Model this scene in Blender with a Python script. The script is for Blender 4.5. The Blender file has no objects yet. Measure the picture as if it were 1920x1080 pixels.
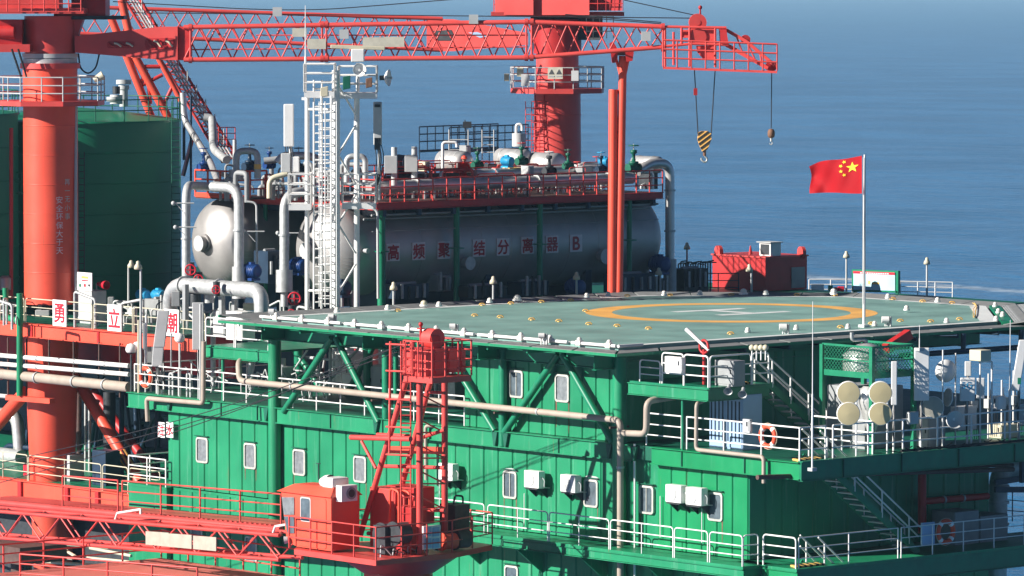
import bpy, math, random
from mathutils import Vector, Matrix
V = Vector
sc = bpy.context.scene
COL = sc.collection
R = math.radians
rnd = random.Random(7)

# ---------------------------------------------------------------- camera, sky, sun
F = 9400.0; YH = -45.0; HC = 13.8
TH = math.atan((540-YH)/F); AR = R(49.2)
FX, FY = math.cos(AR), math.sin(AR)
RX, RY = math.sin(AR), -math.cos(AR)
CT, ST = math.cos(TH), math.sin(TH)
def ray(px, py):
    a = (px-960)/F; b = -(py-540)/F
    h = CT+b*ST
    return V((FX*h+RX*a, FY*h+RY*a, -ST+b*CT))
_r = ray(1165, 652); _t = -HC/_r.z
CP = V((-_r.x*_t, -_r.y*_t, HC))
def PX(px, py, x): r = ray(px, py); return CP+r*((x-CP.x)/r.x)      # point of the plane x = const seen at a pixel
def PY(px, py, y): r = ray(px, py); return CP+r*((y-CP.y)/r.y)
def PZ(px, py, z): r = ray(px, py); return CP+r*((z-CP.z)/r.z)
def PD(px, py, d): r = ray(px, py); return CP+r*(d/(CT*CT+ST*ST))   # at a distance in metres
cam_d = bpy.data.cameras.new('camera'); cam = bpy.data.objects.new('camera', cam_d); COL.objects.link(cam)
cam.location = CP
cam.rotation_euler = V((FX*CT, FY*CT, -ST)).to_track_quat('-Z', 'Y').to_euler()
cam_d.sensor_width = 36; cam_d.lens = 36*F/1920; cam_d.clip_start = 1; cam_d.clip_end = 60000
sc.camera = cam
sc.view_settings.view_transform = 'Standard'; sc.view_settings.look = 'None'
sc.view_settings.exposure = 0.80; sc.view_settings.gamma = 1
SUN_EL = R(25)
sh = math.cos(R(18))*V((-RX, -RY, 0)) + math.sin(R(18))*V((-FX, -FY, 0))   # horizontal direction towards the sun
SD = V((sh.x*math.cos(SUN_EL), sh.y*math.cos(SUN_EL), math.sin(SUN_EL)))
w = bpy.data.worlds.new('World'); sc.world = w; w.use_nodes = True
nt = w.node_tree; bgn = nt.nodes['Background']; sky = nt.nodes.new('ShaderNodeTexSky')
sky.sky_type = 'NISHITA'; sky.sun_disc = False; sky.sun_elevation = SUN_EL
sky.sun_rotation = math.atan2(sh.x, sh.y); sky.air_density = 0.26; sky.dust_density = 0.1; sky.ozone_density = 2.5
nt.links.new(sky.outputs[0], bgn.inputs[0]); bgn.inputs[1].default_value = 0.05
sd = bpy.data.lights.new('sun', 'SUN'); sd.energy = 5.0; sd.angle = R(0.5); sd.color = (1.0, 0.95, 0.89)
so = bpy.data.objects.new('sun', sd); COL.objects.link(so); so.location = (0, 0, 60)
so.rotation_euler = SD.to_track_quat('Z', 'Y').to_euler()

# ---------------------------------------------------------------- mesh helpers
class MB:
    def __init__(s): s.v = []; s.f = []; s.sm = []; s.mi = []; s.m = 0
    def add(s, vs, fs, smooth=False):
        b = len(s.v); s.v += [V(p) for p in vs]
        for f in fs: s.f.append([b+i for i in f]); s.sm.append(smooth); s.mi.append(s.m)
        return s
    def ob(s, c, a, b, d):          # oriented box: centre and three half vectors
        c, a, b, d = V(c), V(a), V(b), V(d)
        vs = [c+a*i+b*j+d*k for i in (-1, 1) for j in (-1, 1) for k in (-1, 1)]
        return s.add(vs, [(0,1,3,2),(4,6,7,5),(0,4,5,1),(2,3,7,6),(0,2,6,4),(1,5,7,3)])
    def box(s, x0, x1, y0, y1, z0, z1):
        return s.ob(((x0+x1)/2, (y0+y1)/2, (z0+z1)/2), ((x1-x0)/2, 0, 0), (0, (y1-y0)/2, 0), (0, 0, (z1-z0)/2))
    def bar(s, p, q, w, h=None, up=(0,0,1)):
        p, q = V(p), V(q); h = h or w; d = q-p
        if d.length < 1e-6: return s
        u = V(up); dn = d.normalized()
        if abs(dn.dot(u)) > .98: u = V((1, 0, 0))
        sx = dn.cross(u).normalized(); sy = sx.cross(dn).normalized()
        return s.ob((p+q)/2, d/2, sx*w/2, sy*h/2)
    def ring(s, c, ax, r, n):
        ax = V(ax).normalized(); u = ax.orthogonal().normalized(); w_ = ax.cross(u)
        return [V(c)+(u*math.cos(2*math.pi*i/n)+w_*math.sin(2*math.pi*i/n))*r for i in range(n)]
    def cyl(s, p, q, r, r2=None, n=10, cap=True):
        p, q = V(p), V(q); r2 = r if r2 is None else r2; ax = q-p
        if ax.length < 1e-6: return s
        a = s.ring(p, ax, r, n); b = s.ring(q, ax, max(r2, 1e-4), n)
        s.add(a+b, [(i, (i+1) % n, n+(i+1) % n, n+i) for i in range(n)], True)
        if cap:
            s.add(a, [tuple(reversed(range(n)))]); s.add(b, [tuple(range(n))])
        return s
    def lathe(s, c, ax, prof, n=24, smooth=True):   # prof: (radius, distance along axis)
        ax = V(ax).normalized(); rs = []
        for r, t in prof: rs += s.ring(V(c)+ax*t, ax, max(r, 1e-4), n)
        k = len(prof)
        return s.add(rs, [(j*n+i, j*n+(i+1) % n, (j+1)*n+(i+1) % n, (j+1)*n+i) for j in range(k-1) for i in range(n)], smooth)
    def sph(s, c, r, n=12, sz=1.0):
        m = max(5, n//2)
        return s.lathe(c, (0,0,1), [(r*math.sin(math.pi*j/m), -r*sz*math.cos(math.pi*j/m)) for j in range(m+1)], n)
    def tube(s, pts, r, n=8, bend=0.0, cap=True, seg=5, closed=False):
        P = [V(p) for p in pts]
        if bend > 0 and len(P) > 2:
            Q = [P[0]]
            for i in range(1, len(P)-1):
                a, b, c = P[i-1], P[i], P[i+1]
                t = min(bend, (a-b).length*.49, (c-b).length*.49)
                p0 = b+(a-b).normalized()*t; p1 = b+(c-b).normalized()*t
                for j in range(seg+1):
                    k = j/seg; Q.append(p0*(1-k)**2+b*2*k*(1-k)+p1*k*k)
            Q.append(P[-1]); P = Q
        P = [p for i, p in enumerate(P) if i == 0 or (p-P[i-1]).length > 1e-5]
        if len(P) < 2: return s
        m = len(P); u = None; rs = []
        for i in range(m):
            if closed: d = P[(i+1) % m]-P[i-1]
            else: d = P[min(i+1, m-1)]-P[max(i-1, 0)]
            d.normalize()
            if u is None: u = d.orthogonal().normalized()
            u = (u-d*u.dot(d)).normalized(); w_ = d.cross(u)
            rs += [P[i]+(u*math.cos(2*math.pi*k/n)+w_*math.sin(2*math.pi*k/n))*r for k in range(n)]
        mm = m if closed else m-1
        s.add(rs, [(j*n+i, j*n+(i+1) % n, ((j+1) % m)*n+(i+1) % n, ((j+1) % m)*n+i) for j in range(mm) for i in range(n)], True)
        if cap and not closed:
            s.add(rs[:n], [tuple(reversed(range(n)))]); s.add(rs[-n:], [tuple(range(n))])
        return s
    def poly(s, pts, d):              # polygon extruded by the vector d
        P = [V(p) for p in pts]; n = len(P); d = V(d)
        s.add(P, [tuple(reversed(range(n)))]); s.add([p+d for p in P], [tuple(range(n))])
        for i in range(n):
            a, b = P[i], P[(i+1) % n]; s.add([a, b, b+d, a+d], [(0, 1, 2, 3)])
        return s
WL = {}
def put(name, mb, mat, par=None, kind=None, bevel=0):
    me = bpy.data.meshes.new(name)
    if par is None:
        xs = [p.x for p in mb.v]; ys = [p.y for p in mb.v]
        o0 = V(((min(xs)+max(xs))/2, (min(ys)+max(ys))/2, min(p.z for p in mb.v)))
    else: o0 = WL[par.name]
    me.from_pydata([tuple(p-o0) for p in mb.v], [], mb.f)
    me.polygons.foreach_set('use_smooth', mb.sm)
    ms = mat if isinstance(mat, (list, tuple)) else [mat]
    for m in ms: me.materials.append(m)
    if len(ms) > 1: me.polygons.foreach_set('material_index', mb.mi)
    me.update()
    o = bpy.data.objects.new(name, me); COL.objects.link(o)
    if par is None: o.location = o0
    else: o.parent = par
    WL[o.name] = o0.copy()
    if kind: o['kind'] = kind
    if bevel:
        b = o.modifiers.new('bevel', 'BEVEL'); b.width = bevel; b.segments = 2; b.limit_method = 'ANGLE'
    return o
def tag(o, label=None, cat=None, group=None, kind=None):
    if label: o['label'] = label
    if cat: o['category'] = cat
    if group: o['group'] = group
    if kind: o['kind'] = kind
    return o
def thing(name, label, cat, loc=(0,0,0), group=None):
    o = bpy.data.objects.new(name, None); COL.objects.link(o); o.location = V(loc); o.empty_display_size = .3
    WL[o.name] = V(loc)
    return tag(o, label, cat, group)
def solo(name, mb, mat, label, cat, group=None, bevel=0):
    return tag(put(name, mb, mat, None, None, bevel), label, cat, group)
def copy_tree(o, par=None, loc=None):
    c = o.copy(); COL.objects.link(c); c.parent = par
    if loc is not None: c.location = V(loc)
    WL[c.name] = V(loc) if loc is not None else WL[o.name]
    for ch in list(o.children): copy_tree(ch, c)
    return c

# ---------------------------------------------------------------- materials
def mat(name, col, rough=.5, metal=0.0, var=.12, scale=1.3, bump=.0, stain=None, stain_amt=.0, spec=.4, bscale=30, streak=.0, rusts=.0):
    m = bpy.data.materials.new(name); m.use_nodes = True; t = m.node_tree; N = t.nodes; Lk = t.links
    b = N['Principled BSDF']; b.inputs['Roughness'].default_value = rough; b.inputs['Metallic'].default_value = metal
    b.inputs['Specular IOR Level'].default_value = spec
    g = N.new('ShaderNodeNewGeometry')
    n1 = N.new('ShaderNodeTexNoise'); n1.inputs['Scale'].default_value = scale; n1.inputs['Detail'].default_value = 6
    Lk.new(g.outputs['Position'], n1.inputs['Vector'])
    r1 = N.new('ShaderNodeValToRGB'); c = V(col[:3])
    lo = [max(0, x*(1-var)) for x in c]; hi = [min(1, x*(1+var)) for x in c]
    r1.color_ramp.elements[0].position = .3; r1.color_ramp.elements[1].position = .7
    r1.color_ramp.elements[0].color = (*lo, 1); r1.color_ramp.elements[1].color = (*hi, 1)
    Lk.new(n1.outputs['Fac'], r1.inputs['Fac']); out = r1.outputs['Color']
    if streak > 0 or stain_amt > 0:
        mp = N.new('ShaderNodeMapping'); mp.inputs['Scale'].default_value = (3.2, 3.2, .22)
        Lk.new(g.outputs['Position'], mp.inputs['Vector'])
        n2 = N.new('ShaderNodeTexNoise'); n2.inputs['Scale'].default_value = 1.4; n2.inputs['Detail'].default_value = 8; n2.inputs['Roughness'].default_value = .7
        Lk.new(mp.outputs[0], n2.inputs['Vector'])
        r2 = N.new('ShaderNodeValToRGB'); r2.color_ramp.elements[0].position = .56; r2.color_ramp.elements[1].position = .74
        r2.color_ramp.elements[0].color = (0,0,0,1); k = max(streak, stain_amt); r2.color_ramp.elements[1].color = (k,k,k,1)
        Lk.new(n2.outputs['Fac'], r2.inputs['Fac'])
        mx = N.new('ShaderNodeMix'); mx.data_type = 'RGBA'; Lk.new(r2.outputs['Color'], mx.inputs[0])
        Lk.new(out, mx.inputs[6]); mx.inputs[7].default_value = (*(stain or [x*.6+.05 for x in c]), 1); out = mx.outputs[2]
    if rusts > 0:
        mq = N.new('ShaderNodeMapping'); mq.inputs['Scale'].default_value = (2.1, 2.1, .10); mq.inputs['Location'].default_value = (7.3, 1.1, 0)
        Lk.new(g.outputs['Position'], mq.inputs['Vector'])
        n7 = N.new('ShaderNodeTexNoise'); n7.inputs['Scale'].default_value = 3.2; n7.inputs['Detail'].default_value = 5; n7.inputs['Roughness'].default_value = .75
        Lk.new(mq.outputs[0], n7.inputs['Vector'])
        r7 = N.new('ShaderNodeValToRGB'); r7.color_ramp.elements[0].position = .63; r7.color_ramp.elements[1].position = .73
        r7.color_ramp.elements[0].color = (0,0,0,1); r7.color_ramp.elements[1].color = (rusts,rusts,rusts,1)
        Lk.new(n7.outputs['Fac'], r7.inputs['Fac'])
        m7_ = N.new('ShaderNodeMix'); m7_.data_type = 'RGBA'; Lk.new(r7.outputs['Color'], m7_.inputs[0]); Lk.new(out, m7_.inputs[6]); m7_.inputs[7].default_value = (.20,.13,.06,1); out = m7_.outputs[2]
    Lk.new(out, b.inputs['Base Color'])
    n3 = N.new('ShaderNodeTexNoise'); n3.inputs['Scale'].default_value = bscale; n3.inputs['Detail'].default_value = 4
    Lk.new(g.outputs['Position'], n3.inputs['Vector'])
    mr = N.new('ShaderNodeMapRange'); mr.inputs['To Min'].default_value = max(0, rough-.1); mr.inputs['To Max'].default_value = min(1, rough+.12)
    Lk.new(n1.outputs['Fac'], mr.inputs['Value']); Lk.new(mr.outputs[0], b.inputs['Roughness'])
    if bump > 0:
        bp = N.new('ShaderNodeBump'); bp.inputs['Strength'].default_value = bump; bp.inputs['Distance'].default_value = .02
        Lk.new(n3.outputs['Fac'], bp.inputs['Height']); Lk.new(bp.outputs[0], b.inputs['Normal'])
    return m
M = dict(
 green = mat('green_paint', (.010,.235,.104), .42, var=.16, scale=.5, bump=.25, bscale=3, rusts=.7, streak=.38, stain=(.22,.45,.33)),
 green2= mat('bright_green_paint', (.003,.235,.083), .4, var=.14, scale=.6, bump=.2, bscale=3, rusts=.5, streak=.25, stain=(.1,.38,.2)),
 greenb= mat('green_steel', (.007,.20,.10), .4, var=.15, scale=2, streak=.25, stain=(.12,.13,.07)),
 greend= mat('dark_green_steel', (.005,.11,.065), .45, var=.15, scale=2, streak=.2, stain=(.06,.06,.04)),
 tank  = mat('tank_green_paint', (.006,.21,.105), .5, var=.12, scale=.4, streak=.2, stain=(.02,.15,.09)),
 red   = mat('red_paint', (.66,.070,.060), .42, rusts=.45, var=.10, scale=.9, streak=.22, stain=(.55,.10,.06)),
 redo  = mat('orange_red_paint', (.80,.090,.048), .45, rusts=.45, var=.10, scale=.6, streak=.22, stain=(.55,.12,.06)),
 redd  = mat('deep_red_paint', (.48,.022,.022), .45, var=.15, scale=1.4, streak=.2, stain=(.3,.05,.04)),
 pink  = mat('faded_red_floor_paint', (.66,.17,.13), .6, var=.10, scale=.8, streak=.2, stain=(.5,.16,.12)),
 white = mat('white_paint', (.80,.79,.76), .4, rusts=.35, var=.05, scale=2, streak=.25, stain=(.55,.45,.35)),
 cream = mat('cream_plastic', (.60,.55,.40), .45, var=.05),
 beige = mat('beige_pipe_paint', (.40,.335,.27), .5, var=.10, scale=2, streak=.25, stain=(.28,.2,.15)),
 silver= mat('aluminium_cladding', (.60,.59,.57), .34, metal=.5, var=.12, scale=2.5, bump=.12, bscale=8),
 steel = mat('vessel_cladding', (.40,.385,.37), .42, metal=.45, var=.10, scale=1.2, bump=.1, bscale=4),
 galv  = mat('galvanised_steel', (.48,.49,.48), .5, metal=.35, var=.15, scale=5),
 grey  = mat('grey_paint', (.30,.31,.31), .55, var=.12, scale=2, streak=.15),
 lgrey = mat('pale_grey_paint', (.50,.51,.50), .5, var=.08, scale=2),
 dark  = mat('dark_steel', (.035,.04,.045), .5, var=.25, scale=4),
 black = mat('black_rubber', (.012,.012,.013), .6, var=.2),
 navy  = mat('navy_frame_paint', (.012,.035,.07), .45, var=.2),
 blue  = mat('blue_machine_paint', (.01,.05,.20), .4, var=.12),
 cyan  = mat('light_blue_paint', (.03,.36,.62), .4, var=.1),
 pblue = mat('pale_blue_panel', (.33,.47,.66), .4, var=.06),
 brown = mat('brown_steel', (.10,.055,.045), .6, var=.25, scale=4),
 rust  = mat('rusty_steel', (.20,.10,.06), .7, var=.3, scale=6),
 yellow= mat('yellow_paint', (.85,.52,.14), .5, var=.1),
 olive = mat('olive_cable', (.32,.28,.14), .7, var=.2),
 glass = mat('window_glass', (.10,.13,.15), .12, var=.35, scale=3, spec=.8),
 curtain = mat('window_curtain', (.19,.21,.22), .35, var=.25, scale=6, spec=.7),
 gasket= mat('porthole_frame', (.50,.50,.45), .45, var=.12, scale=8, streak=.4, stain=(.35,.25,.18)),
 deckg = mat('helideck_green_paint', (.20,.35,.305), .55, var=.22, scale=.5, spec=.35, bump=.1, bscale=2, streak=.3, stain=(.13,.24,.22)),
 gutter= mat('grey_net_deck', (.20,.205,.20), .6, var=.12, scale=2),
 line  = mat('white_line_paint', (.74,.76,.73), .5, var=.08, scale=1.5),
 orange= mat('yellow_orange_line_paint', (.85,.45,.11), .5, var=.14, scale=.7),
 lamp  = mat('lamp_glass', (.75,.72,.66), .3, var=.08),
 drumtan = mat('drum_radome_tan', (.62,.52,.29), .5, var=.06),
 flag  = mat('flag_red_cloth', (.72,.008,.016), .75, var=.05),
 star  = mat('flag_star_yellow', (.85,.60,.02), .7, var=.03),
 sred  = mat('sign_red_ink', (.62,.01,.03), .5, var=.05),
 dkred = mat('vessel_lettering_red', (.42,.015,.03), .5, var=.05),
 swhite= mat('sign_white', (.85,.85,.83), .45, var=.03),
 plate = mat('lettering_panel_grey', (.80,.74,.76), .5, var=.06),
 skin  = mat('skin', (.45,.24,.16), .6, var=.05),
 cloth = mat('red_workwear', (.62,.015,.015), .8, var=.1),
 jeans = mat('dark_work_trousers', (.35,.03,.03), .8, var=.1),
 board = mat('concrete_grey_board', (.40,.38,.31), .7, var=.12, scale=3),
 ring  = mat('lifebuoy_orange', (.80,.09,.035), .5, var=.08),
 rope  = mat('steel_wire', (.02,.02,.025), .5),
)
_t2 = M['flag'].node_tree; _b2 = _t2.nodes['Principled BSDF']; _tr = _t2.nodes.new('ShaderNodeBsdfTranslucent'); _tr.inputs[0].default_value = (.85,.01,.02,1)
_mx = _t2.nodes.new('ShaderNodeMixShader'); _mx.inputs[0].default_value = .55
_t2.links.new(_b2.outputs[0], _mx.inputs[1]); _t2.links.new(_tr.outputs[0], _mx.inputs[2]); _t2.links.new(_mx.outputs[0], _t2.nodes['Material Output'].inputs[0])

# ---------------------------------------------------------------- text
FONT = None
def text_mb(s, origin, right, up, h, depth=.006, bold=0.0, align='CENTER', fat=0.0):
    cu = bpy.data.curves.new('lettering', 'FONT'); cu.body = s; cu.size = 1; cu.align_x = align; cu.align_y = 'CENTER'; cu.offset = bold
    o = bpy.data.objects.new('lettering', cu); COL.objects.link(o)
    dg = bpy.context.evaluated_depsgraph_get(); dg.update()
    me = o.evaluated_get(dg).to_mesh()
    mb = MB(); r_, u_ = V(right).normalized(), V(up).normalized(); nn = r_.cross(u_)
    xs = [v.co.x for v in me.vertices]; ys = [v.co.y for v in me.vertices]
    if xs:
        cx = (min(xs)+max(xs))/2; cy = (min(ys)+max(ys))/2; k = h/(.72 if s.isascii() else .88)
        for q, (dx, dy) in enumerate(((0,0),(1,0),(-1,0),(0,1),(0,-1)) if fat else ((0,0),)):
            mb.add([V(origin)+r_*((v.co.x-cx)*k+dx*fat)+u_*((v.co.y-cy)*k+dy*fat)+nn*(depth+.0015*q) for v in me.vertices], [tuple(p.vertices) for p in me.polygons])
    o.evaluated_get(dg).to_mesh_clear()
    bpy.data.objects.remove(o); bpy.data.curves.remove(cu)
    return mb
RV, UV = V((0, -1, 0)), V((0, 0, 1))      # on a face looking towards -x, "right" is -y
RV2 = V((1, 0, 0))                         # on a face looking towards -y, "right" is +x

# ---------------------------------------------------------------- sea
SEA = -32.0
def sea_mat():
    m = bpy.data.materials.new('sea_water'); m.use_nodes = True; t = m.node_tree; N = t.nodes; Lk = t.links
    b = N['Principled BSDF']; b.inputs['Roughness'].default_value = .25; b.inputs['IOR'].default_value = 1.33; b.inputs['Specular IOR Level'].default_value = .35
    g = N.new('ShaderNodeNewGeometry')
    mp = N.new('ShaderNodeMapping'); mp.inputs['Rotation'].default_value = (0, 0, R(-(90-49.2))+R(6)); mp.inputs['Scale'].default_value = (.35, .16, 1)
    Lk.new(g.outputs['Position'], mp.inputs['Vector'])
    hs = []
    for sc_, det, wt in ((.9, 5, 1.0), (.22, 3, 2.2), (.035, 2, 5.0)):
        n = N.new('ShaderNodeTexNoise'); n.inputs['Scale'].default_value = sc_; n.inputs['Detail'].default_value = det; n.inputs['Roughness'].default_value = .6
        Lk.new(mp.outputs[0], n.inputs['Vector'])
        mu = N.new('ShaderNodeMath'); mu.operation = 'MULTIPLY'; mu.inputs[1].default_value = wt; Lk.new(n.outputs['Fac'], mu.inputs[0]); hs.append(mu)
    a = N.new('ShaderNodeMath'); Lk.new(hs[0].outputs[0], a.inputs[0]); Lk.new(hs[1].outputs[0], a.inputs[1])
    a2 = N.new('ShaderNodeMath'); Lk.new(a.outputs[0], a2.inputs[0]); Lk.new(hs[2].outputs[0], a2.inputs[1])
    bp = N.new('ShaderNodeBump'); bp.inputs['Strength'].default_value = 1.0; bp.inputs['Distance'].default_value = .8
    Lk.new(a2.outputs[0], bp.inputs['Height']); Lk.new(bp.outputs[0], b.inputs['Normal'])
    # colour of the water body: broad wind patches, then the foam of a passing boat's wake
    n4 = N.new('ShaderNodeTexNoise'); n4.inputs['Scale'].default_value = .02; n4.inputs['Detail'].default_value = 4; Lk.new(g.outputs['Position'], n4.inputs['Vector'])
    rp = N.new('ShaderNodeValToRGB'); rp.color_ramp.elements[0].color = (.020,.120,.250,1); rp.color_ramp.elements[1].color = (.036,.172,.345,1)
    rp.color_ramp.elements[0].position = .38; rp.color_ramp.elements[1].position = .60
    Lk.new(n4.outputs['Fac'], rp.inputs['Fac'])
    p0, p1 = PZ(1500, 517, SEA), PZ(1925, 548, SEA); d = (p1-p0).normalized(); nv = V((-d.y, d.x, 0))
    dt = N.new('ShaderNodeVectorMath'); dt.operation = 'DOT_PRODUCT'; dt.inputs[1].default_value = nv; Lk.new(g.outputs['Position'], dt.inputs[0])
    n5 = N.new('ShaderNodeTexNoise'); n5.inputs['Scale'].default_value = .05; n5.inputs['Detail'].default_value = 8; n5.inputs['Roughness'].default_value = .7; Lk.new(g.outputs['Position'], n5.inputs['Vector'])
    m5 = N.new('ShaderNodeMath'); m5.operation = 'MULTIPLY'; m5.inputs[1].default_value = 26; Lk.new(n5.outputs['Fac'], m5.inputs[0])
    s1 = N.new('ShaderNodeMath'); Lk.new(dt.outputs['Value'], s1.inputs[0]); Lk.new(m5.outputs[0], s1.inputs[1])
    s2 = N.new('ShaderNodeMath'); s2.operation = 'SUBTRACT'; Lk.new(s1.outputs[0], s2.inputs[0]); s2.inputs[1].default_value = p0.dot(nv)+13
    ab = N.new('ShaderNodeMath'); ab.operation = 'ABSOLUTE'; Lk.new(s2.outputs[0], ab.inputs[0])
    mr = N.new('ShaderNodeMapRange'); mr.inputs['From Min'].default_value = 1.0; mr.inputs['From Max'].default_value = 5.0
    mr.inputs['To Min'].default_value = 1.0; mr.inputs['To Max'].default_value = 0; Lk.new(ab.outputs[0], mr.inputs['Value'])
    dl = N.new('ShaderNodeVectorMath'); dl.operation = 'DOT_PRODUCT'; dl.inputs[1].default_value = d; Lk.new(g.outputs['Position'], dl.inputs[0])
    fl = N.new('ShaderNodeMapRange'); q0 = PZ(1330, 504, SEA).dot(d); q1 = PZ(1560, 521, SEA).dot(d)
    fl.inputs['From Min'].default_value = q0; fl.inputs['From Max'].default_value = q1; Lk.new(dl.outputs['Value'], fl.inputs['Value'])
    n6 = N.new('ShaderNodeTexNoise'); n6.inputs['Scale'].default_value = .35; n6.inputs['Detail'].default_value = 5; Lk.new(g.outputs['Position'], n6.inputs['Vector'])
    m6 = N.new('ShaderNodeMath'); m6.operation = 'MULTIPLY'; Lk.new(fl.outputs[0], m6.inputs[0]); Lk.new(n6.outputs['Fac'], m6.inputs[1])
    m7 = N.new('ShaderNodeMath'); m7.operation = 'MULTIPLY'; Lk.new(m6.outputs[0], m7.inputs[0]); Lk.new(mr.outputs[0], m7.inputs[1]); mr = m7
    mx = N.new('ShaderNodeMix'); mx.data_type = 'RGBA'; Lk.new(mr.outputs[0], mx.inputs[0]); Lk.new(rp.outputs['Color'], mx.inputs[6]); mx.inputs[7].default_value = (.55,.62,.68,1)
    Lk.new(mx.outputs[2], b.inputs['Base Color'])
    mr2 = N.new('ShaderNodeMath'); mr2.operation = 'MULTIPLY_ADD'; Lk.new(mr.outputs[0], mr2.inputs[0]); mr2.inputs[1].default_value = .4; mr2.inputs[2].default_value = .16
    Lk.new(mr2.outputs[0], b.inputs['Roughness'])
    return m
seab = MB(); e = 14000; seab.add([(-e,-e,SEA),(e,-e,SEA),(e,e,SEA),(-e,e,SEA)], [(0,1,2,3)])
so_ = put('sea', seab, sea_mat(), None, 'structure')

def haze():
    m = bpy.data.materials.new('haze_air'); m.use_nodes = True; t = m.node_tree; N = t.nodes
    N.remove(N['Principled BSDF']); v = N.new('ShaderNodeVolumePrincipled'); v.inputs['Density'].default_value = 1.1e-4
    v.inputs['Color'].default_value = (.45,.76,1,1); v.inputs['Anisotropy'].default_value = .0
    t.links.new(v.outputs[0], N['Material Output'].inputs['Volume'])
    b = MB(); e = 14200; b.box(-e, e, -e, e, SEA-1, HZT); o = put('haze', b, m, None, 'stuff')
HZT = 26.0
haze()
# ================================================================ railings
def railing(label, pts, h=1.1, mats=None, r=.024, rails=(1.0,.66,.33), step=1.6, post=True, par=None, group=None, closed=False, name='railing', pr=None, hoops=False):
    """posts and horizontal rails along a polyline whose points lie on the deck"""
    mt = mats or M['white']; P = [V(p) for p in pts]; pr = pr or r*1.15
    t = par or thing(name, label, 'railing', P[0], group)
    for i in range(len(P)-1):
        a, b = P[i], P[i+1]; L_ = (b-a).length; n = max(1, round(L_/step))
        if hoops:
            for j in range(n):
                k0 = a+(b-a)*((j+.03)/n); k1 = a+(b-a)*((j+.97)/n)
                hp = MB(); hp.tube([k0, k0+UV*h, k1+UV*h, k1], r, 6, bend=.14); put('hoop', hp, mt, t)
                for q in rails[1:]:
                    m_ = MB(); m_.tube([k0+UV*h*q, k1+UV*h*q], r*.9, 6); put('rail', m_, mt, t)
                if L_/n > 2.2:
                    m_ = MB(); c = (k0+k1)/2; m_.cyl(c, c+UV*h, r, n=6); put('post', m_, mt, t)
            continue
        for q in rails:
            m_ = MB(); m_.tube([a+UV*h*q, b+UV*h*q], r if q == rails[0] else r*.85, 6); put('rail', m_, mt, t)
        for j in range(n+1):
            if j == 0 and i > 0: continue
            c = a+(b-a)*(j/n); m_ = MB(); m_.cyl(c, c+UV*h, pr, n=6); put('post', m_, mt, t)
    return t

def ladder(par, p, q, wdir, wd, mt, r=.02, step=.3, name='ladder'):
    """two stringers and rungs from p to q"""
    p, q = V(p), V(q); wdir = V(wdir).normalized()*wd/2
    m_ = MB(); m_.cyl(p-wdir, q-wdir, r*1.2, n=6); m_.cyl(p+wdir, q+wdir, r*1.2, n=6)
    ld = put(name, m_, mt, par); n = int((q-p).length/step)
    for i in range(1, n):
        c = p+(q-p)*i/n; m_ = MB(); m_.cyl(c-wdir, c+wdir, r, n=5)
        o = put('rung', m_, mt, ld)
    return ld

# ================================================================ accommodation block
XW = 1.2; XB = .92
Z2, Z1 = -3.72, -7.55           # upper deck and lower deck floors
YL, YR = 29.7, -5.62
block = thing('accommodation_block', 'green ribbed steel living quarters block with rounded windows under the helideck', 'building', (XW, 12, -13))
def panels(x0, ya, yb, z0, z1, mt, w=.86, nrm='x', nm='wall_panel'):
    n = max(1, round(abs(yb-ya)/w)); st = (yb-ya)/n
    for i in range(n):
        a = ya+st*i+st*.035; b = ya+st*(i+1)-st*.035; m_ = MB()
        if nrm == 'x': f = lambda u, d, z: V((x0+d, u, z))
        else: f = lambda u, d, z: V((u, x0+d, z))
        e = (b-a)*.05
        # raised tray with sloping edges
        vs = [f(a, .05, z0), f(b, .05, z0), f(b, .05, z1), f(a, .05, z1), f(a+e, 0, z0), f(b-e, 0, z0), f(b-e, 0, z1), f(a+e, 0, z1)]
        m_.add(vs, [(4,5,6,7),(0,1,5,4),(1,2,6,5),(2,3,7,6),(3,0,4,7)])
        put(nm, m_, mt, block)
# backing walls
XE = PY(1856, 900, YR).x
m_ = MB(); m_.box(XW+.05, XE, YR+.05, YL, -13, Z1-.02); put('wall', m_, M['green'], block)
m_ = MB(); m_.box(XW+.05, XE, YR+.05, YL, Z1+.02, Z2-.3); put('wall', m_, M['green'], block)
y2l = 10.48
m_ = MB(); m_.box(XW+.05, 14, 1.25, y2l, Z2+.02, -.62); put('wall', m_, M['green'], block)
ysp = -.1
panels(XW, YL, ysp, Z1+.03, Z2-.52, M['green'])
panels(XW, ysp-.55, YR, Z1+.03, Z2-.52, M['green2'])
panels(XW, YL, YR, -13, Z1-.12, M['green'])
panels(XW, y2l, 1.2, Z2+.03, -.66, M['green'], w=.8)
panels(YR, XW, XE, Z1+.03, Z2-.52, M['green'], nrm='y'); panels(YR, XW, XE, -13, Z1-.5, M['green'], nrm='y')
panels(1.2, XW, 14, Z2+.03, -.66, M['green'], nrm='y', w=1.0)
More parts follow.
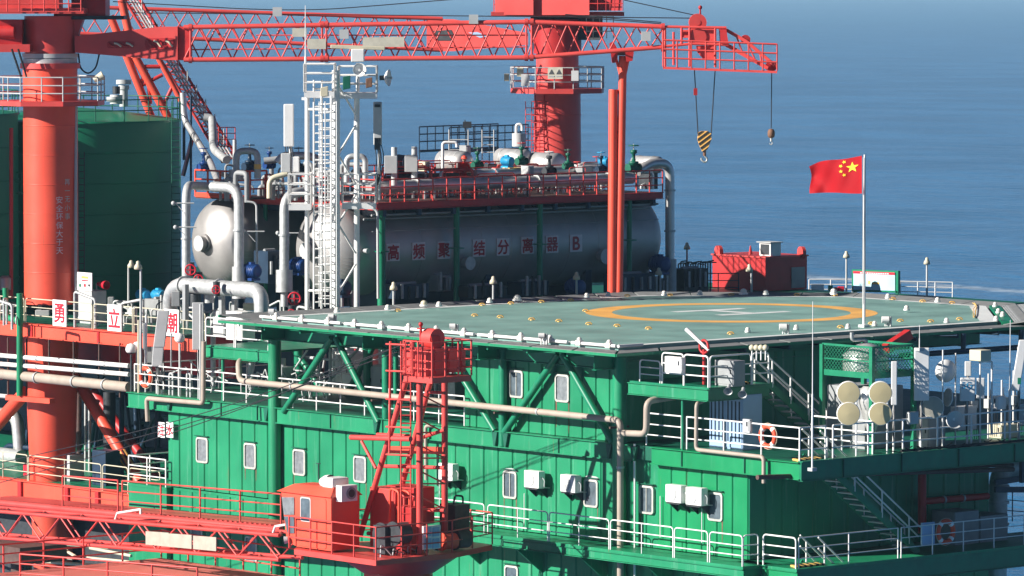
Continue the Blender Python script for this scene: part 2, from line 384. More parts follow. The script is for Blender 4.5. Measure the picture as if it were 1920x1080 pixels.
# edge band of the upper deck, in lengths between the stiffeners
def band(ya, yb, mt, x=XB, z0=None, z1=None, cuts=()):
    ys = [ya]+list(cuts)+[yb]
    for i in range(len(ys)-1):
        m_ = MB(); a, b = ys[i]-.02, ys[i+1]+.02
        m_.box(x, x+.12, min(a,b), max(a,b), z0, z1)
        put('deck_beam', m_, mt, block)
    m_ = MB(); m_.box(x-.07, x+.2, min(ya,yb), max(ya,yb), z0-.035, z0); m_.box(x-.1, x+.25, min(ya,yb), max(ya,yb), z1, z1+.03)
    put('beam_flange', m_, mt, block)
    for c in cuts:
        m_ = MB(); m_.box(x-.05, x+.1, c-.018, c+.018, z0, z1); put('stiffener', m_, M['greend'], block)
cy = [PX(p, 800, XB).y for p in (483, 509, 620, 718, 940, 1048)]
band(PX(240,760,XB).y, ysp+.5, M['green'], z0=-4.32, z1=Z2-.02, cuts=[PX(415,780,XB).y]+cy)
band(ysp-.55, -8.6, M['green2'], z0=-4.32, z1=Z2-.02, cuts=[PX(1279,800,XB).y, PX(1397,800,XB).y])
# dark triangular gussets at the feet of the braces
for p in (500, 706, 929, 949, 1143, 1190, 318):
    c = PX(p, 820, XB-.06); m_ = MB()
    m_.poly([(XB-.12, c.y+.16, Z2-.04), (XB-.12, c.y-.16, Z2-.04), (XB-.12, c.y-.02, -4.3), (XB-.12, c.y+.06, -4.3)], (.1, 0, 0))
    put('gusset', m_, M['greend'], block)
# upper deck slab
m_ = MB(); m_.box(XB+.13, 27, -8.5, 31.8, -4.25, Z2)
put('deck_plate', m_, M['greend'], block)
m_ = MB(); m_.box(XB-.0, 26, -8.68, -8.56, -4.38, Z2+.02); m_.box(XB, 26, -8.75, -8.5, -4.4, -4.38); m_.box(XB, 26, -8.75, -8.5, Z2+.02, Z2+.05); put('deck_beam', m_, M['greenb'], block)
for k in range(8):
    m_ = MB(); x = 3+k*3; m_.box(x, x+.04, -8.74, -8.69, -4.37, Z2); put('stiffener', m_, M['greend'], block)
# lower deck walkway round the block
c1 = PX(1393, 1055, -.3); xj = .62; c2 = PX(1494, 1060, xj)
m_ = MB(); m_.box(-.3, XW+.04, c1.y, 12.5, Z1-.1, Z1); m_.box(xj, 24, c2.y, c1.y, Z1-.1, Z1); m_.box(xj, 24, c1.y+.01, YR+.04, Z1-.1, Z1)
put('deck_plate', m_, M['green'], block)
def ibeam(par, a, b, z0, z1, mt, wd=.14, nm='deck_beam'):
    a, b = V(a), V(b); m_ = MB(); zc = (z0+z1)/2
    m_.bar((a.x,a.y,zc), (b.x,b.y,zc), .02, z1-z0-.05); m_.bar((a.x,a.y,z0), (b.x,b.y,z0), wd, .025); m_.bar((a.x,a.y,z1), (b.x,b.y,z1), wd, .025)
    return put(nm, m_, mt, par)
ibeam(block, (-.26,12.5,0), (-.26,c1.y,0), Z1-.42, Z1-.115, M['green'])
ibeam(block, (-.26,c1.y+.07,0), (xj,c1.y+.07,0), Z1-.42, Z1-.115, M['greenb'])
ibeam(block, (xj+.04,c1.y,0), (xj+.04,c2.y,0), Z1-.95, Z1-.115, M['green2'])
ibeam(block, (xj+.04,c2.y+.07,0), (24,c2.y+.07,0), Z1-.8, Z1-.115, M['greenb'])
for k in range(5):
    y = 9.5-k*3.7; m_ = MB(); m_.poly([(-.2,y,Z1-.43),(XW,y,Z1-.43),(XW,y,Z1-1.5)], (0,.06,0)); put('bracket', m_, M['green'], block)
# windows: rounded frames with a pane each
def rrect(w, h, r, n=4):
    P = []
    for cx, cy_, a0 in ((w/2-r,h/2-r,0),(-w/2+r,h/2-r,90),(-w/2+r,-h/2+r,180),(w/2-r,-h/2+r,270)):
        for i in range(n+1):
            a = R(a0+90*i/n); P.append((cx+r*math.cos(a), cy_+r*math.sin(a)))
    return P
DRIP = []
def window(c, w=.80, h=1.06, open_=False, cur=False, drip=True):
    c = V(c); o_ = rrect(w, h, .13); i_ = rrect(w-.15, h-.15, .09); n = len(o_); x = c.x-.005
    m_ = MB(); A = [V((x-.05, c.y+a, c.z+b)) for a, b in o_]; B = [V((x-.06, c.y+a, c.z+b)) for a, b in i_]
    A0 = [V((x+.04, c.y+a, c.z+b)) for a, b in o_]; B0 = [V((x+.03, c.y+a, c.z+b)) for a, b in i_]
    vs = A+B+A0+B0; fs = []
    for k in range(n):
        j = (k+1) % n; fs += [(k, j, n+j, n+k), (2*n+k, 2*n+j, j, k), (n+k, n+j, 3*n+j, 3*n+k)]
    m_.add(vs, fs, False)
    fr = put('window', m_, M['gasket'], block); DRIP.append((c.y, c.z-h/2))
    m_ = MB(); m_.add([V((x-.012, c.y+a, c.z+b)) for a, b in i_], [tuple(range(n))]); put('pane', m_, M['curtain'] if cur else M['glass'], fr)
    if open_:      # inner sliding sash
        m_ = MB(); m_.box(x-.045, x-.02, c.y-.02, c.y+.01, c.z-h/2+.09, c.z+h/2-.09); put('sash', m_, M['gasket'], fr)
    if drip:
        m_ = MB(); m_.box(x-.11, x+.03, c.y-w/2-.04, c.y+w/2+.04, c.z+h/2+.05, c.z+h/2+.075); put('drip_ledge', m_, M['greend'], fr)
for px, py, op, cu in ((380,844,0,1),(470,855,0,1),(562,867,0,1),(676,880,0,1),(957,909,1,0),(1109,925,0,0),(1213,937,1,0),(1342,950,0,0),(370,1014,0,1)):
    window(PX(px, py, XW), open_=op, cur=cu)
window(PX(969,720,XW), open_=1); window(PX(1055,728,XW), cur=1)
window(PX(472,1030,XW), cur=1, drip=False); window(PX(960,1086,XW)); 
for yy, zz in DRIP:
    for s_ in (-.36, .36):
        if rnd.random() < .35: continue
        L_ = rnd.uniform(.4, 1.5); w_ = rnd.uniform(.018, .04); m_ = MB(); y = yy+s_
        m_.poly([(XW-.009,y-w_,zz+.05),(XW-.009,y+w_,zz+.05),(XW-.009,y+w_*.2,zz-L_),(XW-.009,y-w_*.3,zz-L_)], (.004,0,0)); put('rust_drip', m_, M['rust'], block)
# rusty stains and pale paint touch-ups as thin coats on the wall
for px, py, w_, h_ in ((957,882,.8,.16),(1109,897,.85,.2)):
    c = PX(px, py, XW-.006); m_ = MB(); P = []
    for k in range(14):
        a = 2*math.pi*k/14; P.append((XW-.008, c.y+w_/2*math.cos(a)*rnd.uniform(.85,1.1), c.z+h_/2*math.sin(a)*rnd.uniform(.8,1.2)))
    m_.poly(P, (.004,0,0)); put('paint_patch', m_, M['lgrey'], block)
# ---- columns, braces, girder under the helideck
colx = 1.0
def colm(px, py0, py1, r, x=colx, mt='green', nm='column'):
    a = PX(px, py0, x); m_ = MB(); m_.cyl((x, a.y, a.z), (x, a.y, PX(px, py1, x).z), r, n=20); return put(nm, m_, M[mt], block)
helizb = -.95
for px, r_, z0 in ((515,.27,-13),(1162,.27,-13),(943,.17,-4.3),(724,.17,-3.7),(742,.1,-3.7)):
    a = PX(px, 700, colx); m_ = MB(); m_.cyl((colx,a.y,helizb+.5), (colx,a.y,z0), r_, n=20); put('column', m_, M['greenb' if px not in (515,1162) else 'green'], block)
for a, b in (((622,634),(532,772)), ((630,634),(710,792)), ((826,640),(928,808)), ((1047,664),(946,810)), ((1054,664),(1149,830))):
    m_ = MB(); m_.cyl(PX(*a, colx-.1), PX(*b, colx-.1), .135, n=14); put('brace', m_, M['greenb'], block)
# inner frame farther under the deck, in the shade
for a, b in (((541,640),(624,760)), ((704,640),(640,760))):
    m_ = MB(); m_.cyl(PX(*a, 7), PX(*b, 7), .15, n=12); put('brace', m_, M['greenb'], block)
for px in (560, 690, 800):
    a = PX(px, 700, 7.0); m_ = MB(); m_.cyl((7,a.y,-.5), (7,a.y,Z2), .2, n=14); put('column', m_, M['greenb'], block)
for px, h_, x in ((735,760,9), (655,745,12), (840,745,10)):
    a = PX(px, 740, x); m_ = MB(); m_.box(x, x+1.6, a.y-.9, a.y+.9, Z2, Z2+1.9); put('cabin_wall', m_, M['lgrey'], block)

# ================================================================ helideck
heli = thing('helideck', 'flat green helicopter deck with yellow circle and white H on the roof', 'helideck', (14, 11, -.9))
OUT = [(.3,.5),(20.9,.7),(27.4,7.6),(27.4,15.8),(21.2,22.1),(.3,22.1)]
m_ = MB(); m_.poly([(x,y,-.16) for x, y in OUT], (0,0,.16)); put('deck_surface', m_, M['deckg'], heli)
def offs(poly, d):
    n = len(poly); out = []
    for i in range(n):
        a, b, c = V(poly[i-1]+(0,)), V(poly[i]+(0,)), V(poly[(i+1) % n]+(0,))
        n1 = V(((b-a).y, -(b-a).x, 0)).normalized(); n2 = V(((c-b).y, -(c-b).x, 0)).normalized()
        k = (n1+n2); k = k/k.length_squared*2; out.append((b.x+k.x*d, b.y+k.y*d))
    return out
O1 = offs(OUT, -.16); O2 = offs(OUT, -.62)
def ringpoly(A, B, z, name, mt, idx=None, kk='edge_line'):
    n = len(A)
    for i in range(n):
        if idx is not None and i not in idx: continue
        j = (i+1) % n; m_ = MB(); m_.add([(*A[i],z),(*A[j],z),(*B[j],z),(*B[i],z)], [(0,1,2,3)]); put(name, m_, mt, heli)
ringpoly(OUT, offs(OUT,-.42), .004, 'edge_line', M['line'], (0,3,4,5)); ringpoly(OUT, offs(OUT,-.42), .004, 'edge_line', M['line'], (2,))
ringpoly(OUT, offs(OUT,-.7), .004, 'edge_line', M['line'], (1,))
cc = (16.5, 11.55)
m_ = MB(); n = 96
A = [(cc[0]+6.0*math.cos(2*math.pi*i/n), cc[1]+6.0*math.sin(2*math.pi*i/n), .004) for i in range(n)]
B = [(cc[0]+4.9*math.cos(2*math.pi*i/n), cc[1]+4.9*math.sin(2*math.pi*i/n), .004) for i in range(n)]
m_.add(A+B, [(i,(i+1)%n,n+(i+1)%n,n+i) for i in range(n)]); put('aiming_circle', m_, M['orange'], heli)
# the H, from its four stroke ends on the deck
ha, hb, hc, hd = PZ(1263,585,0), PZ(1393,578.5,0), PZ(1347,591,0), PZ(1478,584,0)
m_ = MB()
for a, b in ((ha,hb),(hc,hd),((ha+hb)/2,(hc+hd)/2)):
    d = (b-a).normalized(); s_ = V((-d.y,d.x,0))*.27; e_ = d*.2
    if (a-ha).length > .01 and (a-hc).length > .01: a = a-e_*0+d*.2; b = b-d*.2; z = .0045
    else: z = .004
    m_.add([a+s_+UV*z, b+s_+UV*z, b-s_+UV*z, a-s_+UV*z], [(3,2,1,0)])
put('letter_h', m_, M['line'], heli)
# gutter pipe along the near edge, grey walkway strip (safety net frames) and green edge flange
NO = offs(OUT, 1.25); NI = offs(OUT, .1)
for i in range(6):
    j = (i+1) % 6; a, b, c, d = NI[i], NI[j], NO[j], NO[i]
    zz = .0 if i in (0,5) else .22
    m_ = MB(); L_ = (V(b)-V(a)).length; n = max(1, round(L_/2.1))
    for k in range(n):
        f = lambda p, q, t: (p[0]+(q[0]-p[0])*t, p[1]+(q[1]-p[1])*t)
        t0, t1 = k/n+.003, (k+1)/n-.003; p0, p1, q1, q0 = f(a,b,t0), f(a,b,t1), f(d,c,t1), f(d,c,t0)
        m_ = MB(); m_.add([(*p0,-.13),(*p1,-.13),(*q1,zz-.13),(*q0,zz-.13),(*p0,-.17),(*p1,-.17),(*q1,zz-.17),(*q0,zz-.17)], [(0,1,2,3),(7,6,5,4),(0,4,5,1),(1,5,6,2),(2,6,7,3),(3,7,4,0)])
        put('net_panel', m_, M['gutter'], heli)
    m_ = MB(); m_.bar((*d,zz-.2), (*c,zz-.2), .08, .1); put('edge_flange', m_, M['green' if i in (0,5) else 'greenb'], heli)
# white drain pipe on the near edges with its couplings
for i in (5, 0):
    a, b = V((*NI[i], .02)), V((*NI[(i+1) % 6], .02)); L_ = (b-a).length; n = round(L_/2.6)
    if i == 0: a, b, n = a, a+(b-a)*.06, 1
    for k in range(n):
        m_ = MB(); m_.cyl(a+(b-a)*(k/n+.006), a+(b-a)*((k+1)/n-.006), .062, n=10); put('edge_pipe', m_, M['white'], heli)
# beams under the deck
for k in range(5):
    x = 1.0+k*6.2; ibeam(heli, (x,1.2,0), (x,22 if x < 22 else 15,0), -.95, -.22, M['greenb'], .25, 'girder')
for y in (1.3, 8, 15, 21.5): ibeam(heli, (-.2,y,0), (26 if y > 5 else 20.5,y,0), -.9, -.24, M['greenb'], .25, 'girder')
for k in range(9):
    y = 2.2+k*2.3; m_ = MB(); m_.box(-.75, .9, y-.04, y+.04, -.42, -.25); put('outrigger', m_, M['greenb'], heli)
for k in range(8):
    x = 3.5+k*2.3; m_ = MB(); m_.box(x-.04, x+.04, -.6, 1.2, -.42, -.22); put('outrigger', m_, M['navy'], heli)
m_ = MB(); m_.tube([(14,-.7,-.95),(20.8,-.7,-.95),(20.8,-.7,-.25)], .11, 8, bend=.2); put('support_tube', m_, M['navy'], heli)
m_ = MB(); m_.cyl((17.5,-.7,-.95),(17.5,-.7,-.25),.1,n=8); put('support_tube', m_, M['navy'], heli)
for i,(a,b) in enumerate((((1700,640),(1685,660)),)): pass
# perimeter lights: dome on a small box; some sit on the white pipe
def dome(p, r=.13, big=False, mt='lamp'):
    r *= .68
    p = V(p); m_ = MB(); m_.cyl(p, p+UV*.07, r*1.25, n=10); b_ = put('light_base', m_, M['white'], heli)
    m_ = MB(); m_.sph(p+UV*.12, r, 10, .85); put('light_dome', m_, M[mt], b_)
for px, py in ((1245,552.5),(1312,551.5),(1100,556.5),(1436,551),(1563,551),(1665,558),(1758,565),(1700,580.5) ,(918,566),(823,573),(727,579),(632,584),(1140,554)):
    dome(PZ(px, py+1.5, .08), .16)
dome(PZ(1394,552,.06), .24); dome(PZ(795,574,.08), .22, mt='cream'); dome(PZ(970,564,.08), .24); dome(PZ(1563,551,.1), .2)
for px, py in ((1402,622),(1493,617),(1590,615),(1640,610),(1775,604),(1866,574),(1872,586),(1880,592),(1868,600)): dome(PZ(px, py+1, .02), .14, mt='lamp')
for k in range(13):
    a, b = V((*NI[5],.1)), V((*NI[0],.1)); t = (k+.7)/13; p = a+(b-a)*t; m_ = MB(); m_.box(p.x-.10, p.x+.10, p.y-.13, p.y+.13, -.06, .12); m_.sph(p+UV*.05, .10, 8)
    put('light_base', m_, M['lamp'], heli)
# floodlights: drum on a bracket
for px, py, s_ in ((848,618,1),(1015,636,1),(620,600,1),(1468,621,1.25),(1660,607,1.25),(508,590,1)):
    s_ *= .72
    p = PZ(px, py, .1); m_ = MB(); m_.cyl(p+V((-.12,.1,.18))*s_, p+V((.12,-.1,.18))*s_, .15*s_, n=12); m_.box(p.x-.02,p.x+.02,p.y-.02,p.y+.02,-.1,.2)
    f_ = put('floodlight', m_, M['white'], heli)
    m_ = MB(); q = p+V((.16,-.05,0)); m_.box(q.x-.03,q.x+.03,q.y-.12,q.y+.12,-.1,.42*s_); put('light_plate', m_, M['galv'], f_)
# yellow tie-down fittings
for px, py in ((746,584),(904,573),(958,570.5),(1015,567.5),(1070,565),(1104,609),(1157,612.5),(1216,617.5),(890,593),(938,596),(997,600.5),(1048,603.5),(1176,556.5),(1256,555),(1371,554.5),(1494,554.5),(1565,554.5),(1674,562),(1730,566.5),(1785,569.5),(1799,614.5),(1634,608.5),(1688,603),(1576,615),(1745,604),(1370,627),(1098,584.5)):
    if (px, py) == (1799,614.5): px, py = 1799, 600
    p = PZ(px, py, .0); m_ = MB(); m_.tube([p+V((-.11,.07,.02)), p+V((-.07,.04,.09)), p+V((.07,-.04,.09)), p+V((.11,-.07,.02))], .026, 6, bend=.04)
    m_.cyl(p, p+UV*.035, .085, n=8); put('tie_down', m_, M['yellow'], heli)
# yellow chain heap near the corner
m_ = MB(); q = [PZ(1829+dx, y, .05) for dx, y in ((-2,568),(2,573),(1,580),(0,590),(-3,595))]
m_.tube(q, .018, 6); m_.tube([p+V((.08*math.sin(i*2),.1,.0)) for i, p in enumerate(q)], .015, 6); put('tie_down_strap', m_, M['yellow'], heli)
# end piece on the right: green box and wire mesh ramp
c0 = PZ(1880,601,.0)
m_ = MB(); a, b = V((*offs(OUT,.15)[1], 0)), V((*offs(OUT,.15)[2], 0)); d = (b-a).normalized(); nn = V((d.y,-d.x,0))
m_.add([a-UV*.2, b-UV*.2, b+nn*.45-UV*.2, a+nn*.45-UV*.2, a+UV*.02, b+UV*.02, b+nn*.45+UV*.02, a+nn*.45+UV*.02], [(0,3,2,1),(4,5,6,7),(0,1,5,4),(1,2,6,5),(2,3,7,6),(3,0,4,7)])
put('ramp_box', m_, M['greenb'], heli)
m_ = MB(); q0, q1 = a+nn*.55, b+nn*.55
for k in range(60):
    t = k/59; p = q0+(q1-q0)*t; m_.bar(p+UV*.0, p+nn*4.5+UV*.32, .035, .035)
for k in range(45):
    t = k/44; p = q0+nn*4.5*t+UV*.32*t; m_.bar(p+UV*.0, p+(q1-q0), .035, .035)
put('net', m_, M['galv'], heli, 'stuff')
m_ = MB(); m_.bar(V((*NO[1],.1))-d*.2, V((*NO[1],.1))-d*.2+nn*5, .3, .12); put('edge_flange', m_, M['grey'], heli)
# ================================================================ walkway railings, stairs, pipes on the block
def hoop_rail(label, secs, h=1.1, mt=None, r=.027, group=None):
    """separate welded hoops, each from a point to a point"""
    t = thing('railing', label, 'railing', secs[0][0], group); mt = mt or M['white']
    for a, b in secs:
        a, b = V(a), V(b); m_ = MB(); m_.tube([a, a+UV*h, b+UV*h, b], r, 7, bend=.16, seg=4); put('hoop', m_, mt, t)
        for q in (.67, .35):
            m_ = MB(); m_.tube([a+UV*h*q, b+UV*h*q], r*.85, 6); put('rail', m_, mt, t)
        if (b-a).length > 2.3:
            m_ = MB(); c = (a+b)/2; m_.cyl(c, c+UV*h, r*.85, n=6); put('post', m_, mt, t)
    return t
def stair(label, top, run, dirv, wdir, wd, drop, mt=None, rail=True, n=None, rmt=None):
    """flight going down along dirv from its top edge"""
    top = V(top); d = V(dirv).normalized()*run-UV*drop; wv = V(wdir).normalized()*wd; mt = mt or M['greenb']; rmt = rmt or M['white']
    t = thing('stair', label, 'stairs', top+d)
    for s_ in (0, 1):
        m_ = MB(); m_.bar(top+wv*s_, top+wv*s_+d, .05, .26); put('stringer', m_, mt, t)
    n = n or round(drop/.24)
    for i in range(1, n):
        c = top+d*(i/n); m_ = MB(); u = V(dirv).normalized()*.13
        m_.ob(c+wv/2, u, wv/2, UV*.024); put('tread', m_, M['lgrey'], t)
    if rail:
        for s_ in (0, 1):
            o = top+wv*s_
            for q in (1.0, .6):
                m_ = MB(); m_.tube([o+UV*q, o+d+UV*q] + ([o+d+V(dirv).normalized()*.22+UV*(q-.1), o+d+V(dirv).normalized()*.22+UV*.5] if q == 1 else []), .034, 6, bend=.08); put('handrail', m_, rmt, t)
            for i in range(4):
                c = o+d*((i+.25)/3.6); m_ = MB(); m_.cyl(c, c+UV*1.0, .038, n=6); put('post', m_, rmt, t)
    return t
z2 = Z2+.05; z1 = Z1+.0
yA = PX(250,740,XB).y; yB = PX(868,800,XB).y
ys = [PX(p,760,XB).y for p in (247,290,381,386,507,593,646,722,810,868)]
t = railing('long white railing along the open upper deck left of the ribbed wall, under the helideck', [(XB+.08,yA,z2),(XB+.08,yB,z2)], 1.15, step=1.55, r=.031)
railing('white railing at the far left end of the upper deck beside the satellite domes', [(XB+.15,yA+.05,z2),(8.5,yA+.05,z2)], 1.15, step=1.5, r=.031)
railing('white railing before the dark recess just right of the thick corner column', [(XB+.08,-.3,z2),(XB+.08,PX(1275,840,XB).y,z2)], 1.2, r=.03, step=1.6)
railing('white railing with a lifebuoy on it at the corner of the upper deck', [(XB+.08,PX(1285,840,XB).y,z2),(XB+.08,-8.5,z2),(2.3,-8.5,z2)], 1.2, r=.032, step=1.9)
xs0 = PY(1560,850,-8.5).x
railing('white railing along the shaded right edge of the upper deck below the antennas', [(xs0,-8.55,z2),(26,-8.55,z2)], 1.2, r=.036, step=1.75)
railing('white railing behind the drum antennas, across the upper deck', [(PY(1640,820,-8.5).x,-8.4,z2),(PY(1640,820,-8.5).x,-5.2,z2)], 1.2, r=.036, step=1.5)
pxs = [(800,908),(915,1027),(1030,1142),(1145,1262),(1265,1327),(1331,1392)]
W = lambda p: V((-.27, PX(p,1040,-.27).y, z1))
hoop_rail('white hoop railing along the sunlit lower walkway under the air conditioners', [(W(a),W(b)) for a,b in pxs], 1.12)
hoop_rail('short white hoop railing panel at the inner jog of the lower walkway', [((-.2,c1.y+.1,z1),(.55,c1.y+.1,z1))], 1.12)
hoop_rail('single white hoop railing panel before the lower corner with the striped step', [((xj+.05,c1.y-.05,z1),(xj+.05,c2.y+.1,z1))], 1.12, r=.032)
XS = lambda p: PY(p,1040,c2.y+.05).x
railing('white railing along the shaded right side of the lowest deck, with a lifebuoy', [(xj+.15,c2.y+.06,z1),(XS(1684),c2.y+.06,z1)], 1.12, step=2.6)
railing('white railing at the far right end of the lowest deck against the sea', [(XS(1690),c2.y+.06,z1),(24,c2.y+.06,z1)], 1.12, step=1.62)
# landing between helideck and upper deck with its stair
zl = PX(1327,727,XB).z; yl = PX(1329,727,XB).y; xl = PY(1443,712,yl).x
m_ = MB(); m_.box(XB, xl, yl, .55, zl-.06, zl)
land = solo('landing_platform', m_, M['greenb'], 'green landing platform halfway between the helideck and the upper deck', 'platform')
ibeam(land, (XB-.02,.6,0), (XB-.02,yl,0), zl-.5, zl-.07, M['green']); ibeam(land, (XB,yl+.03,0), (xl,yl+.03,0), zl-.5, zl-.07, M['greenb'])
a = PX(1280,760,XB+.1); m_ = MB(); m_.cyl((XB+.1,a.y,zl-.5),(XB+.1,a.y,Z2),.06,n=10); put('post', m_, M['greenb'], land)
ib = PX(1240,700,XB).y
hoop_rail('thick white railing round the landing platform under the helideck edge', [((XB+.05,ib,zl),(XB+.05,PX(1280,700,XB).y,zl)),((XB+.05,PX(1281,700,XB).y,zl),(XB+.05,yl+.08,zl)),((XB+.1,yl+.05,zl),(xl-.9,yl+.05,zl)),((xl-.85,yl+.05,zl),(xl,yl+.05,zl))], 1.15, r=.034)
hoop_rail('low white guard frame at the left end of the landing platform', [((XB+.05,PX(1198,690,XB).y,zl),(XB+.05,PX(1236,690,XB).y,zl))], .82, r=.03)
st1 = stair('green stair with white handrails from the landing platform down to the upper deck', (xl,yl+.1,zl), 3.4, (1,0,0), (0,1,0), .95, zl-Z2)
xt = PY(1527,860,-7.6).x
st2 = stair('shaded stair with white handrails from the upper deck down to the lowest deck', (xt,-7.9,Z2), 5.1, (1,0,0), (0,1,0), .95, Z2-Z1)
xt3 = PY(1527,1050,c2.y+.7).x
st3 = stair('stair top with white handrails going down through the lowest deck at the corner', (xt3,c2.y+.5,Z1), 4.6, (1,0,0), (0,1,0), .95, 3.6)
for nm, p, wd_ in (('upper deck corner at the whip antenna',(XB+.3,-8.3,Z2+.01),1.3),('lowest deck corner beside the single hoop panel',(xj+.3,c2.y+.25,Z1+.01),1.45),('landing platform by the cabinet',(xl-1.6,yl+.3,zl+.01),1.0)):
    p = V(p); m_ = MB(); n = 10
    tt = thing('hazard_step', 'yellow and black striped step edge at the '+nm, 'step marking', p)
    for k in range(n):
        m_ = MB(); x = wd_*k/n
        m_.ob(p+V((x+wd_/n/2,.25,.03)), (wd_/n/2*.96,0,0), (.0+wd_/n*.7,.25,0), (0,0,.03)); put('stripe', m_, M['yellow' if k % 2 == 0 else 'black'], tt)
# process pipes along the wall
def pipe(label, pts, r, mt='beige', bend=.3, name='pipe', group=None, rings=(), n=12):
    t = thing(name, label, 'pipe', min((V(p) for p in pts), key=lambda p: p.z), group)
    m_ = MB(); m_.tube(pts, r, n, bend=bend, seg=6); put('run', m_, M[mt], t)
    P = [V(p) for p in pts]
    for k in rings:
        i = int(k); f = k-i; c = P[i]+(P[i+1]-P[i])*f; d = (P[i+1]-P[i]).normalized(); m_ = MB(); m_.cyl(c-d*.04, c+d*.04, r*1.22, n=n); put('clamp', m_, M['galv'], t)
    return t
xp = .45
t = pipe('long beige pipe crossing the green wall below the helideck and dropping at the corner', [PX(488,673,xp+2.5), PX(447,677,xp+.3), PX(449,714,xp), PX(1163,788,xp), PX(1163,1140,xp)], .125, rings=(3.25,2.15,2.5,2.8))
for px, py in ((930,765),(1147,793),(700,742)):
    a = PX(px,py,xp); m_ = MB(); m_.box(xp-.1, XW+.1, a.y-.04, a.y+.04, a.z-.22, a.z-.14); put('bracket', m_, M['brown'], t)
pipe('beige branch pipe stepping up beside the dark recess right of the corner column', [PX(1166,812,xp), PX(1212,814,xp), PX(1213,752,xp), PX(1290,740,2.4)], .125)
pipe('thin beige drain pipe hooking under the upper deck corner above the ribbed wall', [PX(1322,750,1.6), PX(1306,757,.75), PX(1305,843,.72), PX(1432,857,.72), PX(1432,906,.72)], .075, bend=.18)
pipe('beige pipe loop below the left end of the upper deck', [PX(382,640,.6), PX(381,756,.6), PX(275,747,.6), PX(277,790,.6)], .1, bend=.18)
pipe('slim white conduit down the wall joint right of the thick beige pipe', [PX(1190,832,.9), PX(1190,1085,.9)], .045, 'white', bend=0)
pipe('beige stub pipe behind the crane mast on the green wall', [PX(812,798,.9), PX(798,799,.75), PX(799,900,.75)], .075, bend=.12)
# air conditioners
def aircon(label, c, grp='air conditioners on the ribbed wall'):
    c = V(c); w_, h_, d_ = .86, .66, .34
    t = thing('air_conditioner', label, 'air conditioner', c-UV*h_/2, grp); x = c.x
    m_ = MB(); m_.box(x, x+d_, c.y-w_/2, c.y+w_/2, c.z-h_/2, c.z+h_/2); b_ = put('housing', m_, M['white'], t); bv = b_.modifiers.new('b','BEVEL'); bv.width = .03; bv.segments = 2
    m_ = MB(); m_.cyl((x-.006,c.y+.1,c.z),(x-.02,c.y+.1,c.z),.27,n=24); put('fan_grille', m_, M['lgrey'], t)
    m_ = MB()
    for k in range(9): m_.bar((x-.024,c.y+.1-.26*math.cos(k*.35),c.z-.26*math.sin(k*.35)),(x-.024,c.y+.1+.26*math.cos(k*.35),c.z+.26*math.sin(k*.35)),.008)
    put('fan_guard', m_, M['white'], t)
    m_ = MB()
    for s_ in (-1,1): m_.poly([(x+.05,c.y+s_*.32,c.z-h_/2-.01),(XW,c.y+s_*.32,c.z-h_/2-.01),(XW,c.y+s_*.32,c.z-h_/2-.4)],(0,.03,0))
    m_.box(x-.02, XW, c.y-.36, c.y+.36, c.z-h_/2-.05, c.z-h_/2-.01); put('bracket', m_, M['dark'], t)
    m_ = MB(); m_.tube([(x+.15,c.y-w_/2-.02,c.z+.1),(x+.2,c.y-w_/2-.12,c.z),(x+.2,c.y-w_/2-.1,c.z-.28),(XW-.02,c.y-w_/2-.05,c.z-.32)],.025,6,bend=.06); put('hose', m_, M['lgrey'], t)
    return t
for (px,py), lb in zip(((835,885),(996,899),(1064,907),(1262,926),(1300,931)), ('white air conditioner half behind the red crane mast','white air conditioner just right of the wide open porthole, nearest to it','white air conditioner just left of the barred porthole','left one of the two adjoining white air conditioners near the block corner','right one of the two adjoining white air conditioners near the block corner')):
    aircon(lb, PX(px,py,.66))
for px, a_, b_ in ((983,925,990),(1238,930,1008),(1316,925,1020),(824,902,960)):
    pipe('thin white drain hose down the wall under the %s' % {983:'second air conditioner',1238:'paired air conditioners, left side',1316:'paired air conditioners, right side',824:'air conditioner behind the crane mast'}[px], [PX(px,a_,1.1),PX(px,b_,1.1)], .02, 'white', bend=0, n=6)
# low left service platform of the block and hull part
a, b = PX(240,905,XB), PX(312,905,XB); zq = a.z
m_ = MB(); m_.box(XB, 4, b.y, a.y, zq-.12, zq); m_.box(XB+.02, 4, b.y+.02, a.y-.02, -13, zq-.1)
sp = solo('service_platform', m_, M['green'], 'small green platform at the left foot of the block behind the red railings', 'platform')
railing('white railing round the small green platform at the left foot of the block', [(3.2,a.y,zq),(XB+.05,a.y,zq),(XB+.05,b.y+.1,zq)], 1.15, r=.032, step=1.35)
m_ = MB(); m_.box(3.5, 12, YL-.1, PX(238,780,XB).y+.3, -13, -4.4); put('wall', m_, M['greend'], block)
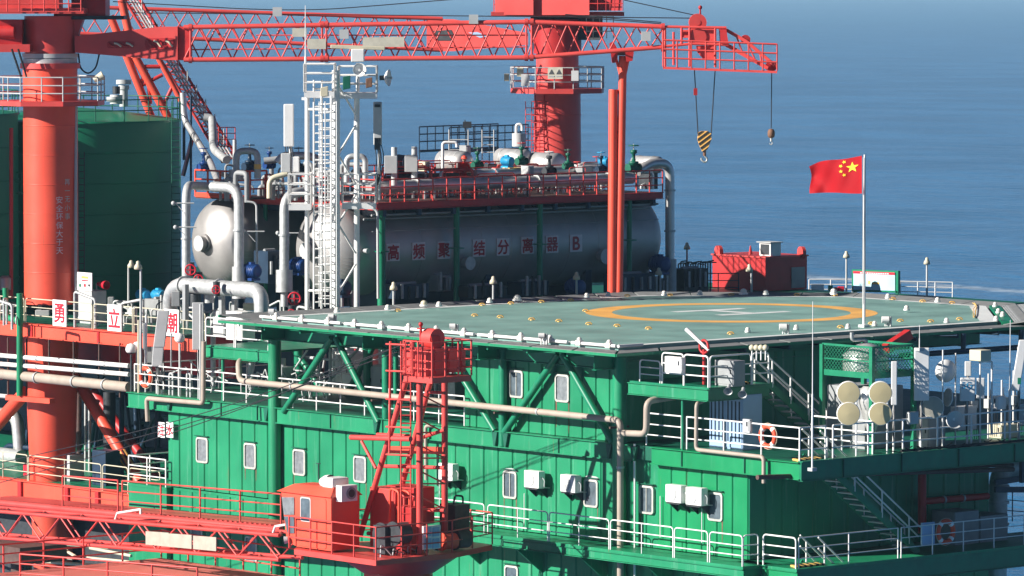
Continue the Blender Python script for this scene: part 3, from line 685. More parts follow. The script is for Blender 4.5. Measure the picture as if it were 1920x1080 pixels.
# two characters on plates
for px, py, s_ in ((303,806,'注'),(319,806,'水')):
    a = PX(px,py,1.0); t = thing('sign', '%s white plate with red character at the top left of the ribbed wall' % ('left' if px < 310 else 'right'), 'sign', a)
    m_ = MB(); m_.box(.98,1.02,a.y-.23,a.y+.23,a.z-.32,a.z+.32); put('plate', m_, M['swhite'], t)
    put('character', text_mb(s_, (.976,a.y,a.z), RV, UV, .42, fat=.008), M['sred'], t)
def lifebuoy(label, c, nrm, r=.36):
    c = V(c); n_ = V(nrm).normalized(); u = n_.cross(UV).normalized()
    t = thing('lifebuoy', label, 'lifebuoy', c-UV*r, 'orange lifebuoys')
    P = [c+(u*math.cos(a)+UV*math.sin(a))*r for a in [2*math.pi*k/20 for k in range(20)]]
    m_ = MB(); m_.tube(P, .095, 10, closed=True); put('ring', m_, M['ring'], t)
    for k in range(4):
        a0 = math.pi/4+k*math.pi/2; m_ = MB(); m_.tube([c+(u*math.cos(a0+e)+UV*math.sin(a0+e))*r for e in (-.16,0,.16)], .102, 10); put('band', m_, M['white'], t)
    m_ = MB(); m_.tube([c+(u*math.cos(a)+UV*math.sin(a))*(r+.11) for a in [2*math.pi*k/16 for k in range(16)]], .012, 5, closed=True); put('grab_line', m_, M['cream'], t)
lifebuoy('orange lifebuoy on the corner railing of the upper deck', PX(1440,818,XB+.15), (-1,0,0), .37)
lifebuoy('orange lifebuoy in the shade on the railing of the lowest deck', PY(1773,997,c2.y+.15), (0,-1,0), .4)
lifebuoy('orange lifebuoy on the railing at the far left end of the upper deck', PX(273,707,XB+.15), (-1,0,0), .37)
# cabinets
def cabinet(label, lo, sx, sy, h, mt='lgrey', doors=1, name='cabinet', face='x', dmt=None, louver=False):
    lo = V(lo); t = thing(name, label, 'cabinet', lo+V((sx/2,sy/2,0)))
    m_ = MB(); m_.box(lo.x, lo.x+sx, lo.y, lo.y+sy, lo.z, lo.z+h); put('body', m_, M[mt], t, bevel=.015)
    for k in range(doors):
        y0 = lo.y+sy*k/doors+.04; y1 = lo.y+sy*(k+1)/doors-.04; m_ = MB(); m_.box(lo.x-.02, lo.x, y0, y1, lo.z+.08, lo.z+h-.06); d_ = put('door', m_, M[dmt or mt], t)
        m_ = MB(); m_.box(lo.x-.05, lo.x-.02, y0+.06, y0+.1, lo.z+h*.5, lo.z+h*.5+.16); put('handle', m_, M['dark'], d_)
        if louver:
            for q in range(4):
                m_ = MB(); yy = y0+(y1-y0)*(q+.5)/4; m_.box(lo.x-.035, lo.x-.02, yy-.03, yy+.03, lo.z+.3, lo.z+h-.25); put('louver', m_, M['navy'], d_)
    m_ = MB(); m_.box(lo.x+.02, lo.x+sx-.02, lo.y-.015, lo.y, lo.z+.08, lo.z+h-.06); put('side_panel', m_, M[mt], t)
    return t
a, b = PX(1330,815,2.6), PX(1392,815,2.6); cabinet('tall pale blue cabinet with dark louvres in the recess under the landing platform', (2.6,b.y,Z2), 1.0, a.y-b.y, 2.05, 'pblue', 2, louver=True)
a = PX(1375,718,1.9); cabinet('grey cabinet standing on the landing platform under the helideck edge', (1.9,a.y,zl), .6, 1.0, .95, 'grey')
a = PX(1279,686,XB-.1); t = cabinet('small white box hung on the railing of the landing platform', (XB-.15,a.y,zl+.45), .22, .9, .6, 'white')
a = PX(1410,812,XB+.1); cabinet('small pale box on the railing left of the corner lifebuoy', (XB-.02,a.y,a.z), .15, .38, .5, 'lgrey')
a = PY(1400,800,1.0); 
m_ = MB(); m_.box(6.2,8.2,-6.6,-4.6,Z2,Z2+2.3)
solo('deck_cabin', m_, M['grey'], 'grey cabin in the shade behind the stair on the upper deck', 'cabin', bevel=.03)
# foam monitor under the helideck rim, horns
fm = thing('foam_monitor', 'red fire water monitor with white barrel at the helideck rim above the landing platform', 'fire monitor', PX(1320,665,XB+.5))
c = PX(1320,650,XB+.5)
m_ = MB(); m_.cyl(c-UV*1.4, c-UV*.1, .06); put('stand', m_, M['redd'], fm)
m_ = MB(); m_.tube([c+V((0,.24*math.cos(a),.24*math.sin(a))) for a in [2*math.pi*k/14 for k in range(14)]], .05, 6, closed=True); put('handwheel', m_, M['redd'], fm)
m_ = MB(); m_.cyl(c+V((0,-.25,-.12)), c+V((-.2,.75,.62)), .05, .085, n=10); put('barrel', m_, M['white'], fm)
for k in range(4):
    a = PX(1410+8.5*k, 655, XB+1.0); t = thing('floodlight', '%s lamp from the left in the row of four above the stair head' % ('first','second','third','fourth')[k], 'lamp', a, 'row of deck lamps at the stair head')
    m_ = MB(); m_.cyl(a-UV*.4, a, .03, n=6); put('stem', m_, M['white'], t)
    m_ = MB(); m_.sph(a+UV*.06, .12, 10); put('lamp_head', m_, M['cream'], t)
for k, (px, py) in enumerate(((1366,727),(1393,733))):
    a = PX(px,py,XB-.1); t = thing('horn_speaker', 'silver horn speaker under the landing platform, %s of the pair' % ('left','right')[k], 'speaker', a, 'horn speakers under the landing')
    m_ = MB(); m_.cyl(a, a+V((-.15,-.12,-.12)), .06, .17, n=14, cap=False); m_.cyl(a+V((.12,.1,.08)), a, .07, .06); put('horn', m_, M['galv'], t)
# things in the shade on the lowest deck
t = pipe('thick silver exhaust duct at the far right behind the lowest deck', [PY(1930,872,-5.2), PY(1872,880,-5.2), PY(1870,1085,-5.2)], .36, 'galv', bend=.7, rings=(1.15,1.3,1.5), n=16)
t = pipe('red fire water riser in the shade between the two right decks', [PY(1729,872,-6.1), PY(1729,1000,-6.1)], .16, 'redd', bend=0)
t = pipe('horizontal red fire water pipe in the shade between the two right decks', [PY(1733,940,-6.1), PY(1852,930,-6.1)], .13, 'redd', bend=0, rings=(.3,.6))
a, b = PY(1727,1022,c2.y+.2), PY(1751,978,c2.y+.2); m_ = MB(); m_.box(a.x,b.x,c2.y+.15,c2.y+.22,a.z,b.z); t = solo('blue_locker', m_, M['pblue'], 'pale blue panel tied to the railing of the lowest deck beside the lifebuoy', 'panel')
a = PY(1790,1020,-7.2); cabinet('dark grey equipment box behind the railing of the lowest deck right of the lifebuoy', (a.x,-7.2,Z1), 1.3, 1.2, 1.25, 'grey')
a = PY(1838,1010,-7.2); cabinet('grey winch housing behind the railing of the lowest deck near the exhaust duct', (a.x,-7.2,Z1), 1.5, 1.2, 1.0, 'grey')
for k, (x, py, r_) in enumerate(((12,873,.09),(12,868,.06),(12,880,.05))):
    pipe(('purple brown drain pipe','thin brown pipe','thin grey cable pipe')[k]+' slung under the shaded edge of the upper deck', [PY(1420+k*60,895-k*8,-8.1+k*.3), PY(1900,880-k*8,-8.1+k*.3)], r_, ('brown','brown','galv')[k], bend=0)
pipe('brown pipe slung under the shaded edge of the lowest deck', [PY(1560,1085,c2.y+.4), PY(1890,1048,c2.y+.4)], .08, 'brown', bend=0)
# frames outboard at the far right
for (px0,py0,px1,py1), lb in (((1866,905,1920,896),'upper'),((1866,918,1935,918),'middle')):
    m_ = MB(); m_.bar(PY(px0,py0,-6), PY(px1,py1,-6), .1, .22); solo('outboard_beam', m_, M['navy'], 'dark %s beam sticking out over the sea behind the exhaust duct' % lb, 'beam')
railing('thin navy railing over the sea behind the exhaust duct, far right', [PY(1866,975,2),PY(1930,980,2)], 1.3, M['navy'], step=1.0)
m_ = MB(); a = PY(1916,895,-7); m_.bar(PY(1916,845,-7), PY(1916,905,-7), .15, .15); solo('hanger_post', m_, M['navy'], 'dark vertical hanger below the upper deck at the right edge of view', 'post')

# ================================================================ antennas on the upper deck, right side
def whip(label, base, h, r=.03, tip=.012, mt='white', foot=None):
    base = V(base); t = thing('whip_antenna', label, 'antenna', base)
    m_ = MB(); m_.cyl(base, base+UV*h*.45, r, n=8); put('lower_tube', m_, M[mt], t)
    m_ = MB(); m_.cyl(base+UV*h*.45, base+UV*h, r*.62, tip, n=7); put('rod', m_, M[mt], t)
    m_ = MB(); m_.box(base.x-.12,base.x+.12,base.y-.12,base.y+.12,base.z-.06,base.z+.06); put('foot', m_, M['galv'], t)
    return t
pA = PX(1523,880,.55)
whip('tall white whip antenna in front of the upper deck corner and striped step', pA, PX(1521,565,.55).z-pA.z, .035)
yq = -8.45
q = lambda px, py, y=yq: PY(px, py, y)
def pole(par, px, y=yq, top=700, z0=None, r=.035, mt='white'):
    a = q(px, top, y); m_ = MB(); m_.cyl((a.x,a.y,Z2 if z0 is None else z0), (a.x,a.y,a.z), r, n=8); return put('pole', m_, M[mt], par)
def drum(label, px, py, r, y=yq, ax=None, mt='cream', depth=.28, flat=True):
    c = q(px, py, y); ax = V(ax or (-.62,-.78,-.02)).normalized()
    t = thing('dish_antenna', label, 'dish antenna', c-UV*r)
    m_ = MB(); m_.lathe(c-ax*depth, ax, [(0,0),(r*.5,.02),(r,depth*.6),(r,depth),(r*.95,depth+.01)], 28); put('shell', m_, M['white'], t)
    m_ = MB(); m_.lathe(c-ax*depth, ax, [(r*.95,depth+.008),(r*.6,depth+.02 if flat else depth-.1),(0,depth+.03 if flat else depth-.16)], 28); put('radome', m_, M[mt], t)
    m_ = MB(); m_.box(c.x+.1,c.x+.3,c.y+.1,c.y+.3,c.z-.12,c.z+.12); put('mount', m_, M['galv'], t)
    return t
for px, py, lb in ((1591,737,'upper left'),(1591,776,'lower left'),(1651,737,'upper right'),(1651,776,'lower right')):
    drum('cream drum antenna, %s one of the stack of four by the green cage' % lb, px, py, .43, -8.75, (-.66,-.75,-.04), 'drumtan', .4)
m0 = thing('antenna_pole', 'pale steel pole carrying the left pair of cream drum antennas', 'pole', q(1606,850)); pole(m0,1606,top=735)
m0 = thing('antenna_pole', 'pale steel pole carrying the right pair of cream drum antennas', 'pole', q(1664,850)); pole(m0,1664,top=735)
def panel_ant(label, px0, px1, py0, py1, y=yq, dep=.12, tilt=0.0, mt='white', polex=None, stripe=False):
    a, b = q(px0, py1, y), q(px1, py0, y); c = (a+b)/2; t = thing('panel_antenna', label, 'panel antenna', (c.x,c.y+.2,Z2))
    w_ = (b.x-a.x)*.757/1.0; w_ = (px1-px0)/((F)/((c-CP).length)); h_ = b.z-a.z
    r_ = V((RX,RY,0)); f_ = V((-FX,-FY,0)); m_ = MB(); up = (UV+r_*tilt).normalized()
    m_.ob(c, r_*w_/2, f_*dep/2, up*h_/2); o = put('radome', m_, M[mt], t, bevel=.03)
    m_ = MB(); m_.cyl((c.x+FX*.16,c.y+FY*.16,Z2),(c.x+FX*.16,c.y+FY*.16,c.z+h_*.3),.04,n=8); put('pole', m_, M['white'], t)
    for s_ in (-1,1): 
        m_ = MB(); m_.ob(c+UV*h_*.33*s_-f_*.1, r_*.06, f_*.1, UV*.04); put('clamp', m_, M['galv'], t)
    m_ = MB()
    for k in range(3): m_.tube([c-UV*h_/2+r_*(.04*k-.04), c-UV*(h_/2+.4)+r_*(.05*k-.1)+f_*.05, (c.x+FX*.1,c.y+FY*.1,Z2+.4)], .012, 5, bend=.3)
    put('cables', m_, M['black'], t)
    if stripe:
        m_ = MB(); m_.ob(c+UV*h_*(-.3)+f_*(dep/2+.004), r_*w_*.2, f_*.003, UV*.12); put('label', m_, M['greenb'], t)
    return t
panel_ant('slim white panel antenna next to the green mesh cage', 1671,1682,677,760)
big = panel_ant('largest white panel antenna, upright against the sea right of the green cage', 1714,1742,651,752, dep=.18)
g5 = panel_ant('short white panel antenna with blue 5G lettering', 1800,1828,707,753, dep=.14, tilt=.03)
cg = q(1813,722)+V((-FX,-FY,0))*.1; put('lettering', text_mb('5G', cg, (RX,RY,0), UV, .24, fat=.008), M['cyan'], g5)
panel_ant('narrow white panel antenna right of the 5G one', 1831,1846,708,748, y=-8.0)
panel_ant('white panel antenna leaning right at the right edge of view', 1903,1919,636,734, tilt=.16, stripe=True)
panel_ant('small white panel antenna behind the 5G one, upper', 1809,1821,677,706, y=-7.2)
t = thing('beacon_box', 'cream camera box on a pole above the panel antennas', 'camera', q(1838,850,-8.2)); pole(t,1838,-8.2,top=676)
a, b = q(1828,677,-8.2), q(1848,655,-8.2); m_ = MB(); m_.box(a.x,b.x,-8.5,-7.9,a.z,b.z); put('housing', m_, M['cream'], t, bevel=.03)
m_ = MB(); m_.tube([q(1836,678,-8.2), q(1860,678,-8.2), q(1859,815,-8.2)], .04, 7, bend=.05); put('arm', m_, M['white'], t)
drum('round white dish seen from behind against the sea, on a pole', 1772,695,.42,-7.6,(.3,.95,.1),'white')
m0 = thing('antenna_pole', 'thin white pole in front of the white dish on the sea side', 'pole', q(1768,850)); pole(m0,1768,top=656,r=.028)
m0 = thing('antenna_pole', 'white pole behind the round white dish, right of the slim one', 'pole', q(1792,850,-7.4)); pole(m0,1792,-7.4,top=662,r=.03)
drum('flat grey green dish low on the railing left of the small dish', 1749,764,.42,-8.6,(-.66,-.75,0),'board',.1)
drum('small grey dish low on the railing under the 5G antenna', 1791,787,.34,-8.75,(-.5,-.86,-.05),'lgrey',.15,False)
drum('thin dish seen edge-on between the grey dishes', 1777,745,.34,-8.3,(-.9,.25,.1),'galv',.08)
drum('grey dish cut by the right edge of view', 1921,777,.4,-8.6,(-.8,-.6,0),'lgrey',.15,False)
whip('tall thin white whip antenna near the right edge of view', q(1893,835), q(1895,600).z-q(1893,835).z, .05)
whip('short white whip antenna over the largest panel antenna', q(1724,655), .9, .02)
m0 = thing('antenna_pole', 'grey steel pole left of the leaning panel antenna', 'pole', q(1912,850)); pole(m0,1912,top=690,r=.03,mt='galv')
a = q(1867,768,-8.2); cabinet('small white junction box on a stand under the cream camera box', (a.x,-8.3,a.z), .45, .35, .5, 'white')
a = q(1737,826,-7.8); cabinet('grey outdoor cabinet behind the railing under the flat grey dish', (a.x,-7.9,Z2), .9, .7, 1.15, 'grey', dmt='lgrey')
a = q(1800,805,-7.4); cabinet('white equipment rack box behind the railing under the 5G antenna', (a.x,-7.3,Z2+.5), 1.0, .4, .9, 'white', 2)
a = q(1870,815,-6.6); cabinet('sandy coloured low crate on the upper deck near the right edge', (a.x,-6.8,Z2), 1.0, .7, .5, 'cream')
a = q(1699,790,-8.5); cabinet('white meter box on the railing left of the grey cabinet', (a.x,-8.7,a.z-.1), .45, .2, .45, 'lgrey')
for k, px in enumerate((1822,1853,1878,1900)):
    a = q(px,790,-6.9+.2*k); m0 = thing('cable_post', 'short white post with cable bundle among the antennas, %s of four' % ('first','second','third','last')[k], 'post', (a.x,a.y,Z2))
    m_ = MB(); m_.cyl((a.x,a.y,Z2),(a.x,a.y,Z2+2.2+.3*(k%2)),.035,n=7); put('post', m_, M['white'], m0)
    m_ = MB()
    for j in range(4): m_.tube([(a.x+.06,a.y-.05,Z2+1.9-.2*j),(a.x+.15*j-.2,a.y-.25,Z2+1.2),(a.x+.1*j,a.y-.15,Z2+.1)], .014, 5, bend=.3)
    put('cables', m_, M['black'], m0)
    m_ = MB(); m_.box(a.x-.2,a.x+.15,a.y-.2,a.y+.05,Z2+1.2,Z2+1.55); put('radio_unit', m_, M['lgrey'], m0)
m_ = MB()
for j in range(9):
    x0 = q(1670+25*j,850,-8.65).x; m_.tube([(x0,-8.66,Z2+.15+.08*math.sin(j)),(x0+.5,-8.7,Z2+.05),(x0+1.1,-8.68,Z2+.2+.06*math.cos(j*2))], .022, 5, bend=.3)
m_.tube([(q(1680,850).x,-8.7,Z2+.12),(q(1925,835).x,-8.7,Z2+.12)], .05, 6)
solo('cable_bundle', m_, M['black'], 'black cable bundle along the deck edge below the antennas', 'cables')
# green mesh cage with its steel vessel
yc = -7.9; a = PY(1635,705,yc); zc0 = a.z; zc1 = PY(1635,652,yc).z; x0 = a.x; y1_ = yc+2.6; x1 = PY(1713,700,yc).x
cage = thing('equipment_cage', 'green steel cage with diamond mesh sides on legs beside the drum antennas', 'cage', (x0+1,yc+1,Z2))
for (x, y) in ((x0,yc),(x0,y1_),(x1,yc),(x1,y1_)):
    m_ = MB(); m_.box(x-.08,x+.08,y-.08,y+.08,Z2,zc1); put('leg', m_, M['greenb'], cage)
for z, h_ in ((zc0,.22),(zc1,.08),((zc0+zc1)/2,.04)):
    for p, s_ in (((x0,yc),(x0,y1_)),((x1,yc),(x1,y1_)),((x0,yc),(x1,yc)),((x0,y1_),(x1,y1_))):
        m_ = MB(); m_.bar((*p,z),(*s_,z),.05,h_); put('rail', m_, M['greenb'], cage)
m_ = MB(); m_.box(x0,x1,yc,y1_,zc0-.05,zc0); put('floor', m_, M['greend'], cage)
for (p, s_) in (((x0,yc),(x0,y1_)),((x0,yc),(x1,yc)),((x1,yc),(x1,y1_))):
    m_ = MB(); p, s_ = V((*p,0)), V((*s_,0)); L_ = (s_-p).length; d = (s_-p)/L_; H_ = zc1-zc0; k = -H_
    while k < L_:
        for sg in (0,1):
            u0, u1 = max(0,k), min(L_,k+H_); v0, v1 = u0-k, u1-k
            if sg: v0, v1 = H_-v0, H_-v1
            m_.bar(p+d*u0+UV*(zc0+v0), p+d*u1+UV*(zc0+v1), .014)
        k += .16
    put('mesh', m_, M['greenb'], cage, 'stuff')
cv = V(((x0+x1)/2-.1,(yc+y1_)/2,0))
ves = thing('pressure_vessel', 'rounded dull steel vessel inside the green mesh cage', 'vessel', (cv.x,cv.y,zc0))
m_ = MB(); m_.lathe((cv.x,cv.y,zc0), (0,0,1), [(.85,0),(.87,.4),(.8,.7),(.55,.95),(.2,1.08),(.0,1.1)], 28); put('body', m_, M['silver'], ves)
m_ = MB(); m_.lathe((cv.x,cv.y,zc0+.62), (0,0,1), [(.88,0),(.9,.03),(.88,.06)], 28); put('band', m_, M['galv'], ves)
m_ = MB(); m_.tube([cv+UV*(zc0+1.0), cv+UV*(zc0+1.22), cv+V((-.55,.2,zc0+1.22)), cv+V((-.55,.2,zc0+1.5))], .07, 8, bend=.12); put('pipe', m_, M['galv'], ves)
m_ = MB(); m_.lathe((cv.x-.1,cv.y-.4,Z2+.6), (0,0,1), [(.12,0),(.3,.5),(.5,1.2),(.5,1.6),(.3,1.8)], 20); put('hopper', m_, M['silver'], ves)
m_ = MB(); c = PY(1683,640,-6.5); m_.ob(c, (.6,0,.25), (0,.15,0), (-.08,0,.16)); solo('hose_box', m_, M['redd'], 'red tilted hose box under the helideck edge above the green cage', 'hose box')
# ================================================================ cranes
def bars(par, name, segs, r, mt, n=6):
    for p, q in segs:
        m_ = MB(); m_.cyl(p, q, r, n=n); put(name, m_, mt, par)
def lattice(par, A, B, n, mt, rc=.09, rb=.035, faces=(0,1,2,3)):
    """A and B: four corner points each (top front, top back, bottom back, bottom front)"""
    A = [V(p) for p in A]; B = [V(p) for p in B]
    for a, b in zip(A, B):
        m_ = MB(); m_.cyl(a, b, rc, n=10); put('chord', m_, mt, par)
    for k in faces:
        a0, a1, b0, b1 = A[k], A[(k+1) % 4], B[k], B[(k+1) % 4]; seg = []
        for i in range(n):
            t, t2 = i/n, (i+1)/n
            p = (a0+(b0-a0)*t) if i % 2 == 0 else (a1+(b1-a1)*t)
            q_ = (a1+(b1-a1)*t2) if i % 2 == 0 else (a0+(b0-a0)*t2)
            seg.append((p, q_))
        bars(par, 'lattice_bar', seg, rb, mt, 5)
RT, FW = V((RX,RY,0)), V((FX,FY,0))
def deckring(par, c, rad, z0, z1, mt, n=8, rot=22.5, nm='platform'):
    P = [(c.x+rad*math.cos(R(rot+360*k/n)), c.y+rad*math.sin(R(rot+360*k/n))) for k in range(n)]
    m_ = MB(); m_.poly([(*p,z0) for p in P], (0,0,z1-z0)); put(nm, m_, mt, par); return P
def ring_rail(par, P, z, h, mt, r=.03):
    for i in range(len(P)):
        a, b = V((*P[i],z)), V((*P[(i+1) % len(P)],z))
        for q_ in (1,.66,.33):
            m_ = MB(); m_.cyl(a+UV*h*q_, b+UV*h*q_, r, n=6); put('rail', m_, mt, par)
        for t in (0,.5):
            c = a+(b-a)*t; m_ = MB(); m_.cyl(c, c+UV*h, r, n=6); put('post', m_, mt, par)
# ---- left crane
dA = 221.4
KA, KB = -.0036, -.009
FA = (FW-RT*.20).normalized(); FB = (FW-RT*.27).normalized()
def PA(px, py, d): return PD(px, py, d+(px-95)*KA)
def PB(px, py, d): return PD(px, py, d+(px-1045)*KB)
cur = PA
cA = PD(95, 300, dA); SA = F/dA
crA = thing('pedestal_crane', 'red pedestal crane at the left with its long boom reaching right over the deck', 'crane', (cA.x, cA.y, -2.2))
zA = lambda py: PD(95, py, dA).z
def cylA(par, c, y0, y1, r0, r1, mt, nm, n=36, zf=zA):
    m_ = MB(); m_.cyl((c.x,c.y,zf(y1)), (c.x,c.y,zf(y0)), r1, r0, n=n); return put(nm, m_, M[mt], par)
cylA(crA, cA, 128, 570, 1.2, 1.2, 'redo', 'pedestal'); 
ped = crA.children[-1]
cylA(crA, cA, 118, 128, 1.32, 1.32, 'red', 'flange'); cylA(crA, cA, 109, 118, 1.2, 1.2, 'galv', 'slew_bearing'); cylA(crA, cA, 100, 108, 1.22, 1.22, 'lgrey', 'slew_ring')
cylA(crA, cA, 30, 100, 1.12, 1.12, 'red', 'upper_column')
P = deckring(crA, cA, 2.45, zA(197), zA(188), M['red']); ring_rail(crA, P, zA(188), 1.05, M['lgrey'])
P = deckring(crA, cA, 1.7, zA(480), zA(479), M['red'], nm='stiffener_ring') if False else None
for k in range(3):
    a = cA-RT*.2; 
m_ = MB(); c = PD(70, 20, dA-1); m_.ob(c, RT*2.2, FW*1.6, UV*.12); put('machinery_deck', m_, M['red'], crA)
m_ = MB(); c = PD(50, -15, dA-1.4); m_.ob(c, RT*1.5, FW*1.0, UV*.75); put('machinery_house', m_, M['red'], crA)
m_ = MB(); c = PD(170, 8, dA+.4); m_.ob(c, RT*.75, FW*1.2, UV*.5); put('drum_box', m_, M['redd'], crA)
m_ = MB(); c = PD(180, 33, dA); m_.ob(c, RT*1.3, FW*.9, UV*.08); put('walkway', m_, M['dark'], crA)
m_ = MB(); c = PD(118, 60, dA-.6); m_.poly([c+RT*-.4+UV*.9, c+RT*1.0+UV*.9, c+RT*.35-UV*1.0, c+RT*-.4-UV*1.1], FW*1.1); put('bracket', m_, M['red'], crA)
a, b = PD(-10,22,dA-3), PD(152,22,dA-3)
for q_ in (0,.35,.7):
    m_ = MB(); m_.cyl(a+UV*q_, b+UV*q_, .028, n=6); put('rail', m_, M['red'], crA)
for k in range(8):
    m_ = MB(); p = a+(b-a)*(k/7); m_.cyl(p, p+UV*.9, .03, n=6); put('post', m_, M['red'], crA)
# machinery left of the column
m_ = MB(); c = PD(18, 60, dA-1); m_.ob(c, RT*.6, FW*.6, UV*.55); m_.cyl(c-RT*.9-FW*.4, c+RT*.3-FW*.6, .3, n=14); put('winch', m_, M['redd'], crA)
m_ = MB(); c = PD(16, 90, dA-1); m_.ob(c, RT*1.0, FW*.7, UV*.17); put('winch_beam', m_, M['red'], crA)
m_ = MB(); m_.cyl(PD(22,92,dA-2), PD(40,145,dA-2), .05, n=6); m_.cyl(PD(34,92,dA-2), PD(50,145,dA-2), .05, n=6); put('hose', m_, M['black'], crA)
m_ = MB(); m_.tube([PD(147,100,dA), PD(150,128,dA), PD(165,140,dA), PD(180,128,dA), PD(186,102,dA)], .04, 6, bend=.4); put('hose', m_, M['black'], crA)
m_ = MB(); c = PD(187,146,dA-1.2); m_.cyl(c-RT*.25+UV*-.1, c+RT*.15+UV*.12, .12, .2, n=14); put('searchlight', m_, M['cream'], crA)
# boom root: tapered box with openings, then the lattice
def prism_px(par, nm, pts, d, th, mt):
    m_ = MB(); m_.poly([cur(*p, d-th/2) for p in pts], FW*th); return put(nm, m_, mt, par)
prism_px(crA, 'boom_root', [(140,68),(300,50),(333,50),(333,113),(300,112),(140,98)], dA-.7, .12, M['red'])
prism_px(crA, 'boom_root', [(140,68),(300,50),(333,50),(333,113),(300,112),(140,98)], dA+.7, .12, M['red'])
prism_px(crA, 'boom_root_plate', [(140,68),(333,49.5),(333,52),(140,70.5)], dA, 1.3, M['red']); prism_px(crA, 'boom_root_plate', [(140,96),(333,111),(333,113.5),(140,98.5)], dA, 1.3, M['red'])
prism_px(crA, 'boom_bulkhead', [(333,50),(357,50),(357,113),(333,113)], dA+.1, 1.4, M['redd'])
for px0, px1, py, h_ in ((204,248,84,6.5),(278,322,82,11)):
    pp = [(px0+h_*.6*math.cos(R(t))*1.0 if 90 <= t <= 270 else px1+h_*.6*math.cos(R(t)), py+h_*math.sin(R(t))) for t in range(0,360,20)]
    prism_px(crA, 'boom_opening', pp, dA-.78, .03, M['redd'])
    for k in range(4):
        m_ = MB(); x = px0+(px1-px0)*(k+.5)/4; m_.tube([PA(x-6,py-h_*.5,dA-.8), PA(x,py+h_*.3*(-1)**k,dA-.82), PA(x+7,py+h_*.5,dA-.8)], .05, 6, bend=.1); put('hydraulic_hose', m_, M['cream' if k % 2 else 'redd'], crA)
def sect(px, yt, yb, d, wd): return [PA(px,yt,d-wd/2), PA(px,yt,d+wd/2), PA(px,yb,d+wd/2), PA(px,yb,d-wd/2)]
lattice(crA, sect(345,51,112,dA,1.3), sect(987,41,108,dA,1.3), 21, M['red'], .105, .036)
lattice(crA, sect(987,41,108,dA,1.3), sect(1245,50,88,dA,1.1), 10, M['red'], .10, .034)
for px in (357, 604, 612, 987, 997, 1243):
    m_ = MB()
    yt, yb = (51,112) if px < 400 else (46,110) if px < 700 else (41,108) if px < 1000 else (50,90)
    s4 = sect(px,yt,yb,dA,1.3)
    for k in range(4): m_.cyl(s4[k], s4[(k+1)%4], .05, n=6); m_.cyl(s4[k]-RT*.08, s4[k]+RT*.08, .15, n=8)
    put('boom_frame', m_, M['red'], crA)
# inner walkway rail of the boom and pale boards, lamps
m_ = MB(); m_.cyl(PA(480,66,dA), PA(990,66,dA), .03, n=5); m_.cyl(PA(357,93,dA), PA(990,88,dA), .03, n=5); put('lifeline', m_, M['red'], crA)
for x0,x1,y0,y1 in ((576,611,73,92),(680,720,70,88),(720,758,69,88),(548,575,53,69)):
    prism_px(crA, 'board', [(x0,y0),(x1,y0),(x1,y1),(x0,y1)], dA-.85, .06, M['board'])
for px, py in ((645,64),(1211,68),(520,22),(888,36)):
    c = PA(px,py,dA-.8); m_ = MB(); m_.ob(c, RT*.2, FW*.1, UV*.2); l_ = put('boom_lamp', m_, M['lgrey'], crA)
# boom head
prism_px(crA, 'boom_head_box', [(1296,54),(1342,54),(1342,83),(1296,83)], dA, .9, M['red'])
prism_px(crA, 'boom_head_box', [(1278,56),(1292,56),(1292,71),(1278,71)], dA, .7, M['red'])
prism_px(crA, 'head_pendant', [(1306,86),(1340,86),(1342,110),(1320,112),(1308,98)], dA, .7, M['red'])
for o in (-.65,.65):
    bars(crA, 'boom_head_frame', [(PA(1243,50,dA+o),PA(1362,52,dA+o)),(PA(1245,87,dA+o),PA(1300,82,dA+o)),(PA(1300,82,dA+o),PA(1366,84,dA+o)),(PA(1247,50,dA+o),PA(1247,125,dA+o)),(PA(1293,50,dA+o),PA(1293,125,dA+o)),(PA(1341,52,dA+o),PA(1341,126,dA+o)),(PA(1278,52,dA+o),PA(1278,82,dA+o)),(PA(1263,60,dA+o),PA(1263,122,dA+o))], .06, M['red'])
prism_px(crA, 'boom_head_box', [(1350,55),(1362,55),(1366,82),(1352,82)], dA-.1, 1.3, M['redd'])
m_ = MB(); c = PA(1309,69,dA-.5); m_.cyl(c, c-FW*.08, .36, n=24); put('sheave_pin', m_, M['red'], crA)
m_ = MB(); c = PA(1308,42,dA); m_.cyl(c-FW*.35, c+FW*.35, .38, n=24); m_.cyl(c-FW*.37+UV*.0, c-FW*.36, .12, n=12); s_ = put('sheave', m_, M['red'], crA)
m_ = MB(); m_.cyl(PA(1313,34,dA), PA(1313,10,dA), .05, .03, n=8); m_.sph(PA(1313,14,dA), .09, 8); put('warning_light', m_, M['redd'], crA)
a0, b0 = PA(1243,125,dA-1.3), PA(1457,133,dA-1.3); a1, b1 = PA(1243,125,dA+1.3), PA(1457,133,dA+1.3)
m_ = MB(); m_.add([a0,b0,b1,a1,a0-UV*.1,b0-UV*.1,b1-UV*.1,a1-UV*.1],[(0,1,2,3),(7,6,5,4),(0,4,5,1),(1,5,6,2),(2,6,7,3),(3,7,4,0)]); put('head_walkway', m_, M['red'], crA)
for a, b, h_ in ((a0,b0,1.15),(a1,b1,1.15)):
    for q_ in (1,.66,.33):
        m_ = MB(); m_.cyl(a+UV*h_*q_, b+UV*h_*(q_), .035, n=6); put('rail', m_, M['red'], crA)
    for k in range(9):
        p = a+(b-a)*(k/8); m_ = MB(); m_.cyl(p, p+UV*h_, .035, n=6); put('post', m_, M['red'], crA)
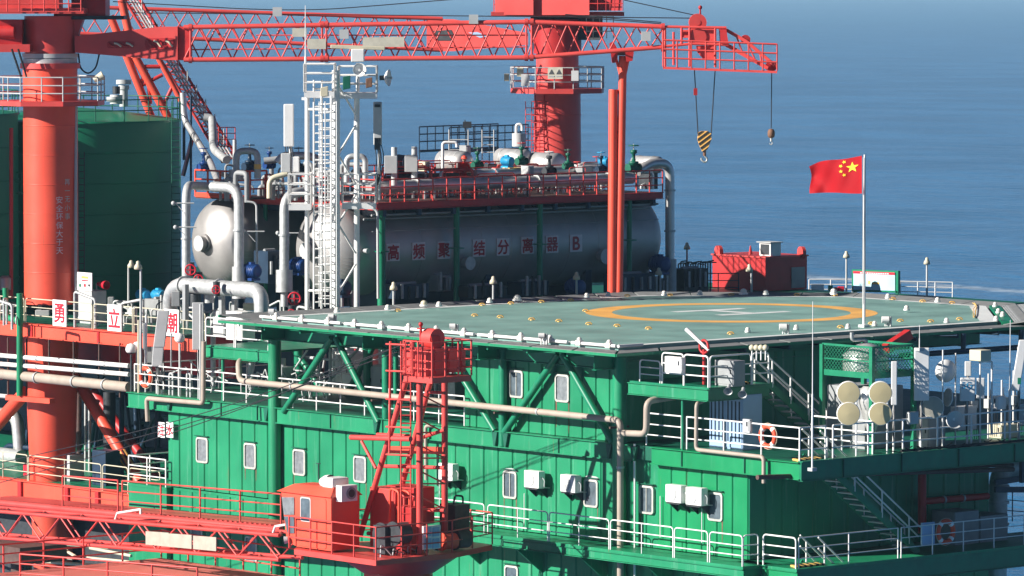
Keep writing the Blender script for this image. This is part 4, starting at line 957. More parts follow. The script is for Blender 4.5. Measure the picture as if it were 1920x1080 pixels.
for o in (-.45,.45):
    m_ = MB(); m_.bar(PA(1358,54,dA+o), PA(1400,78,dA+o), .1, .14); m_.bar(PA(1400,78,dA+o), PA(1452,122,dA+o), .1, .14); m_.bar(PA(1362,84,dA+o), PA(1440,128,dA+o), .12, .16); put('jib_arm', m_, M['red'], crA)
    bars(crA, 'jib_brace', [(PA(1380,66,dA+o),PA(1392,98,dA+o)),(PA(1400,78,dA+o),PA(1415,110,dA+o)),(PA(1425,99,dA+o),PA(1428,118,dA+o))], .04, M['red'])
m_ = MB(); c = PA(1398,74,dA); m_.cyl(c-FW*.3,c+FW*.3,.2,n=14); put('jib_sheave', m_, M['redd'], crA); m_ = MB(); c = PA(1446,124,dA); m_.cyl(c-FW*.2,c+FW*.2,.24,n=14); put('jib_sheave', m_, M['redd'], crA)
for (a, b) in (((212,2),(1310,30)),((1170,0),(1310,30)),((250,24),(1300,34)),((1060,30),(1245,45)),((1060,27),(1240,42))):
    m_ = MB()
    if a[0] == 212: m_.tube([PA(212,3,dA), PA(480,18,dA), PA(600,19,dA), PA(860,-2,dA)], .022, 5, bend=3)
    else: m_.cyl(PA(*a,dA), PA(*b,dA), .022, n=5)
    put('wire', m_, M['rope'], crA)
# hook block and ball
hb = thing('hook_block', 'yellow and black striped hook block hanging from the boom head over the sea', 'crane hook', PA(1321,300,dA))
for a, b in (((1302,130),(1309,255)),((1341,130),(1333,255))):
    m_ = MB(); m_.cyl(PA(*a,dA), PA(*b,dA), .025, n=5); put('wire', m_, M['rope'], hb)
m_ = MB(); c = PA(1304,172,dA); m_.ob(c, RT*.08, FW*.08, UV*.15); put('limit_weight', m_, M['redd'], hb)
outl = [(1309,249),(1315,246),(1328,246),(1334,251),(1334,262),(1327,279),(1322,285),(1317,285),(1311,272),(1308,262)]
prism_px(hb, 'cheek_plate', outl, dA, .34, M['orange'])
def clipband(k0, k1):        # slice of the cheek outline between two slanted lines
    f = lambda p: p[1]+p[0]*.75
    P = outl
    for lim, sg in ((k0,1),(k1,-1)):
        Q = []
        for i in range(len(P)):
            a, b = P[i], P[(i+1) % len(P)]; fa, fb = (f(a)-lim)*sg, (f(b)-lim)*sg
            if fa >= 0: Q.append(a)
            if fa*fb < 0: t = fa/(fa-fb); Q.append((a[0]+(b[0]-a[0])*t, a[1]+(b[1]-a[1])*t))
        P = Q
        if len(P) < 3: return P
    return P
lo = min(y+x*.75 for x, y in outl); hi = max(y+x*.75 for x, y in outl); nb = 9
for k in range(0, nb, 2):
    P = clipband(lo+(hi-lo)*k/nb, lo+(hi-lo)*(k+1)/nb)
    if len(P) > 2: prism_px(hb, 'stripe', P, dA-.18, .03, M['black'])
m_ = MB(); c = PA(1321,287,dA); m_.cyl(c+UV*.1, c-UV*.12, .07, n=10); put('swivel', m_, M['rust'], hb)
m_ = MB(); c = PA(1321,297,dA); m_.tube([c+UV*.2, c+UV*.1, c+RT*.12, c+RT*.1-UV*.12, c-UV*.17, c-RT*.13-UV*.08, c-RT*.14+UV*.02], .04, 7, bend=.08); put('hook', m_, M['galv'], hb)
bl = thing('hook_ball', 'small rusty headache ball hanging at the tip of the jib', 'crane hook', PA(1446,270,dA))
m_ = MB(); m_.cyl(PA(1447,135,dA), PA(1446,240,dA), .022, n=5); put('wire', m_, M['rope'], bl)
m_ = MB(); c = PA(1446,250,dA); m_.lathe(c-UV*.16, (0,0,1), [(.05,-.05),(.14,0),(.16,.1),(.16,.22),(.12,.32),(.05,.36)], 14); put('ball', m_, M['rust'], bl)
m_ = MB(); m_.cyl(c-UV*.2, c-UV*.35, .05, n=8); c = c-UV*.42; m_.tube([c+UV*.1,c+RT*.07,c-UV*.09,c-RT*.08], .025, 6, bend=.05); put('hook', m_, M['galv'], bl)
# slogan down the pedestal, lettering bent round it
def col_text(par, s, px, y0, y1, mt, h):
    n = len(s)
    for i, ch in enumerate(s):
        py = y0+(y1-y0)*(i+.5)/n; a = (px-95)/SA; th = math.asin(max(-1,min(1,a/1.2)))
        nn = (RT*math.sin(th)-FW*math.cos(th)); rt = (RT*math.cos(th)+FW*math.sin(th))
        put('character', text_mb(ch, V((cA.x,cA.y,zA(py)))+nn*1.2, rt, UV, h, depth=.012), mt, par)
col_text(crA, '安全环保大于天', 115, 365, 476, M['plate'], .30)
col_text(crA, '再一无小事', 129, 332, 412, M['galv'], .27)
m_ = MB(); m_.cyl(PA(142,195,dA-.3), PA(142,545,dA-.3), .07, n=8); put('conduit', m_, M['lgrey'], crA)
ladder(crA, PA(153,580,dA+.6), PA(153,285,dA+.6), RT, .24, M['dark'], step=.28)
# ---- rear crane
cur = PB
dB = 250.0; cB = PD(1045,250,dB); SB = F/dB; zB = lambda py: PB(1045,py,dB).z
crB = thing('pedestal_crane', 'red pedestal crane farther back with its boom folded to the left', 'crane', (cB.x,cB.y,-2))
cylA(crB, cB, 168, 345, 1.16, 1.2, 'red', 'pedestal', zf=zB); cylA(crB, cB, 100, 168, 1.06, 1.06, 'red', 'neck', zf=zB); cylA(crB, cB, 36, 100, 1.2, 1.2, 'redd', 'slew_column', zf=zB)
P = deckring(crB, cB, 2.45, zB(174), zB(165), M['red']); ring_rail(crB, P, zB(165), 1.05, M['galv'])
for px0,px1,py0,py1,mt,d in ((928,1000,-12,28,'red',-1.5),(953,1105,-14,28,'red',-1.2),(1100,1166,-8,20,'redd',-.5),(995,1130,30,75,'dark',.4)):
    prism_px(crB, 'machinery_house', [(px0,py0),(px1,py0),(px1,py1),(px0,py1)], dB+d, 2.0, M[mt])
m_ = MB(); c = PB(1045,26,dB); m_.ob(c, RT*3.3, FW*1.6, UV*.1); put('machinery_deck', m_, M['red'], crB)
for px0,px1,y_ in ((926,958,22),(1105,1168,20),(1100,1150,72)):
    a, b = PB(px0,y_,dB-2.2), PB(px1,y_,dB-2.2)
    for q_ in (.35,.7,1.1): m_ = MB(); m_.cyl(a+UV*q_,b+UV*q_,.025,n=6); put('rail', m_, M['redd' if y_ < 30 else 'dark'], crB)
    for k in range(5): m_ = MB(); p = a+(b-a)*k/4; m_.cyl(p,p+UV*1.1,.025,n=6); put('post', m_, M['redd' if y_ < 30 else 'dark'], crB)
lattice(crB, sect(830,35,94,dB-.6,1.3), sect(130,12,62,dB-3,1.3), 22, M['red'], .10, .034)
prism_px(crB, 'boom_root', [(800,36),(850,36),(990,62),(990,84),(850,96),(800,96)], dB-1.2, .1, M['red'])
prism_px(crB, 'boom_root', [(800,36),(850,36),(990,62),(990,84),(850,96),(800,96)], dB+.2, .1, M['red'])
prism_px(crB, 'boom_opening', [(812,58),(846,56),(850,64),(846,76),(815,76),(810,68)], dB-1.27, .02, M['dark']); prism_px(crB, 'boom_opening', [(878,61),(895,60),(915,68),(900,71)], dB-1.27, .02, M['pblue'])
prism_px(crB, 'warning_sign', [(1027,126),(1055,126),(1055,148),(1027,148)], dB-2.6, .03, M['board'])
for k in (0,1):
    x = 1034+14*k; prism_px(crB, 'warning_triangle', [(x-5,139),(x+5,139),(x,130)], dB-2.63, .02, M['dark'])
    prism_px(crB, 'warning_text', [(x-5,142),(x+5,142),(x+5,144),(x-5,144)], dB-2.63, .02, M['grey'])
lad = ladder(crB, PB(1012,300,dB-1.4), PB(1012,178,dB-1.4), RT, .45, M['redd'], r=.03)
for k in range(9):
    p = PB(1012,190+13*k,dB-1.4); m_ = MB(); m_.tube([p-RT*.3, p-RT*.4-FW*.5, p-FW*.8, p+RT*.4-FW*.5, p+RT*.3], .022, 5, bend=.3); put('ladder_hoop', m_, M['redd'], crB)
for s_ in (-.4,0,.4): m_ = MB(); m_.cyl(PB(1012,190,dB-2)+RT*s_, PB(1012,298,dB-2)+RT*s_, .02, n=5); put('ladder_strap', m_, M['redd'], crB)
ladder(crB, PB(995,300,dB-1.0), PB(995,190,dB-1.0), RT, .5, M['red'])
for px, py, mt, s_ in ((950,145,'cream',.18),(975,135,'cream',.22),(985,150,'white',.3),(1078,142,'white',.25)):
    c = PB(px,py,dB-2.4); m_ = MB(); m_.ob(c, RT*s_*.7, FW*.15, UV*s_); put('floodlight', m_, M[mt], crB)
for crn, c_, r_, ys_, zf in ((crA, cA, 1.2, (235,290,345,400,455,510), zA), (crB, cB, 1.18, (215,262,308), zB)):
    for y_w in ys_:
        m_ = MB(); m_.lathe((c_.x,c_.y,zf(y_w)), (0,0,1), [(r_-.01,-.03),(r_+.012,-.01),(r_+.012,.01),(r_-.01,.03)], 48); put('weld_ring', m_, M['redo' if crn is crA else 'red'], crn)
# ---- boom rest post
cur = PD
br = thing('boom_rest', 'red twin pipe boom rest standing behind the helideck with a forked head', 'boom rest', PD(1155,560,dA-3.5))
dR = dA+(1155-95)*KA+.5
for px, y0, r_ in ((1150,168,.20),(1168,105,.175)):
    m_ = MB(); m_.cyl(PD(px-3 if px == 1150 else px-9,620,dR), PD(px,y0,dR), r_, n=18); put('pipe_column', m_, M['redo'], br)
prism_px(br, 'fork_plate', [(1143,82),(1150,78),(1158,92),(1158,117),(1148,118)], dR, .9, M['redd']); prism_px(br, 'fork_plate', [(1172,94),(1189,94),(1186,114),(1174,116)], dR, .9, M['redd'])
prism_px(br, 'saddle', [(1148,96),(1188,96),(1182,104),(1152,104)], dR, .8, M['brown'])
bars(br, 'strut', [(PD(1156,112,dR),PD(1168,160,dR)),(PD(1178,112,dR),PD(1170,150,dR)),(PD(1152,300,dR),PD(1166,175,dR)),(PD(1165,290,dR),PD(1152,220,dR)),(PD(1152,380,dR),PD(1163,450,dR)),(PD(1162,320,dR),PD(1150,380,dR)),(PD(1150,470,dR),PD(1160,540,dR))], .07, M['redo'])
for y in (172,248,330,405,480): bars(br, 'spacer', [(PD(1148,y,dR),PD(1166,y,dR))], .1, M['redd'])

# ---- front crane on its platform
XC = -8.8
pc = PX(705,1050,XC); ZC = pc.z
crC = thing('pedestal_crane', 'red crane in front of the green wall with cab, lattice mast and railed platform', 'crane', (XC+3,pc.y+2.5,ZC-3))
yl_ = PX(533,1040,XC).y; xr_ = PY(848,1040,pc.y).x
PP = [(XC,pc.y),(xr_,pc.y),(xr_+2.9,pc.y+1.1),(xr_+2.9,pc.y+3.6),(xr_-.6,yl_),(XC+.6,yl_),(XC,yl_-.6)]
m_ = MB(); m_.poly([(*p,ZC-.22) for p in PP], (0,0,.2)); put('platform', m_, M['red'], crC)
m_ = MB(); m_.cyl((XC+3.2,pc.y+2.6,ZC-.9),(XC+3.2,pc.y+2.6,ZC-.23),1.4,2.4,n=32); put('slew_cone', m_, M['redd'], crC)
m_ = MB(); m_.cyl((XC+3.2,pc.y+2.6,ZC-8),(XC+3.2,pc.y+2.6,ZC-.9),1.3,n=32); put('pedestal', m_, M['red'], crC)
ed = [(0,1),(1,2),(2,3),(3,4),(6,0)]
for i, j in ed:
    a, b = V((*PP[i],ZC)), V((*PP[j],ZC))
    if i == 6: a = V((XC,yl_-.3,ZC))
    L_ = (b-a).length; n = max(1, round(L_/1.25))
    for q_ in (1.2,.8,.42): m_ = MB(); m_.cyl(a+UV*q_, b+UV*q_, .028, n=6); put('rail', m_, M['red'], crC)
    for k in range(n): p = a+(b-a)*(k/n); m_ = MB(); m_.cyl(p, p+UV*1.2, .034, n=6); put('post', m_, M['red'], crC)
# cab
x0 = XC+.25; ya_, yb_ = PX(556,980,x0).y, PX(621,980,x0).y; yf = PX(527,940,x0).y; yf2 = PX(538,1030,x0).y
zt = PX(600,930,x0).z; zb = ZC+.05; xw = x0+1.35
cabp = [V((x0,ya_,0)), V((x0,yb_,0))]
m_ = MB(); m_.box(x0, xw, yb_, ya_, zb, zt)
m_.add([(x0,ya_,zb),(xw,ya_,zb),(xw,yf2,zb+.15),(x0,yf2,zb+.15),(x0,ya_,zt),(xw,ya_,zt),(xw,yf,zt),(x0,yf,zt)], [(0,1,2,3),(7,6,5,4),(0,3,7,4),(3,2,6,7),(1,5,6,2)])
cabo = put('cab', m_, M['redo'], crC)
m_ = MB(); m_.add([(x0-.1,yb_-.08,zt),(xw+.1,yb_-.08,zt),(xw+.1,yf+.15,zt),(x0-.1,yf+.15,zt),(x0+.25,yb_+.15,zt+.34),(xw-.2,yb_+.15,zt+.34),(xw-.2,yf-.5,zt+.30),(x0+.25,yf-.5,zt+.30)], [(3,2,1,0),(4,5,6,7),(0,1,5,4),(1,2,6,5),(2,3,7,6),(3,0,4,7)]); put('roof', m_, M['redo'], cabo)
def flatrr(par, nm, c, uy, w_, h_, mt, r=.09, lift=.01, nrm=V((-1,0,0))):
    n_ = rrect(w_, h_, r); uy = V(uy).normalized(); m_ = MB()
    m_.poly([V(c)+uy*a+UV*b+nrm*lift for a, b in n_], nrm*.012); return put(nm, m_, mt, par)
cz = (zb+zt)/2
dcr = PX(574,975,x0); d_ = flatrr(cabo, 'door', (x0,(ya_+yb_)/2+.1,cz-.02), (0,1,0), (ya_-yb_)*.82, (zt-zb)*.93, M['redo'])
flatrr(cabo, 'window', (x0,PX(574,955,x0).y,PX(574,955,x0).z), (0,1,0), .62, .92, M['lgrey'], lift=.025); flatrr(cabo, 'window_pane', (x0,PX(574,955,x0).y,PX(574,955,x0).z), (0,1,0), .52, .82, M['glass'], lift=.04)
def quadp(par, nm, pts, mt, th=(-.02,0,0)):
    m_ = MB(); m_.poly(pts, th); return put(nm, m_, mt, par)
f = lambda px, py: PX(px,py,x0-.012)
quadp(cabo, 'side_window', [f(529,932),f(552,932),f(552,965),f(533,965)], M['curtain']); quadp(cabo, 'side_window', [f(533,968),f(552,968),f(552,1000),f(540,1000)], M['glass'])
quadp(cabo, 'windshield', [(x0+.1,yf+.02,zt-.1),(xw-.1,yf+.02,zt-.1),(xw-.1,yf2+.05,zb+.7),(x0+.1,yf2+.05,zb+.7)], M['glass'], (0,.02,0))
c = PX(540,1012,x0-.1); m_ = MB(); m_.cyl(c, c+V((-.1,.1,-.02)), .12, .15, n=14); put('headlamp', m_, M['lgrey'], cabo)
# cab roof air conditioner, wall air conditioner
c = PX(596,897,x0+.5); t = thing('air_conditioner', 'white domed air conditioner on the roof of the crane cab', 'air conditioner', c)
m_ = MB(); c2_ = PX(625,897,x0+.5); m_.box(x0+.2,x0+1.0,c2_.y-.32,c2_.y+.32,zt+.3,zt+.68); put('housing', m_, M['white'], t, bevel=.06)
m_ = MB(); m_.lathe((x0+.6,c2_.y+.3,zt+.45),(0,1,0),[(.3,0),(.27,.25),(.15,.5),(.0,.6)],16); put('cowl', m_, M['white'], t)
a = PY(654,925,yb_-.35); t = thing('air_conditioner', 'white air conditioner with round fan on the shaded side of the crane cab', 'air conditioner', a)
m_ = MB(); m_.box(a.x-.38,a.x+.38,yb_-.4,yb_-.05,a.z-.3,a.z+.3); put('housing', m_, M['white'], t, bevel=.02)
m_ = MB(); m_.cyl((a.x+.08,yb_-.405,a.z),(a.x+.08,yb_-.42,a.z),.23,n=20); put('fan_grille', m_, M['grey'], t)
m_ = MB(); m_.cyl((a.x+.08,yb_-.425,a.z),(a.x+.08,yb_-.43,a.z),.15,n=20); put('fan', m_, M['dark'], t)
m_ = MB(); c = PX(597,900,x0+.3); m_.cyl(c, PX(597,868,x0+.3), .02, n=6); m_.bar(PX(593,869,x0+.3), PX(601,869,x0+.3), .03); solo('anemometer', m_, M['dark'], 'small dark anemometer on the crane cab roof', 'wind sensor')
# mast
x1_ = XC+2.6
G = lambda px, py, x=x1_: PX(px,py,x)
def leg(a, b, r_=.11, xa=None, xb=None, nm='mast_leg'):
    m_ = MB(); m_.cyl(PX(*a, xa or x1_), PX(*b, xb or xa or x1_), r_, n=12); put(nm, m_, M['red'], crC)
leg((787,705),(787,1040),.125,XC+2.5); leg((834,705),(834,1010),.12,XC+4.2); leg((762,712),(675,1005),.11,XC+2.4); leg((808,712),(733,985),.11,XC+4.0)
for a, b, r_ in (((802,735),(834,737),.06),((718,874),(834,877),.07),((697,955),(834,957),.07),((787,822),(834,806),.07),((690,1000),(790,1000),.08)):
    leg(a, b, r_, XC+3.2, XC+3.2, 'mast_brace')
m_ = MB(); m_.bar(G(733,843,XC+3.3), G(834,845,XC+3.3), .15, .26); put('mast_beam', m_, M['redo'], crC)
leg((658,820),(770,823),.1,XC+2.0,nm='arm'); leg((708,815),(768,818),.08,XC+3.0,nm='arm'); leg((678,827),(705,878),.06,XC+2.0,nm='arm_brace')
for k in range(12):
    y0, y1 = 715+k*24, 715+(k+1)*24
    if y1 < 985: leg((787,y0),(834,y1 if k % 2 else y0),.03,XC+2.5,XC+4.1,'mast_brace')
ladder(crC, G(761,1040,XC+2.1), G(761,640,XC+2.1), RT, .36, M['red'], r=.025)
leg((732,640),(730,850),.045,XC+1.9,nm='ladder_guard')
for y in (645,695,748,800,852): leg((724,y),(770,y+2),.035,XC+1.9,nm='ladder_guard')
for k in range(2): m_ = MB(); m_.tube([G(760+k*12,700,XC+1.8), G(760+k*12,640,XC+1.8), G(772+k*12,640,XC+1.8), G(772+k*12,700,XC+1.8)], .03, 6, bend=.1); put('guard_loop', m_, M['red'], crC)
# top platform with sheaves
a = PX(818,708,XC+2.4); tx0, tx1 = XC+2.2, PY(884,705,a.y).x; tz = a.z; ty1 = PX(757,704,XC+2.2).y
m_ = MB(); m_.box(tx0, tx1, a.y, ty1, tz-.22, tz); put('top_platform', m_, M['red'], crC)
for p, q_ in (((tx0,ty1),(tx0,a.y)),((tx0,a.y),(tx1,a.y)),((tx1,a.y),(tx1,ty1))):
    p, q_ = V((*p,tz)), V((*q_,tz)); n = 3
    for h_ in (1.3,.95,.6,.3): m_ = MB(); m_.cyl(p+UV*h_, q_+UV*h_, .026, n=6); put('rail', m_, M['red'], crC)
    for k in range(n): c = p+(q_-p)*k/n; m_ = MB(); m_.cyl(c, c+UV*1.3, .04, n=6); put('post', m_, M['red'], crC)
m_ = MB(); c = PX(812,634,XC+3.2); m_.cyl(c-V((0,.25,0)), c+V((0,.3,0)), .36, n=24); put('sheave', m_, M['red'], crC)
m_ = MB(); m_.cyl(c-V((0,.27,0)), c-V((0,.26,0)), .12, n=14); m_.poly([c+V((-.35,-.3,.1)), c+V((.1,-.3,.1)), c+V((.15,-.3,-.7)), c+V((-.1,-.3,-.8))], (0,.06,0)); put('sheave_bracket', m_, M['redd'], crC)
m_ = MB(); c = PX(800,678,XC+3.0); m_.ob(c, (.55,0,0), (0,.6,0), (0,0,.5)); m_.ob(c+V((.9,-.35,.05)), (.4,0,0), (0,.35,0), (0,0,.45)); put('hoist_housing', m_, M['red'], crC)
m_ = MB(); c = PX(789,645,XC+2.9); m_.cyl(c, PX(789,612,XC+2.9), .05, n=8); m_.sph(PX(789,608,XC+2.9), .09, 8); m_.ob(PX(789,616,XC+2.9), (.1,0,0),(0,.12,0),(0,0,.02)); put('warning_light', m_, M['redd'], crC)
for k in range(5): m_ = MB(); c = G(788+7*k,700,XC+2.9); m_.cyl(c, c+UV*.9, .04, n=6); put('pipe', m_, M['red'], crC)
# machinery on the platform
def mby(nm, px0, px1, py0, py1, y, dep, mt, bevel=.02, lift=0):
    a, b = PY(px0,py1,y), PY(px1,py0,y); m_ = MB(); m_.box(a.x, b.x, y, y+dep, max(min(a.z,b.z), ZC), max(a.z,b.z)); return put(nm, m_, M[mt], crC, bevel=bevel)
y_ = pc.y
mby('winch_house', 738, 772, 915, 1030, y_+2.0, 1.4, 'red'); mby('winch_house', 776, 815, 912, 985, y_+1.6, 1.6, 'redd'); mby('engine_box', 772, 800, 950, 1035, y_+.9, .9, 'redd')
wh = crC.children[-3]
for k in range(6):
    m_ = MB(); c = PY(742,960,y_+2.2+.2*k); m_.box(c.x-.06, c.x-.0, y_+2.05+.22*k, y_+2.1+.22*k, ZC+.5, c.z+.5); put('winch_rib', m_, M['redo'], crC)
mby('hydraulic_tank', 853, 881, 945, 1015, y_+1.0, .9, 'brown'); mby('control_box', 722, 742, 985, 1040, y_+.9, .7, 'dark')
for k, (px, y0) in enumerate(((748,922),(758,928),(768,924),(778,930))):
    m_ = MB(); c = PY(px, y0, y_+1.4); m_.tube([V((c.x,c.y,ZC+.4)), c, c+V((0,.5,.1)), V((c.x,c.y+.6,ZC+.8))], .05, 7, bend=.15); put('hydraulic_pipe', m_, M['red' if k % 2 else 'redo'], crC)
mby('light_frame', 794, 826, 984, 1031, y_+.12, .08, 'white', 0)
for px0, px1, a_, b_ in ((797,809,988,1006),(812,824,988,1006),(797,809,1009,1028),(812,824,1009,1028)): mby('shade_blue_panel', px0, px1, a_, b_, y_+.09, .03, 'pblue', 0)  # the blue tint of shade is put into the panel colour
for px, py, r_, mt, y2 in ((838,1015,.30,'redo',.5),(862,1010,.36,'brown',.6),(725,1003,.42,'dark',1.4),(748,1000,.40,'dark',.7)):
    c = PY(px,py,y_+y2); c.z = max(c.z, ZC+r_+.02); m_ = MB(); m_.cyl(c-V((.25,0,0)), c+V((.35,0,0)), r_, n=22); m_.cyl(c-V((.29,0,0)), c-V((.25,0,0)), r_*1.15, n=22); put('winch_drum', m_, M[mt], crC)
for k in range(16):
    px = 712+k*9+rnd.uniform(-4,4); a = PY(px,1030,y_+rnd.uniform(.3,1.2)); a.z = ZC+.03
    m_ = MB(); m_.tube([a, a+V((.1,.1,rnd.uniform(.15,.5))), a+V((.35,.2,rnd.uniform(.1,.4))), a+V((.6,.1,.03))], .026, 6, bend=.2); put('hose', m_, M['black' if k % 3 else 'lgrey'], crC)
m_ = MB(); c = PY(868,945,y_+1.4); m_.tube([c, c+UV*.3, c+V((-.4,0,.35)), c+V((-.5,0,-.2))], .04, 6, bend=.1); put('exhaust', m_, M['dark'], crC)
# boom towards the left
xb = XC+.6
def sx(px, yt, yb, x, wd): return [PX(px,yt,x), PX(px,yt,x)+V((wd,0,0)), PX(px,yb,x)+V((wd,0,0)), PX(px,yb,x)]
lattice(crC, sx(-60,954,1004,xb,1.1), sx(524,1004,1050,xb,1.1), 16, M['red'], .075, .036)
m_ = MB(); m_.cyl(PX(-60,937,xb+2), PX(527,994,xb+2), .13, n=12); put('luffing_pipe', m_, M['red'], crC)
for k, px in enumerate((273,316,362)):
    pts = [(px,996+k*4.2),(px+43,999+k*4.2),(px+43,1025+k*4.2),(px,1021+k*4.2)]; m_ = MB(); m_.poly([PX(a,b,xb-.12) for a, b in pts], (.05,0,0)); put('board', m_, M['board'], crC)
for px, py in ((216,962),(512,987)):
    m_ = MB(); a = PX(px,py+12,xb+.3); m_.tube([a, PX(px+4,py,xb+.3), PX(px+48,py-7,xb+.3), PX(px+48,py+2,xb+.3)], .05, 6, bend=.05); put('step_bracket', m_, M['white'], crC)
# steel ropes from the mast head to the lower left
for k,(a,b) in enumerate((((745,650),(0,868)),((745,660),(0,880)),((770,640),(0,905)))):
    m_ = MB(); p0_, p1_ = PX(*a,XC+2.9), PX(*b,XC+2); md = (p0_+p1_)/2-UV*.5; m_.tube([p0_, md, p1_], .018, 5, bend=9, seg=8); put('wire', m_, M['rope'], crC)
# pink painted roof plate below the boom, with red railings
pk = PX(302,1046,-4.6)
m_ = MB(); m_.box(-30, pk.x, pk.y-9.0, pk.y, pk.z-.3, pk.z)
solo('roof_plate', m_, M['pink'], 'faded red painted flat deck at the bottom left below the crane boom', 'deck')
railing('red railing along the edge of the faded red deck at the bottom left', [(-18,pk.y+.05,pk.z),(pk.x+.05,pk.y+.05,pk.z),(pk.x+.05,pk.y-8.9,pk.z)], 1.1, M['red'], r=.035, step=1.9)
railing('second red railing across the faded red deck at the bottom left corner', [PZ(38,1092,pk.z),PZ(370,1120,pk.z)], 1.1, M['red'], r=.035, step=1.9)
# red gangway with railing in front of the wall foot
g0, g1 = PX(-30,934,-1.6), PX(527,985,-1.6); 
m_ = MB(); m_.poly([g0, g1, g1-UV*.42, g0-UV*.42], (.1,0,0)); m_.poly([g0, g1, g1+V((1.5,0,0)), g0+V((1.5,0,0))], (0,0,-.05))
solo('gangway', m_, M['red'], 'red gangway beam running along the foot of the green wall at lower left', 'gangway')
gm = PX(133,949,-1.6)
hp_ = [g0+(g1-g0)*t for t in (.28,.47,.485,1.0)]
railing('red railing on the gangway in front of the ribbed wall, lower left', [hp_[0], hp_[1]], 1.25, M['red'], r=.036, step=1.7)
railing('red railing on the gangway ending behind the crane cab', [hp_[2], hp_[3]], 1.25, M['red'], r=.036, step=2.5)
# ================================================================ process deck with its vessels, tanks and pipes
XD = 3.0; ZD = PX(50, 607, XD).z
yD0 = 32.2
main = thing('main_deck', 'orange red main deck carrying the tanks, cranes and steel vessels', 'deck', (20, 45, ZD-1))
m_ = MB(); m_.box(XD+.15, 46, yD0, 72, ZD-.12, ZD); put('deck_plate', m_, M['greend'], main)
m_ = MB(); m_.box(22, 47, 23.5, yD0, ZD-.12, ZD); put('deck_plate', m_, M['greend'], main)
zf0 = PX(50, 629, XD).z
fy = [PX(p, 620, XD).y for p in (60, 185, 372)]
ys = [72, fy[0], fy[1], fy[2]]
for i in range(3):
    m_ = MB(); m_.box(XD, XD+.12, ys[i+1]+.01, ys[i]-.01, ZD-.55, ZD-.03); put('edge_beam', m_, M['redo'], main)
for y in fy[:2]:
    m_ = MB(); m_.box(XD-.05, XD+.1, y-.06, y+.06, ZD-.55, ZD-.03); put('stiffener', m_, M['redd'], main)
m_ = MB(); m_.box(XD-.12, XD+.3, yD0, 72, ZD-.03, ZD+.015); put('beam_flange', m_, M['redo'], main)
m_ = MB(); m_.box(XD-.12, XD+.3, yD0, 72, ZD-.58, ZD-.55); put('beam_flange', m_, M['redo'], main)
m_ = MB(); m_.box(XD+3.6, XD+3.8, yD0, 72, ZD-2.0, ZD-.2); put('inner_girder', m_, M['redd'], main)
# white rails with the three character boards
W3 = lambda px: V((XD+.02, PX(px, 610, XD).y, ZD))
hoop_rail('pale railing panels along the edge of the orange main deck at the left', [(W3(a), W3(b)) for a, b in ((-45,45),(48,172),(175,248),(251,300),(303,384))], 1.12, M['cream'], r=.025)
for ch, px, py in (('勇',112,587),('立',215,596),('潮',322,605)):
    c = PX(px, py, XD-.08); t = thing('sign_board', 'white board with a red character on the main deck railing, %s' % {'勇':'leftmost of three','立':'middle one of three','潮':'rightmost of three'}[ch], 'sign', c-UV*.55)
    m_ = MB(); m_.box(c.x-.02, c.x+.02, c.y-.50, c.y+.50, c.z-.57, c.z+.57); put('board', m_, M['swhite'], t)
    put('character', text_mb(ch, (c.x-.025, c.y, c.z), RV, UV, .80, fat=.016), M['sred'], t)
# ---- green tanks
def tank(px, d, rad, ytop, label, roof=.62):
    c = PD(px, 300, d); zt_ = PD(px, ytop, d).z
    t = thing('storage_tank', label, 'tank', (c.x, c.y, ZD))
    m_ = MB(); m_.lathe((c.x,c.y,ZD), (0,0,1), [(rad,0),(rad,zt_-ZD)], 72); put('shell', m_, M['tank'], t)
    for k in range(1, 6):
        m_ = MB(); z = ZD+(zt_-ZD)*k/6; m_.lathe((c.x,c.y,z-.03), (0,0,1), [(rad+.002,0),(rad+.04,.01),(rad+.04,.05),(rad+.002,.06)], 72); put('seam_ring', m_, M['tank'], t)
    m_ = MB(); m_.lathe((c.x,c.y,zt_), (0,0,1), [(rad+.08,-.05),(rad+.08,.04),(rad,.05),(rad*.5,roof*.62),(0,roof)], 48); put('roof', m_, M['greenb'], t)
    P = [(c.x+rad*math.cos(2*math.pi*k/22), c.y+rad*math.sin(2*math.pi*k/22)) for k in range(22)]
    for q_ in (1.05,.55):
        m_ = MB(); m_.tube([V((*p,zt_+q_)) for p in P], .028, 6, closed=True); put('rail', m_, M['greend'], t)
    for p in P: m_ = MB(); m_.cyl((*p,zt_), (*p,zt_+1.05), .03, n=6); put('post', m_, M['greend'], t)
    return t, c, zt_
tk, ct_, zt_ = tank(140, 236.5, 4.95, 225, 'dark green storage tank with railed roof behind the left crane column')
tk2, ct2, zt2 = tank(-172, 229, 5.0, 213, 'second green storage tank cut by the left edge of view')
v_ = thing('roof_vent', 'grey mushroom shaped breather valve on the green tank roof', 'vent', PD(227,198,236))
for px, y0, y1, r_, mt in ((232,200,168,.2,'lgrey'),(232,168,160,.26,'lgrey'),(232,158,150,.36,'lgrey'),(218,195,178,.3,'lgrey'),(218,176,162,.18,'dark'),(214,190,182,.36,'lgrey')):
    m_ = MB(); m_.cyl(PD(px,y0,236-(1 if px < 225 else 0)), PD(px,y1,236-(1 if px < 225 else 0)), r_, n=16); put('body', m_, M[mt], v_)
m_ = MB()
for k in range(14):
    a = PD(330,225+25*k,231); m_.bar(a, a+RT*.35, .04)
ld = ladder(tk, PD(330,560,231.6), PD(330,190,231.6), RT, .4, M['greend'])
sq = thing('access_platform', 'small green railed balcony on the left tank beside the crane column', 'platform', PD(30,360,229))
m_ = MB(); c = PD(31,362,229); m_.ob(c, RT*.28, FW*.4, UV*.04); put('floor', m_, M['greenb'], sq)
